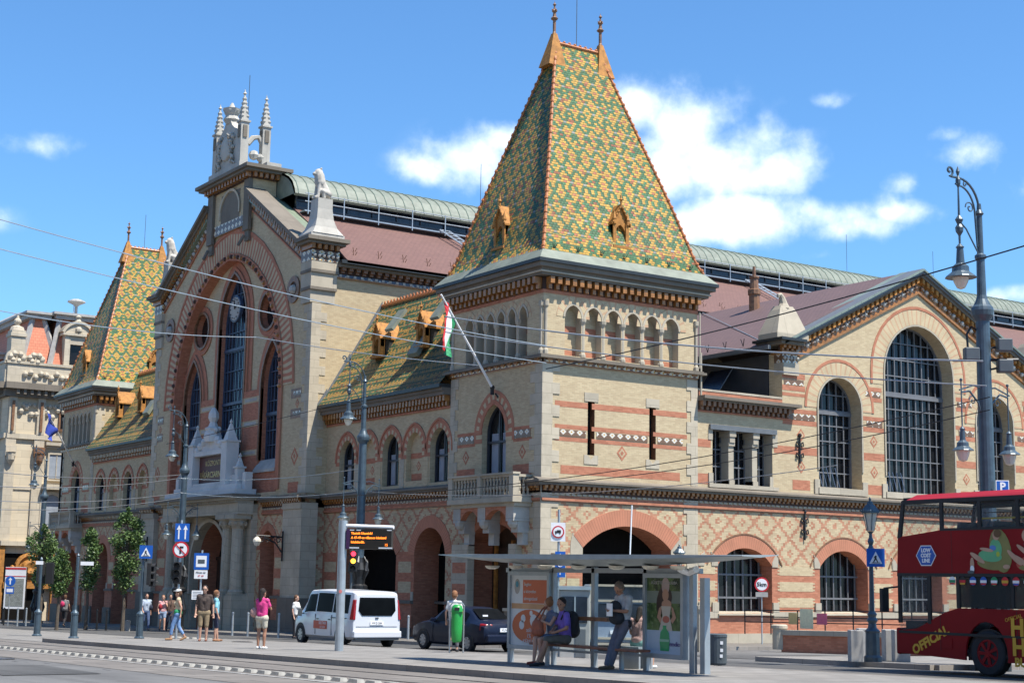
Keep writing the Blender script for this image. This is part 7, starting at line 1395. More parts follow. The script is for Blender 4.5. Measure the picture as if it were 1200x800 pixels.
text_mesh('bus_text', 'OFFICIAL', .3, yl, bus, mb4(xf-1.02, .72, .004, R(26)), .003, bold=.012)
text_mesh('bus_text', 'OFFICIAL', .12, yl, bus, mb4(1.2, 1.3, .004, R(14)), .003); text_mesh('bus_text', 'HOP ON', .52, yl, bus, mb4(1.28, 1.08, .016), .003, align='LEFT', bold=.02); text_mesh('bus_text', 'HOP OFF', .52, yl, bus, mb4(1.25, .66, .016), .003, align='LEFT', bold=.02); text_mesh('bus_text', 'BUDAPEST', .26, yl, bus, mb4(1.2, .34, .004), .003, align='LEFT', bold=.012)
cols = [('wpaint', fg, fr), ('black', fr, yl), ('blue', 'wpaint', fr), ('blue', 'wpaint', fr), (fg, 'wpaint', fr), (fr, yl, fr), (fr, 'wpaint', 'blue'), (fg, 'wpaint', fg), ('wpaint', fr, 'wpaint'), ('wpaint', 'blue', fr), ('wpaint', 'blue', 'wpaint'), (fr, yl, fr)]
for k, c in enumerate(cols):
    x = 2.95-.31*k; bdisc('flag_badge', x, 2.1, .1, .1, c[0], .004, 12); bpoly('flag_badge_bar', [(x-.09, 2.06), (x+.09, 2.06), (x+.09, 2.12), (x-.09, 2.12)], c[1], .008); bpoly('flag_badge_bar', [(x-.07, 2.02), (x+.07, 2.02), (x+.08, 2.055), (x-.08, 2.055)], c[2], .008)
# painted passengers: two seated children on the flank
ol, lg, cf, skb = m_plain('mural_olive', (.22, .2, .06), .4), m_plain('mural_light_green', (.12, .42, .2), .4), m_plain('mural_red', (.42, .06, .04), .4), m_plain('mural_skin', (.5, .3, .2), .4)
x = 1.75
def bell_(name, cx, cz, rx, rz2, mat, d, tilt=0.0):
    pts = []
    for k in range(18): a = 2*math.pi*k/18; u, v = rx*math.cos(a), rz2*math.sin(a); pts.append((cx+u*math.cos(tilt)-v*math.sin(tilt), cz+u*math.sin(tilt)+v*math.cos(tilt)))
    return bpoly(name, pts, mat, d)
bell_('mural_seat', x-.25, 2.78, .3, .5, ol, .004, -.25); bell_('mural_seat', x+.02, 2.48, .42, .13, ol, .005, .1); bell_('mural_dress', x-.12, 2.82, .17, .22, lg, .009, -.2); bell_('mural_face', x-.14, 3.12, .10, .11, skb, .012); bell_('mural_hair', x-.18, 3.16, .11, .09, m_plain('mural_hair', (.12, .06, .02), .4), .0155); bell_('mural_dress', x+.05, 2.66, .34, .13, lg, .010, .1); bell_('mural_arm', x+.14, 2.8, .2, .04, skb, .019, .15); bell_('mural_sleeve', x-.04, 2.84, .09, .06, m_plain('mural_blue', (.08, .2, .5), .4), .014, .1); bell_('mural_leg', x+.42, 2.62, .24, .06, skb, .013, .5); bell_('mural_leg', x+.58, 2.48, .06, .15, skb, .014); bell_('mural_sock', x+.58, 2.37, .06, .08, 'wpaint', .0165); bell_('mural_shoe', x+.62, 2.3, .1, .04, 'dgrey', .018); bell_('mural_patch', x-.18, 2.7, .05, .06, m_plain('mural_lime', (.4, .5, .05), .4), .0125)
x = .55
bell_('mural_seat', x-.1, 2.5, .62, .2, cf, .004, -.05); bell_('mural_seat_edge', x-.15, 2.4, .6, .09, ol, .0055); bell_('mural_face', x+.08, 3.08, .26, .19, skb, .009, .2); bell_('mural_dress', x-.1, 2.78, .34, .2, cf, .010, .3); bell_('mural_sleeve', x+.12, 2.86, .17, .09, m_plain('mural_teal', (.08, .3, .32), .4), .0135, .5); bell_('mural_arm', x+.3, 2.78, .22, .05, skb, .0165, .6); bell_('mural_leg', x+.55, 2.62, .26, .06, skb, .0165, .7); bell_('mural_leg', x+.4, 2.56, .26, .06, skb, .0135, .5); bell_('mural_foot', x+.78, 2.42, .1, .05, skb, .019)
pn = MB()
for u in (3.35, 1.1, -.6, -2.4): pn.box(u, u+.012, hw-.002, hw+.003, .5, 1.45); pn.box(u-.4, u-.39, hw-.002, hw+.003, 2.3, 3.25)
pn.build('panel_seam', 'black', bus); box_part('fuel_flap', 'busr', bus, 3.0, 3.3, hw, hw+.012, .55, .8, bevel=.004); box_part('side_marker', m_plain('amber_marker', (.6, .25, .02), .3), bus, 3.9, 3.98, hw, hw+.02, .5, .54)
for k in range(5): box_part('vent_slat', 'black', bus, -.4, .2, hw, hw+.006, .5+.06*k, .53+.06*k)
# ================================================================ neighbouring house and trees
def corner_house():
    M['plast'] = m_stone('cream_stucco', (.60, .51, .37), 2.2, .55, .2); M['plast2'] = m_stone('pale_carved_stucco', (.54, .47, .36), .7, .5, .35); M['redroof'] = m_scale('red_roof_tiles', (.60, .20, .11), (.50, .16, .085), .3, .25)
    t = thing('corner_house', 'ornate cream house with red mansard roof left of the market hall', 'house', (0, 0, 0))
    Y = 72.0; X0 = -1.3; F1 = Frame((0, Y, 0), (1, 0, 0), (0, -1, 0)); F2 = Frame((X0, 0, 0), (0, 1, 0), (-1, 0, 0)); HMx = ['plast', 'plast2', 'grey', 'terrab', 'terra', 'black']
    w = MB(); w.box(X0, 26, Y, 130, -3.5, 18.2, 0)
    for f, a, b in ((F1, X0, 26), (F2, Y, 130)):
        w.fbox(f, a, b, 4.6, 4.95, 0, .5, 1); w.fbox(f, a, b, 13.0, 13.4, 0, .2, 1); w.fbox(f, a, b, 9.0, 9.2, 0, .08, 1) ; w.fbox(f, a-.5, b, 16.9, 17.4, 0, .9, 2); w.fbox(f, a-.35, b, 16.3, 16.9, 0, .4, 2); w.fbox(f, a-.4, b, 17.4, 18.9, -.3, .55, 1); w.fbox(f, a-.5, b, 18.9, 19.1, -.35, .65, 1)
        k = a+.4
        while k < min(b, a+26): w.fbox(f, k, k+.22, 16.5, 16.9, .4, .75, 2); k += .55
    for u in (-.95, 1.3, 5.6): # pilasters with capitals and consoles
        w.fbox(F1, u-.4, u+.4, 4.95, 13.0, 0, .16, 1); w.fbox(F1, u-.3, u+.3, 13.4, 16.3, .0, .22, 1); w.fbox(F1, u-.42, u+.42, 11.6, 12.4, .1, .4, 3 if u > 0 else 1); w.lathe(F1.P(u, 10.9, .3), [(.05, 0), (.3, .4), (.35, .9), (.42, 1.0)], 3 if u > 0 else 1, 8); w.fbox(F1, u-.1, u+.1, 13.6, 16.0, .22, .34, 3)
    for i in range(18):    # carved frieze
        u = -.3+i*.42; w.ball(F1.P(u, 15.2+.35*math.sin(i*1.9), .05), .26, 1, 6); w.ball(F1.P(u+.2, 15.7, .05), .2, 1, 6)
        w.ball(F1.P(u, 18.1+.2*math.sin(i*2.3), .6), .25, 1, 6)
    w.build('wall', HMx, t)
    def win(f, a, b, z0, z1, hood=True, blind=False):
        m = MB(); m.fbox(f, a, b, z0, z1, .02, .06, 0); m.fbox(f, a-.14, a, z0-.1, z1+.12, 0, .14, 1); m.fbox(f, b, b+.14, z0-.1, z1+.12, 0, .14, 1); m.fbox(f, a, b, z1, z1+.14, 0, .14, 1); m.fbox(f, a-.2, b+.2, z0-.2, z0-.1, 0, .22, 1)
        if hood: m.fbox(f, a-.4, b+.4, z1+.7, z1+.95, 0, .4, 1); m.fbox(f, a-.3, b+.3, z1+.5, z1+.7, 0, .2, 1)
        m.fbox(f, (a+b)/2-.03, (a+b)/2+.03, z0, z1, .06, .1, 1); m.build('window', ['curtain' if blind else 'glass', 'terrab' if not hood else 'plast2'], t)
    win(F1, 2.2, 3.4, 10.0, 11.9, True, True); win(F1, 2.9, 3.5, 14.0, 15.6, False); win(F1, -.2, .9, 14.0, 14.01, False) if 0 else None
    for y in (74, 78, 82, 87): win(F2, y, y+1.6, 13.9, 16.0); win(F2, y, y+1.6, 9.6, 12.2); win(F2, y, y+1.6, 5.8, 8.2)
    A = Arch(1.9, 3.3, 6.2, 8.0, 8.7); m = MB(); A.ring(m, F1, .25, 0, .2, 1, 1.8); m._tess(F1, [A.poly()], .01, .05, 0, None); m.build('loggia_window', ['curtain', 'plast2'], t)
    b = MB(); b.fbox(F1, 1.7, 4.4, 5.3, 5.45, 0, .9, 0); balustrade(b, F1, 1.7, 4.4, 5.45, 6.2, .7, .88, 0, .26); b.fbox(F1, 1.7, 3.8, 9.1, 9.5, 0, .7, 0); b.build('balcony', 'plast2', t)
    s = MB(); s.fbox(F1, -.9, 2.0, -3, 4.0, .02, .05, 0); s.build('shop_front', 'dark', t)
    m = MB(); c = F1.P(1.15, 2.9, .1); m.lathe(c, [(1.2, 0), (1.15, .25), (.95, .3), (.9, .12), (0, .12)], 0, 24, (0, -1, 0)); m.lathe(c, [(.7, .1), (.6, .5), (.45, .6), (0, .45)], 0, 20, (0, -1, 0)); m.fbox(F1, -.9, 3.0, 1.3, 1.8, 0, .5, 0)
    for k in range(9): a = math.pi+math.pi*k/8; m.ball(F1.P(1.15+1.35*math.cos(a), 2.9+1.35*math.sin(a), .2), .2, 0, 6)
    m.build('round_ornament', 'terra', t); m = MB(); m.fbox(F1, -1.3, -.9, -3, 4.6, 0, .35, 0); m.fbox(F1, 2.9, 3.4, -3, 4.6, 0, .35, 0); m.build('shop_pillar', 'terra', t); m = MB(); m.fbox(F1, 3.6, 6.5, -.6, 1.2, .1, .2, 0); m.build('shop_sign', 'wpaint', t)
    # attic: mansard blocks
    def mans(x0, x1, y0, y1, z0, z1, k=.9, cap=True):
        m = MB(); m.hexa([(x0, y0, z0), (x1, y0, z0), (x1, y1, z0), (x0, y1, z0)], [(x0+k, y0+k, z1), (x1-k, y0+k, z1), (x1-k, y1-k, z1), (x0+k, y1-k, z1)]); o = m.build('mansard_roof', 'redroof', t)
        m = MB(); a = [(x0, y0), (x1, y0), (x1, y1), (x0, y1)]; b_ = [(x0+k, y0+k), (x1-k, y0+k), (x1-k, y1-k), (x0+k, y1-k)]
        for p, q in zip(a, b_): m.tube([(*p, z0), (*q, z1)], .22, 0, 4)
        m.box(x0+k-.45, x1-k+.45, y0+k-.45, y1-k+.45, z1, z1+.35); m.box(x0+k-.7, x1-k+.7, y0+k-.7, y1-k+.7, z1+.35, z1+.55); m.pyr(x0+k-.5, x1-k+.5, y0+k-.5, y1-k+.5, z1+.551, z1+1.2, 0, .3); m.build('roof_trim', 'conc', o)
    mans(-.45, 2.5, 72.3, 90, 19.0, 22.9, 1.0); mans(1.75, 7.4, 72.0, 92, 19.0, 23.0, .9); mans(-1.0, .4, 78, 120, 18.5, 20.0, .3)
    d = MB(); f = Frame((-1.5, 72.0, 0), (1, 0, 0), (0, -1, 0))
    d.fbox(f, 4.3, 4.75, 19, 21.6, -.5, .3, 0); d.fbox(f, 6.0, 6.45, 19, 21.6, -.5, .3, 0); d.fbox(f, 4.75, 6.0, 20.9, 21.6, -.5, .25, 0); d.fbox(f, 4.1, 6.65, 21.6, 21.8, -.6, .45, 0); A = Arch(4.2, 6.55, 21, 21.8, 22.6); d._tess(f, [[(4.2, 21.8)]+A.arc()[::-1]+[(6.55, 21.8)]], -.5, .3, 0, None); A.ring(d, f, .22, -.6, .45, 0); d.lathe(f.P(5.37, 22.6, .1), [(.2, 0), (.3, .2), (.15, .4), (.25, .6), (0, .8)], 0, 8); d.ball(f.P(5.37, 22.1, .3), .3, 0, 8); d.fbox(f, 4.75, 6.0, 19, 19.2, -.5, .3, 0)
    d.build('dormer', 'plast2', t); m = MB(); m.fbox(f, 4.75, 6.0, 19.2, 20.9, -.1, -.05, 0); m.build('dormer_window', 'glass', t)
    p = MB()
    for u in (.5, 2.0): A = Arch(u-.9, u+.9, 18, 19.1, 20.2) if u < 1 else Arch(u-.6, u+.6, 18, 19.1, 19.9); p._tess(f, [[(A.u0, 19.0)]+A.arc()[::-1]+[(A.u1, 19.0)]], .1, .5, 0, None); [p.ball(f.P(u+.5*math.cos(k), 19.4+.3*math.sin(k), .5), .26, 0, 6) for k in range(7)]
    p.build('parapet_ornament', 'plast2', t)
    p = MB(); p.box(-1.5, -.4, 71.6, 72.8, 19, 21.6); p.box(-1.6, -.3, 71.5, 72.9, 21.1, 21.35); p.lathe((-.95, 72.2, 21.6), [(.6, 0), (.5, .3), (.15, .45), (.3, .7), (.3, .85), (.12, 1.05), (.1, 1.2), (0, 1.3)], 0, 10); p.build('corner_turret', 'plast2', t)
    v = MB(); v.lathe((4.6, 75, 23.0), [(.13, 0), (.13, 1.6), (.3, 1.75), (.75, 1.95), (.72, 2.05), (.35, 2.2), (0, 2.22)], 0, 14); v.tube([(4.3, 74.7, 23), (4.3, 74.7, 24.8)], .03, 0, 4); v.build('roof_vent', 'conc', t)
corner_house()

def tree(label, loc, H, cw, ch, cbase, seed, trunk=.09, n=2600, lean=0.0):
    rnd = random.Random(seed); t = thing('street_tree', label, 'tree', loc, 0, 'young street trees before the hall'); k = MB(); k.tube([(0, 0, -.1), (.02, 0, cbase*.6), (lean*.3, .03, cbase), (lean, 0, cbase+ch*.55), (lean, .05, cbase+ch*.9)], [trunk*1.3, trunk, trunk*.9, trunk*.45, .015], 0, 8)
    clumps = []
    for i in range(38):
        s = rnd.random(); z = cbase+ch*(.04+.9*s); wz = cw/2*math.sin(math.pi*min(1, (.22+.78*(1-s)**.8)))**.7*(1 if s < .8 else (1-s)/.2*.75+.25); a = rnd.random()*6.28; r = wz*rnd.uniform(.25, .85); c = Vector((lean+r*math.cos(a), r*math.sin(a), z)); clumps.append((c, rnd.uniform(.4, .62)*cw/2.1*(1.12-s*.5)))
        k.tube([(lean*.6, 0, max(cbase*.9, z-.7)), c*.6+Vector((lean, 0, z))*.4-Vector((0, 0, .15)), c], [.03, .018, .006], 0, 4)
    clumps.append((Vector((lean, 0, cbase+ch*.93)), .2)); clumps.append((Vector((lean, .05, cbase+ch)), .1))
    k.build('trunk', M['bark'], t); l = MB()
    for i in range(n):
        c, r = rnd.choice(clumps); d = Vector((rnd.gauss(0, 1), rnd.gauss(0, 1), rnd.gauss(0, 1))); d.normalize(); p = c+d*r*rnd.random()**.45; s = rnd.uniform(.045, .085); u = Vector((rnd.gauss(0, 1), rnd.gauss(0, 1), rnd.gauss(0, .6))).normalized(); v = u.cross(Vector((rnd.gauss(0, 1), rnd.gauss(0, 1), rnd.gauss(0, 1)))).normalized()
        l.face([p-u*s, p+v*s*.6, p+u*s, p-v*s*.6])
    l.build('crown', M['leaf'], t, weld=False)
M['bark'] = m_plain('grey_bark', (.10, .08, .06), .9, 0, .3, 8, .3)
lf = NT('tree_leaf'); lf.uv(); g = lf.n('ShaderNodeNewGeometry'); c = lf.mix(g.outputs['Random Per Island'], (.03, .07, .018), (.12, .19, .05)); lf.b.inputs['Subsurface Weight'].default_value = 0; lf.b.inputs['Transmission Weight'].default_value = 0; M['leaf'] = lf.done(c, .55)
def tp(px, py): return on(px, py, .05)
tree('tallest of the young street trees, with a pointed dark green crown, right of the others', tp(143, 738), 6.3, 1.9, 4.2, 2.0, 3, .09, 6800)
tree('narrow young street tree half hidden behind the second grey post', tp(100, 737), 5.3, 1.5, 3.1, 2.1, 5, .08, 4800); tree('loose leafy street tree at the left, before the pale house', tp(45, 735), 5.7, 2.0, 3.0, 2.5, 9, .12, 5200)
tree('small low street tree filling the gap between the left and the middle tree', tp(66, 737), 4.3, 1.5, 2.1, 1.9, 12, .08, 4500)

# unseen houses added across the street, behind the camera: they block low sky, mirror in glass and give the warm bounce on the front
def added_row_house(y0, y1, H, label, col, base_x=-56.0):
    t = thing('added_unseen_house', label, 'house', (0, 0, 0), 0, 'houses across the street'); mt_ = m_stone('house_plaster', col, 3, .6, .3); zb = gz(base_x, (y0+y1)/2)-3; f = Frame((base_x, 0, 0), (0, 1, 0), (1, 0, 0))
    m = MB(); m.box(base_x-14, base_x, y0, y1, zb, H); m.fbox(f, y0, y1, H-.6, H, 0, .6); m.fbox(f, y0, y1, 4.4, 4.8, 0, .25); m.build('wall', mt_, t)
    r = MB(); r.hexa([(base_x-14.3, y0, H), (base_x+.5, y0, H), (base_x+.5, y1, H), (base_x-14.3, y1, H)], [(base_x-7.5, y0, H+4.5), (base_x-6.5, y0, H+4.5), (base_x-6.5, y1, H+4.5), (base_x-7.5, y1, H+4.5)]); ro = r.build('roof', 'redroof', t); c = MB(); c.box(base_x-5, base_x-4, y0+3, y0+5, H+1, H+5.5); c.build('chimney', 'rb', ro)
    w0 = None; n = int((y1-y0-2)/3.1)
    for fl in range(5):
        for i in range(n):
            y = y0+1.6+(y1-y0-3.2)*(i+.5)/n; z = 1.4+fl*3.7
            if z+2.2 > H-.8: continue
            if w0 is None:
                m = MB(); m.box(.02, .06, -.6, .6, 0, 2.1, 0); m.box(.0, .14, -.75, -.6, -.1, 2.25, 1); m.box(.0, .14, .6, .75, -.1, 2.25, 1); m.box(.0, .2, -.8, .8, 2.25, 2.4, 1); m.box(.0, .2, -.8, .8, -.25, -.1, 1); w0 = m.build('window', ['glass', 'plast2'], t); w0.location = (base_x, y, z)
            else: copy_tree(w0, (base_x, y, z), parent=t)
added_row_house(-62, -28, 19, 'ochre plastered apartment house across the street, nearest behind the camera', (.42, .33, .20)); added_row_house(-28, 4, 22, 'tall cream apartment house across the street behind the camera, second in the row', (.46, .40, .29)); added_row_house(4, 38, 18.5, 'brownish apartment house across the street, third in the row', (.33, .25, .18)); added_row_house(38, 76, 21, 'pale grey apartment house across the street, farthest in the row', (.40, .36, .30))
# ================================================================ people: one skinned surface per body, fused from tapered limbs
SK = m_plain('skin', (.46, .26, .18), .55, 0, .08, 4); SKT = m_plain('tanned_skin', (.34, .17, .105), .55, 0, .08, 4)
def cmat(name, c, r=.85): return m_plain(name, c, r, 0, .22, 9, .6)
HAIRB, HAIRD, HAIRG, HAIRL = cmat('brown_hair', (.10, .05, .025)), cmat('dark_hair', (.02, .014, .012)), cmat('grey_hair', (.16, .12, .09)), cmat('reddish_hair', (.22, .10, .045))
def V(*a): return Vector(a)
def person(label, loc, rz, pose, H=1.72, skin=SK, hair=HAIRB, long_hair=False, top=None, sleeve=.35, bottom=None, leg=.45, shoe=None, female=False, vox=.015, fingers=True, extras=None, hat=None, glasses=False, skirt=False, group=None):
    k = H/1.75; t = thing('person', label, 'person', loc, rz, group); J = {}
    base = dict(hip=V(0, 0, .93), chest=V(0, 0, 1.28), neck=V(0, 0, 1.47), head=V(.015, 0, 1.62), shL=V(0, .185, 1.41), shR=V(0, -.185, 1.41), elL=V(-.02, .25, 1.13), elR=V(-.02, -.25, 1.13), wrL=V(.06, .26, .89), wrR=V(.06, -.26, .89), hpL=V(0, .095, .90), hpR=V(0, -.095, .90), knL=V(.03, .10, .5), knR=V(.03, -.10, .5), anL=V(0, .10, .09), anR=V(0, -.10, .09), look=V(1, 0, 0))
    base.update(pose); J = {a: (b*k if a != 'look' else b.normalized()) for a, b in base.items()}
    if female: J['shL'] = J['shL'].lerp(J['shR'], .06); J['shR'] = J['shR'].lerp(J['shL'], .06)
    look = J['look']; sidev = V(0, 0, 1).cross(look).normalized(); upv = look.cross(sidev)
    b = MB(); h = J['head']; tw = .9 if female else 1.0; fwd = V(1, 0, 0)
    def c(p, q, r0, r1): b.cap(p, q, r0*k, r1*k, 0, 12)
    # head with brow, nose, jaw and ears
    b.ball(h+upv*.03*k, .095*k, 0, 16, (1.02, .86, 1.18)); c(h-upv*.05*k+look*.02*k, h-upv*.075*k+look*.035*k, .062, .05); b.cap(h+look*.088*k+upv*.0*k, h+look*.108*k-upv*.03*k, .011*k, .016*k, 0, 8)
    for s in (-1, 1): b.ball(h+sidev*s*.083*k-upv*.005*k, .022*k, 0, 8)
    b.cap(h+look*.082*k-upv*.062*k-sidev*.018*k, h+look*.082*k-upv*.062*k+sidev*.018*k, .012*k, .012*k, 0, 8)
    c(J['neck']-V(0, 0, .04)*k, h-upv*.06*k, .056*tw, .05*tw)
    def torso(m, g):
        for s in ('L', 'R'):
            m.cap(J['chest'].lerp(J['sh'+s], .5)-V(0, 0, .02)*k, J['hip'].lerp(J['hp'+s], .7)+V(0, 0, .12)*k, (.105*tw+g)*k, ((.088 if female else .10)+g)*k, 0, 12)
        m.cap(J['shL'], J['shR'], (.062*tw+g)*k, (.062*tw+g)*k, 0, 12); m.cap(J['neck']-V(0, 0, .03)*k, J['chest'], (.07*tw+g)*k, (.12*tw+g)*k, 0, 12)
        if female:
            for s in (-1, 1): m.ball(J['chest']+V(.085, s*.065, .0)*k, (.065+g)*k, 0, 10)
    torso(b, 0)
    def pelvis(m, g):
        m.cap(J['hpL'], J['hpR'], (.105+g)*k, (.105+g)*k, 0, 12)
    pelvis(b, 0)
    for s, sg in (('L', 1), ('R', -1)):
        sh, el, wr = J['sh'+s], J['el'+s], J['wr'+s]; c(sh, el, .052*tw, .04*tw); c(el, wr, .039*tw, .026)
        d = (wr-el).normalized(); lat = d.cross(V(0, 0, 1) if abs(d.z) < .8 else fwd).normalized(); nrm = lat.cross(d).normalized(); pm = wr+d*.05*k; b.cap(wr, pm+d*.03*k, .026*k, .034*k, 0, 10)
        if fingers:
            for f in range(4):
                o = wr+d*.085*k+lat*(f-1.5)*.021*k; L = (.075, .085, .08, .062)[f]; m1 = o+d*L*.55*k+nrm*.008*k; b.cap(o, m1, .0105*k, .0095*k, 0, 8); b.cap(m1, m1+(d*.8+nrm*.6).normalized()*L*.5*k, .0095*k, .008*k, 0, 8)
            o = wr+d*.03*k+lat*.03*k*sg; m1 = o+(d*.6+lat*.8*sg).normalized()*.045*k; b.cap(o, m1, .013*k, .011*k, 0, 8); b.cap(m1, m1+(d+nrm*.3).normalized()*.03*k, .011*k, .009*k, 0, 8)
        hp, kn, an = J['hp'+s], J['kn'+s], J['an'+s]; c(hp, kn, .086, .056); mid = kn.lerp(an, .32); cf = -(V(1, 0, 0)*.015)*k; c(kn, mid+cf, .054, .056); c(mid+cf, an, .055, .035); ft = J.get('ft'+s, None); tdir = (J['toe'+s]/k if 'toe'+s in J else V(1, 0, 0)); tdir = V(tdir.x, tdir.y, tdir.z).normalized()
        c(an-V(0, 0, .04)*k-tdir*.03*k, an-V(0, 0, .055)*k+tdir*.13*k, .036, .028)
    bo = b.build('body', skin, t, remesh=vox)
    e = MB()
    for s in (-1, 1): e.ball(h+look*.083*k+upv*.012*k+sidev*s*.032*k, .0125*k, 0, 8)
    e.build('eyes', 'black', t)
    if top:
        m = MB(); torso(m, .016)
        for s in ('L', 'R'):
            if sleeve > 0:
                sh, el, wr = J['sh'+s], J['el'+s], J['wr'+s]; a = min(1, sleeve*2); m.cap(sh, sh.lerp(el, a), (.066*tw)*k, (.060*tw)*k, 0, 12)
                if sleeve > .5: m.cap(el, el.lerp(wr, (sleeve-.5)*2), .052*k, .038*k, 0, 12)
        if sleeve == 0: pass
        m.cap(J['hip']+V(0, .05, .06)*k, J['hip']+V(0, -.05, .06)*k, .118*k, .118*k, 0, 12); m.build('shirt', top, t, remesh=max(vox, .013))
    if bottom:
        m = MB(); pelvis(m, .016)
        for s in ('L', 'R'):
            hp, kn, an = J['hp'+s], J['kn'+s], J['an'+s]; f = min(1, leg*2); m.cap(hp, hp.lerp(kn, f), .102*k, (.102-.03*f)*k, 0, 12)
            if leg > .5: m.cap(kn, kn.lerp(an, (leg-.5)*2), .072*k, .056*k, 0, 12)
        if skirt:
            m.cap(J['hpL'].lerp(J['hpR'], .5), J['knL'].lerp(J['knR'], .5)+V(0, 0, .1)*k, .14*k, .17*k, 0, 14)
        m.build('skirt' if skirt else 'trousers', bottom, t, remesh=max(vox, .013))
    for s in ('L', 'R'):
        if shoe:
            an = J['an'+s]; tdir = J['toe'+s].normalized() if 'toe'+s in J else V(1, 0, 0); m = MB(); m.cap(an-V(0, 0, .045)*k-tdir*.04*k, an-V(0, 0, .055)*k+tdir*.15*k, .043*k, .036*k, 0, 10); m.build('shoe', shoe, t, remesh=max(vox*.8, .010))
    if hair:
        m = MB(); m.ball(h+upv*.048*k-look*.022*k, .103*k, 0, 14, (1, .92, 1.1)); m.ball(h+upv*.01*k-look*.045*k, .085*k, 0, 12)
        if long_hair: m.cap(h-look*.06*k, h-look*.09*k-upv*.2*k, .075*k, .05*k, 0, 12)
        m.build('hair', hair, t, remesh=max(vox*.8, .011))
    if glasses:
        m = MB()
        for s in (-1, 1): m.ball(h+look*.09*k+upv*.012*k+sidev*s*.034*k, .026*k, 0, 8, (.6, 1, .75))
        m.tube([h+look*.09*k+upv*.015*k+sidev*-.08*k, h+look*.1*k+upv*.015*k, h+look*.09*k+upv*.015*k+sidev*.08*k], .006*k, 0, 5); m.build('sunglasses', 'black', t)
    if extras: extras(t, J, k)
    return t
def face_to(a): return CAMZ+a        # heading relative to "towards the camera"
wt = cmat('white_cloth', (.62, .62, .6)); blk = cmat('black_cloth', (.02, .02, .024)); nvy = cmat('navy_cloth', (.02, .025, .05))
walk = dict(knL=V(.16, .09, .52), anL=V(.22, .09, .10), knR=V(-.04, -.09, .48), anR=V(-.26, -.09, .14), elL=V(-.12, .24, 1.15), wrL=V(-.1, .25, .9), elR=V(.06, -.24, 1.14), wrR=V(.2, -.22, .94), toeR=V(1, 0, -.5))
def bag_strap(t, J, k, mat, off, size, strap_from='shL'):
    m = MB(); c = off; m.ball(c, size[0], 0, 14, (size[1], size[2], 1)); m.build('bag', mat, t, remesh=.014); s = MB(); s.tube([J[strap_from]+V(0, 0, .07), J['chest']+V(.12 if c.x > 0 else -.12, 0, 0), c+V(0, 0, size[0]*.7)], .014, 0, 6); s.tube([J[strap_from]+V(0, 0, .07), c+V(0, .06, size[0]*.7)], .012, 0, 6); s.build('bag_strap', mat, t)
def ex_green(t, J, k):
    m = MB(); m.cap(J['hip']+V(0, .06, .06)*k, J['hip']+V(0, -.06, .02)*k, .145*k, .15*k, 0, 12); m.build('green_wrap', cmat('green_cloth', (.03, .30, .12)), t, remesh=.014)
    m = MB(); m.ball(J['head']+V(0, 0, .12)*k, .105*k, 0, 12, (1, 1, .5)); m.lathe(J['head']+V(.06, 0, .09)*k, [(.0, 0), (.13*k, 0), (.13*k, .012), (0, .02)], 0, 14); m.build('sun_visor', wt, t)
def ppos(px, py, h=.13): return gp(px, py, h)
person('woman in beige top, green wrap and blue patterned trousers, white visor on', ppos(207, 750), face_to(-1.4), walk, 1.70, SK, HAIRB, False, cmat('beige_cloth', (.50, .40, .26)), .0, cmat('blue_print_cloth', (.16, .28, .50)), .85, cmat('tan_shoe', (.35, .2, .1)), True, extras=ex_green)
person('tall man in brown t-shirt, khaki shorts and sunglasses by the tram stop pole', ppos(237.5, 751), face_to(.1), dict(elL=V(-.02, .28, 1.14), wrL=V(.03, .30, .88)), 1.85, SK, HAIRD, False, cmat('brown_tshirt', (.06, .042, .035)), .38, cmat('khaki_shorts', (.23, .17, .10)), .52, cmat('sandal', (.2, .08, .05)), glasses=True, group=None)
person('person in a light blue t-shirt and dark shorts beside the man in brown', ppos(251, 751), face_to(1.9), dict(elL=V(.02, .22, 1.15), wrL=V(.1, .2, .93), look=V(1, .35, 0), knL=V(.08, .09, .5), anL=V(.12, .09, .09)), 1.70, SK, HAIRL, False, cmat('light_blue_tshirt', (.22, .48, .56)), .4, nvy, .5, cmat('brown_sandal', (.25, .12, .06)))
def ex_pink(t, J, k): bag_strap(t, J, k, cmat('pink_bag', (.48, .28, .24)), V(.02, .27, 1.0), (.14, .75, .9), 'shR')
person('woman in a bright pink top and cream shorts with a shoulder bag, seen from behind', ppos(305.5, 760), face_to(2.75), dict(elL=V(.06, .2, 1.15), wrL=V(.16, .1, 1.0), elR=V(.1, -.24, 1.16), wrR=V(.22, -.14, 1.18), look=V(1, -.3, 0)), 1.66, SKT, HAIRD, True, cmat('pink_top', (.62, .05, .22)), .3, cmat('cream_shorts', (.5, .46, .36)), .3, wt, True, extras=ex_pink)
person('woman in a white top and dark leggings beside the front of the white van', ppos(345.5, 747.5), face_to(1.2), dict(elL=V(.1, .22, 1.15), wrL=V(.22, .1, 1.12)), 1.66, SK, HAIRB, True, wt, .3, blk, .95, blk, True, vox=.018)
def ex_redbag(t, J, k): bag_strap(t, J, k, cmat('magenta_bag', (.55, .03, .12)), V(-.14, .08, 1.2), (.15, .6, .8), 'shL')
person('woman in dark clothes with a magenta rucksack walking away, left of the trees', ppos(74.5, 734), face_to(3.0), walk, 1.68, SK, HAIRB, False, cmat('grey_top', (.2, .2, .2)), .2, blk, .95, blk, True, vox=.02, extras=ex_redbag)
def ex_bagd(t, J, k): bag_strap(t, J, k, nvy, V(.06, .2, 1.1), (.14, .7, .8), 'shR')
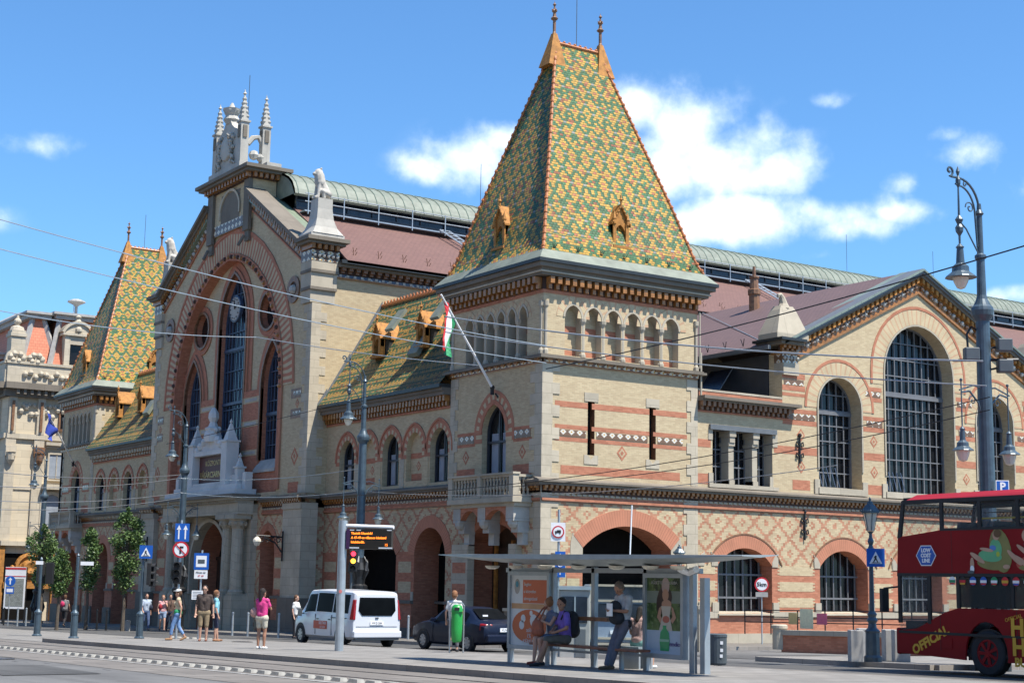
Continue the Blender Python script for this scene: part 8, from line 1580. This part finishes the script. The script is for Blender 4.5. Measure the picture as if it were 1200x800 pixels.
person('man in pale blue shirt with dark shoulder bag, behind the crossing sign post', ppos(170, 738.5), face_to(.5), walk, 1.74, SK, HAIRD, False, cmat('pale_blue_shirt', (.36, .42, .5)), .4, cmat('blue_jeans', (.05, .08, .16)), .95, blk, vox=.02, extras=ex_bagd)
def ex_redc(t, J, k): bag_strap(t, J, k, cmat('crimson_bag', (.32, .02, .03)), V(.1, -.12, 1.15), (.13, .6, .8), 'shL')
person('woman in pink vest and short denim skirt carrying a crimson bag', ppos(189.5, 739), face_to(.3), dict(walk, elL=V(.1, .2, 1.2), wrL=V(.18, .1, 1.38)), 1.68, SK, HAIRL, False, cmat('pale_pink_vest', (.46, .26, .26)), .0, cmat('denim_skirt', (.2, .26, .36)), .3, cmat('dark_shoe', (.05, .03, .03)), True, vox=.02, extras=ex_redc)
person('partly hidden person in dark clothes just behind the woman with the crimson bag', ppos(198, 739), face_to(.4), walk, 1.72, SK, HAIRD, False, cmat('brown_top', (.12, .07, .05)), .4, nvy, .95, blk, vox=.02)
person('person with short fair hair in a white top standing behind the green bin', at_depth(533, 44.6, .13), face_to(2.9), {}, 1.70, SK, HAIRL, False, wt, .3, cmat('grey_trousers', (.1, .1, .11)), .9, blk, True, vox=.018)
# --- seated couple on the shelter bench
seat = lambda z0=.47: dict(hip=V(0, 0, z0+.12), chest=V(.03, 0, z0+.46), neck=V(.05, 0, z0+.66), head=V(.09, 0, z0+.82), shL=V(.04, .18, z0+.6), shR=V(.04, -.18, z0+.6), hpL=V(.02, .10, z0+.10), hpR=V(.02, -.10, z0+.10), knL=V(.44, .13, z0+.06), knR=V(.44, -.13, z0+.06), anL=V(.40, .13, .09), anR=V(.40, -.13, .09))
def seat_at(px): q = yplane(px, -15.86); return Vector((q.x, q.y, gz(q.x, q.y)+.13))
pm = seat(); pm.update(elL=V(.06, .30, .80), wrL=V(.26, .20, .72), elR=V(.16, -.25, .82), wrR=V(.3, .02, .74), knL=V(.42, .02, .56), anL=V(.62, .04, .10), knR=V(.40, -.10, .55), anR=V(.50, -.10, .10), head=V(.12, .06, 1.28), look=V(.7, .7, -.1), chest=V(.06, .02, .93), toeL=V(1, .2, -.1), neck=V(.08, .03, 1.13))
def ex_rucksack(t, J, k): m = MB(); m.cap(J['chest']+V(-.2, 0, .1), J['chest']+V(-.22, 0, -.2), .13, .15, 0, 14); m.build('rucksack', blk, t, remesh=.013); s = MB(); [s.tube([J['sh'+q]+V(-.1, 0, .05), J['sh'+q]+V(.03, 0, .08), J['sh'+q]+V(.12, 0, -.1)], .02, 0, 6) for q in 'LR']; s.build('rucksack_strap', blk, t)
HB = math.pi*.93
person('seated young man in purple t-shirt and checked shorts wearing a black rucksack', seat_at(664), HB-.15, pm, 1.78, SKT, HAIRD, False, cmat('purple_tshirt', (.16, .10, .42)), .36, cmat('checked_shorts', (.10, .095, .08)), .5, blk, vox=.010, extras=ex_rucksack, group=None)
pw = seat(.52); pw.update(head=V(.10, -.08, 1.36), look=V(.3, -.9, -.15), elR=V(.12, -.28, 1.0), wrR=V(.02, -.42, 1.05), elL=V(.2, .18, .92), wrL=V(.3, .02, .98), knL=V(.42, .08, .58), anL=V(.40, .12, .12), knR=V(.44, -.08, .6), anR=V(.5, -.02, .12), neck=V(.06, -.04, 1.2))
def ex_tote(t, J, k):
    m = MB(); m.ball(V(.34, -.12, .83), .19, 0, 16, (.6, .95, .9)); m.cap(V(.34, -.2, .72), V(.34, -.02, .72), .1, .1, 0, 12); m.build('tote_bag', cmat('terracotta_bag', (.32, .10, .055)), t, remesh=.012); s = MB(); s.tube([V(.36, -.22, .95), V(.2, -.16, 1.2), V(.12, -.1, 1.28)], .02, 0, 6); s.tube([V(.36, -.02, .95), V(.22, -.04, 1.18), V(.12, -.06, 1.28)], .02, 0, 6); s.build('bag_handle', cmat('terracotta_strap', (.25, .08, .045)), t)
def ex_bun(t, J, k):
    h = J['head']; lk = J['look']; m = MB(); m.ball(h+V(0, 0, .045)*k-lk*.02*k, .103*k, 0, 14, (1, .95, 1.08)); m.ball(h+V(0, 0, .13)*k-lk*.06*k, .05*k, 0, 10); m.build('hair_bun', HAIRL, t, remesh=.010)
person('seated young woman with reddish hair bun, blue-grey vest and terracotta bag', seat_at(650), HB+.15, pw, 1.68, SK, None, False, cmat('blue_grey_vest', (.13, .16, .24)), .0, cmat('denim_shorts', (.16, .24, .36)), .3, cmat('red_sandal', (.3, .05, .03)), True, vox=.010, extras=lambda t, J, k: (ex_tote(t, J, k), ex_bun(t, J, k)))
# --- man leaning on the shelter rail, reading
ml = dict(hip=V(0, 0, .93), chest=V(-.02, 0, 1.24), neck=V(.04, 0, 1.45), head=V(.10, 0, 1.58), look=V(.85, .1, -.5), knL=V(.18, .07, .52), anL=V(.30, .02, .1), knR=V(.22, -.05, .52), anR=V(.42, .04, .1), shL=V(0, .2, 1.4), shR=V(0, -.2, 1.4), elL=V(.10, .27, 1.15), wrL=V(.30, .10, 1.16), elR=V(.08, -.27, 1.14), wrR=V(.31, -.02, 1.14))
def ex_read(t, J, k):
    m = MB(); m.ball(V(.2, .0, 1.2)*k, .17*k, 0, 14, (.75, .9, .95)); m.cap(V(.16, .05, 1.02)*k, V(.16, -.05, 1.02)*k, .14*k, .14*k, 0, 12); m.build('front_bag', cmat('black_bag', (.025, .028, .035)), t, remesh=.012); m = MB(); m.box(.38*k, .40*k, .0, .2, 1.05*k, 1.3*k); m.build('leaflet', 'wpaint', t)
    m = MB(); m.cap(J['hip']+V(-.02, .19, .0), J['hip']+V(-.02, .19, -.05), .05, .05, 0, 8); m.build('belt_pouch', blk, t)
q = yplane(731, -15.72)
person('grey-haired man in grey t-shirt leaning and reading, black bag on his chest', Vector((q.x, q.y, gz(q.x, q.y)+.13)), math.pi*.97, ml, 1.80, SKT, HAIRG, False, cmat('grey_tshirt', (.42, .43, .45)), .38, cmat('slate_trousers', (.11, .11, .14)), .97, cmat('brown_shoe', (.12, .07, .04)), vox=.010, extras=ex_read)
ps = seat(); ps.update(look=V(1, 0, -.3), head=V(.12, 0, 1.25))
q = yplane(748, -14.9); person('seated woman in pale floral dress half hidden behind the reading man', Vector((q.x, q.y, gz(q.x, q.y)+.13)), 0.3, ps, 1.6, SK, HAIRD, True, cmat('floral_pink', (.42, .26, .24)), .3, cmat('teal_skirt', (.16, .3, .28)), .5, wt, True, vox=.016, skirt=False)
b = MB(); b.box(-.3, .3, -.22, .22, .42, .47); b.box(-.26, -.2, -.2, .2, 0, .42); b.box(.2, .26, -.2, .2, 0, .42); tag(b.build('street_bench', 'galv', loc=Vector((q.x, q.y, gz(q.x, q.y)+.12)), rot=.3), 'grey street seat behind the shelter glass under the woman in the floral dress', 'bench')

bl = bus.location; bq = bus.rotation_euler.z
for xx, yy, lb, c_ in ((1.25, .62, 'passenger in dark clothes seated upstairs on the red bus, farther forward', blk), (-.55, .62, 'passenger in a brown top seated upstairs on the red bus, farther back', cmat('brown_top2', (.12, .07, .05)))):
    person(lb, Vector((bl.x+xx*math.cos(bq)-yy*math.sin(bq), bl.y+xx*math.sin(bq)+yy*math.cos(bq), bl.z+2.27)), bq, seat(), 1.7, SK, HAIRD, False, c_, .4, nvy, .9, blk, vox=.02, fingers=False)
# ================================================================ camera, light, sky
cam = bpy.data.cameras.new('camera'); co = bpy.data.objects.new('camera', cam); COL.objects.link(co); scene.camera = co
cam.sensor_width = 36; cam.lens = FPX/1200*36; cam.clip_end = 6000; cam.clip_start = .2
co.matrix_world = Matrix(((RT.x, UP.x, -FW.x, CAM.x), (RT.y, UP.y, -FW.y, CAM.y), (RT.z, UP.z, -FW.z, CAM.z), (0, 0, 0, 1)))
el = R(62); sd = Vector((.42, -.905, 0)).normalized()*math.cos(el)+Vector((0, 0, math.sin(el)))
sun = bpy.data.lights.new('sun', 'SUN'); sun.energy = 4.6; sun.angle = R(.53); sun.color = (1, .95, .86); so = bpy.data.objects.new('sun', sun); COL.objects.link(so)
so.rotation_euler = sd.to_track_quat('Z', 'Y').to_euler()
w = bpy.data.worlds.new('World'); scene.world = w; w.use_nodes = True; t = w.node_tree; t.nodes.clear()
def N(ty, **k):
    x = t.nodes.new(ty)
    for a, b in k.items(): setattr(x, a, b)
    return x
def put(s, v):
    if hasattr(v, 'is_output'): t.links.new(v, s)
    else: s.default_value = v
def mt(op, a, b=0.0): x = N('ShaderNodeMath', operation=op); put(x.inputs[0], a); put(x.inputs[1], b); return x.outputs[0]
sky = N('ShaderNodeTexSky', sky_type='NISHITA'); sky.sun_disc = False; sky.sun_elevation = el; sky.sun_rotation = math.atan2(sd.x, sd.y); sky.air_density = 1.0; sky.dust_density = .25; sky.ozone_density = 3.0
tint = N('ShaderNodeMix', data_type='RGBA', blend_type='MULTIPLY'); put(tint.inputs[0], 1.0); put(tint.inputs[6], sky.outputs[0]); put(tint.inputs[7], (.68, 1.04, 1.30, 1))
tc = N('ShaderNodeTexCoord'); dirv = tc.outputs['Generated']
# the day's cumulus: lumps at their own bearings, frayed by noise
nz = N('ShaderNodeTexNoise'); nz.inputs['Scale'].default_value = 11; nz.inputs['Detail'].default_value = 9; nz.inputs['Roughness'].default_value = .58; t.links.new(dirv, nz.inputs['Vector'])
nz2 = N('ShaderNodeTexNoise'); nz2.inputs['Scale'].default_value = 34; nz2.inputs['Detail'].default_value = 6; t.links.new(dirv, nz2.inputs['Vector'])
blobs = [(800, 150, 62, 40), (770, 190, 60, 45), (850, 185, 75, 38), (910, 200, 50, 28), (745, 130, 45, 30), (560, 185, 60, 32), (505, 195, 42, 20), (590, 165, 40, 24), (640, 190, 60, 40), (700, 160, 55, 45), (880, 255, 95, 26), (980, 252, 80, 22), (1050, 250, 45, 14), (820, 262, 60, 20), (1150, 178, 42, 20), (1110, 158, 22, 10), (960, 118, 38, 9), (1055, 215, 26, 14), (965, 300, 34, 10), (1188, 346, 34, 10), (45, 170, 62, 13), (-60, 250, 60, 16), (1300, 200, 70, 30), (1000, 262, 60, 20)]
acc = None
for (px, py, rx, ry) in blobs:
    d = ray(px, py).normalized(); h = RT; 
    sub = N('ShaderNodeVectorMath', operation='SUBTRACT'); t.links.new(dirv, sub.inputs[0]); sub.inputs[1].default_value = d
    dx = N('ShaderNodeVectorMath', operation='DOT_PRODUCT'); t.links.new(sub.outputs[0], dx.inputs[0]); dx.inputs[1].default_value = Vector((_sy, -_cy, 0))*(FPX/rx)
    dz = N('ShaderNodeVectorMath', operation='DOT_PRODUCT'); t.links.new(sub.outputs[0], dz.inputs[0]); dz.inputs[1].default_value = Vector((0, 0, FPX/ry))
    q = mt('ADD', mt('MULTIPLY', dx.outputs['Value'], dx.outputs['Value']), mt('MULTIPLY', dz.outputs['Value'], dz.outputs['Value'])); g = mt('POWER', 2.718, mt('MULTIPLY', q, -.75))
    fr = N('ShaderNodeVectorMath', operation='DOT_PRODUCT'); t.links.new(dirv, fr.inputs[0]); fr.inputs[1].default_value = d; g = mt('MULTIPLY', g, mt('GREATER_THAN', fr.outputs['Value'], .5))
    if px in (45, 1188, 960, -60, 1110, 1055, 965): g = mt('MULTIPLY', g, .5)
    if px in (1150, 505): g = mt('MULTIPLY', g, .72)
    acc = g if acc is None else mt('MAXIMUM', acc, g)
n1 = mt('SUBTRACT', nz.outputs['Fac'], .5); n2 = mt('SUBTRACT', nz2.outputs['Fac'], .5)
den = mt('ADD', mt('ADD', acc, mt('MULTIPLY', n1, 2.9)), mt('MULTIPLY', n2, .9))
mr = N('ShaderNodeMapRange', interpolation_type='SMOOTHSTEP'); put(mr.inputs[0], den); mr.inputs[1].default_value = .2; mr.inputs[2].default_value = 1.05
gate = N('ShaderNodeMapRange', interpolation_type='SMOOTHSTEP'); put(gate.inputs[0], acc); gate.inputs[1].default_value = .08; gate.inputs[2].default_value = .3
cov = mt('MULTIPLY', mt('MULTIPLY', mr.outputs[0], gate.outputs[0]), .95)
shade = N('ShaderNodeMapRange'); put(shade.inputs[0], mt('ADD', den, mt('MULTIPLY', n2, 1.0))); shade.inputs[1].default_value = .4; shade.inputs[2].default_value = 1.3
cc = N('ShaderNodeMix', data_type='RGBA'); put(cc.inputs[0], shade.outputs[0]); put(cc.inputs[6], (5.6, 7.0, 9.0, 1)); put(cc.inputs[7], (8.6, 9.1, 9.8, 1))
mx = N('ShaderNodeMix', data_type='RGBA'); put(mx.inputs[0], cov); put(mx.inputs[6], tint.outputs[2]); put(mx.inputs[7], cc.outputs[2])
bg = N('ShaderNodeBackground'); put(bg.inputs[0], mx.outputs[2]); bg.inputs[1].default_value = .09; out = N('ShaderNodeOutputWorld'); t.links.new(bg.outputs[0], out.inputs[0])
scene.view_settings.view_transform = 'Standard'; scene.view_settings.look = 'None'; scene.view_settings.gamma = 1; scene.view_settings.exposure = .85
scene.render.engine = 'CYCLES'; scene.cycles.max_bounces = 6; scene.cycles.use_denoising = True
scene.render.resolution_x = 1024; scene.render.resolution_y = 682
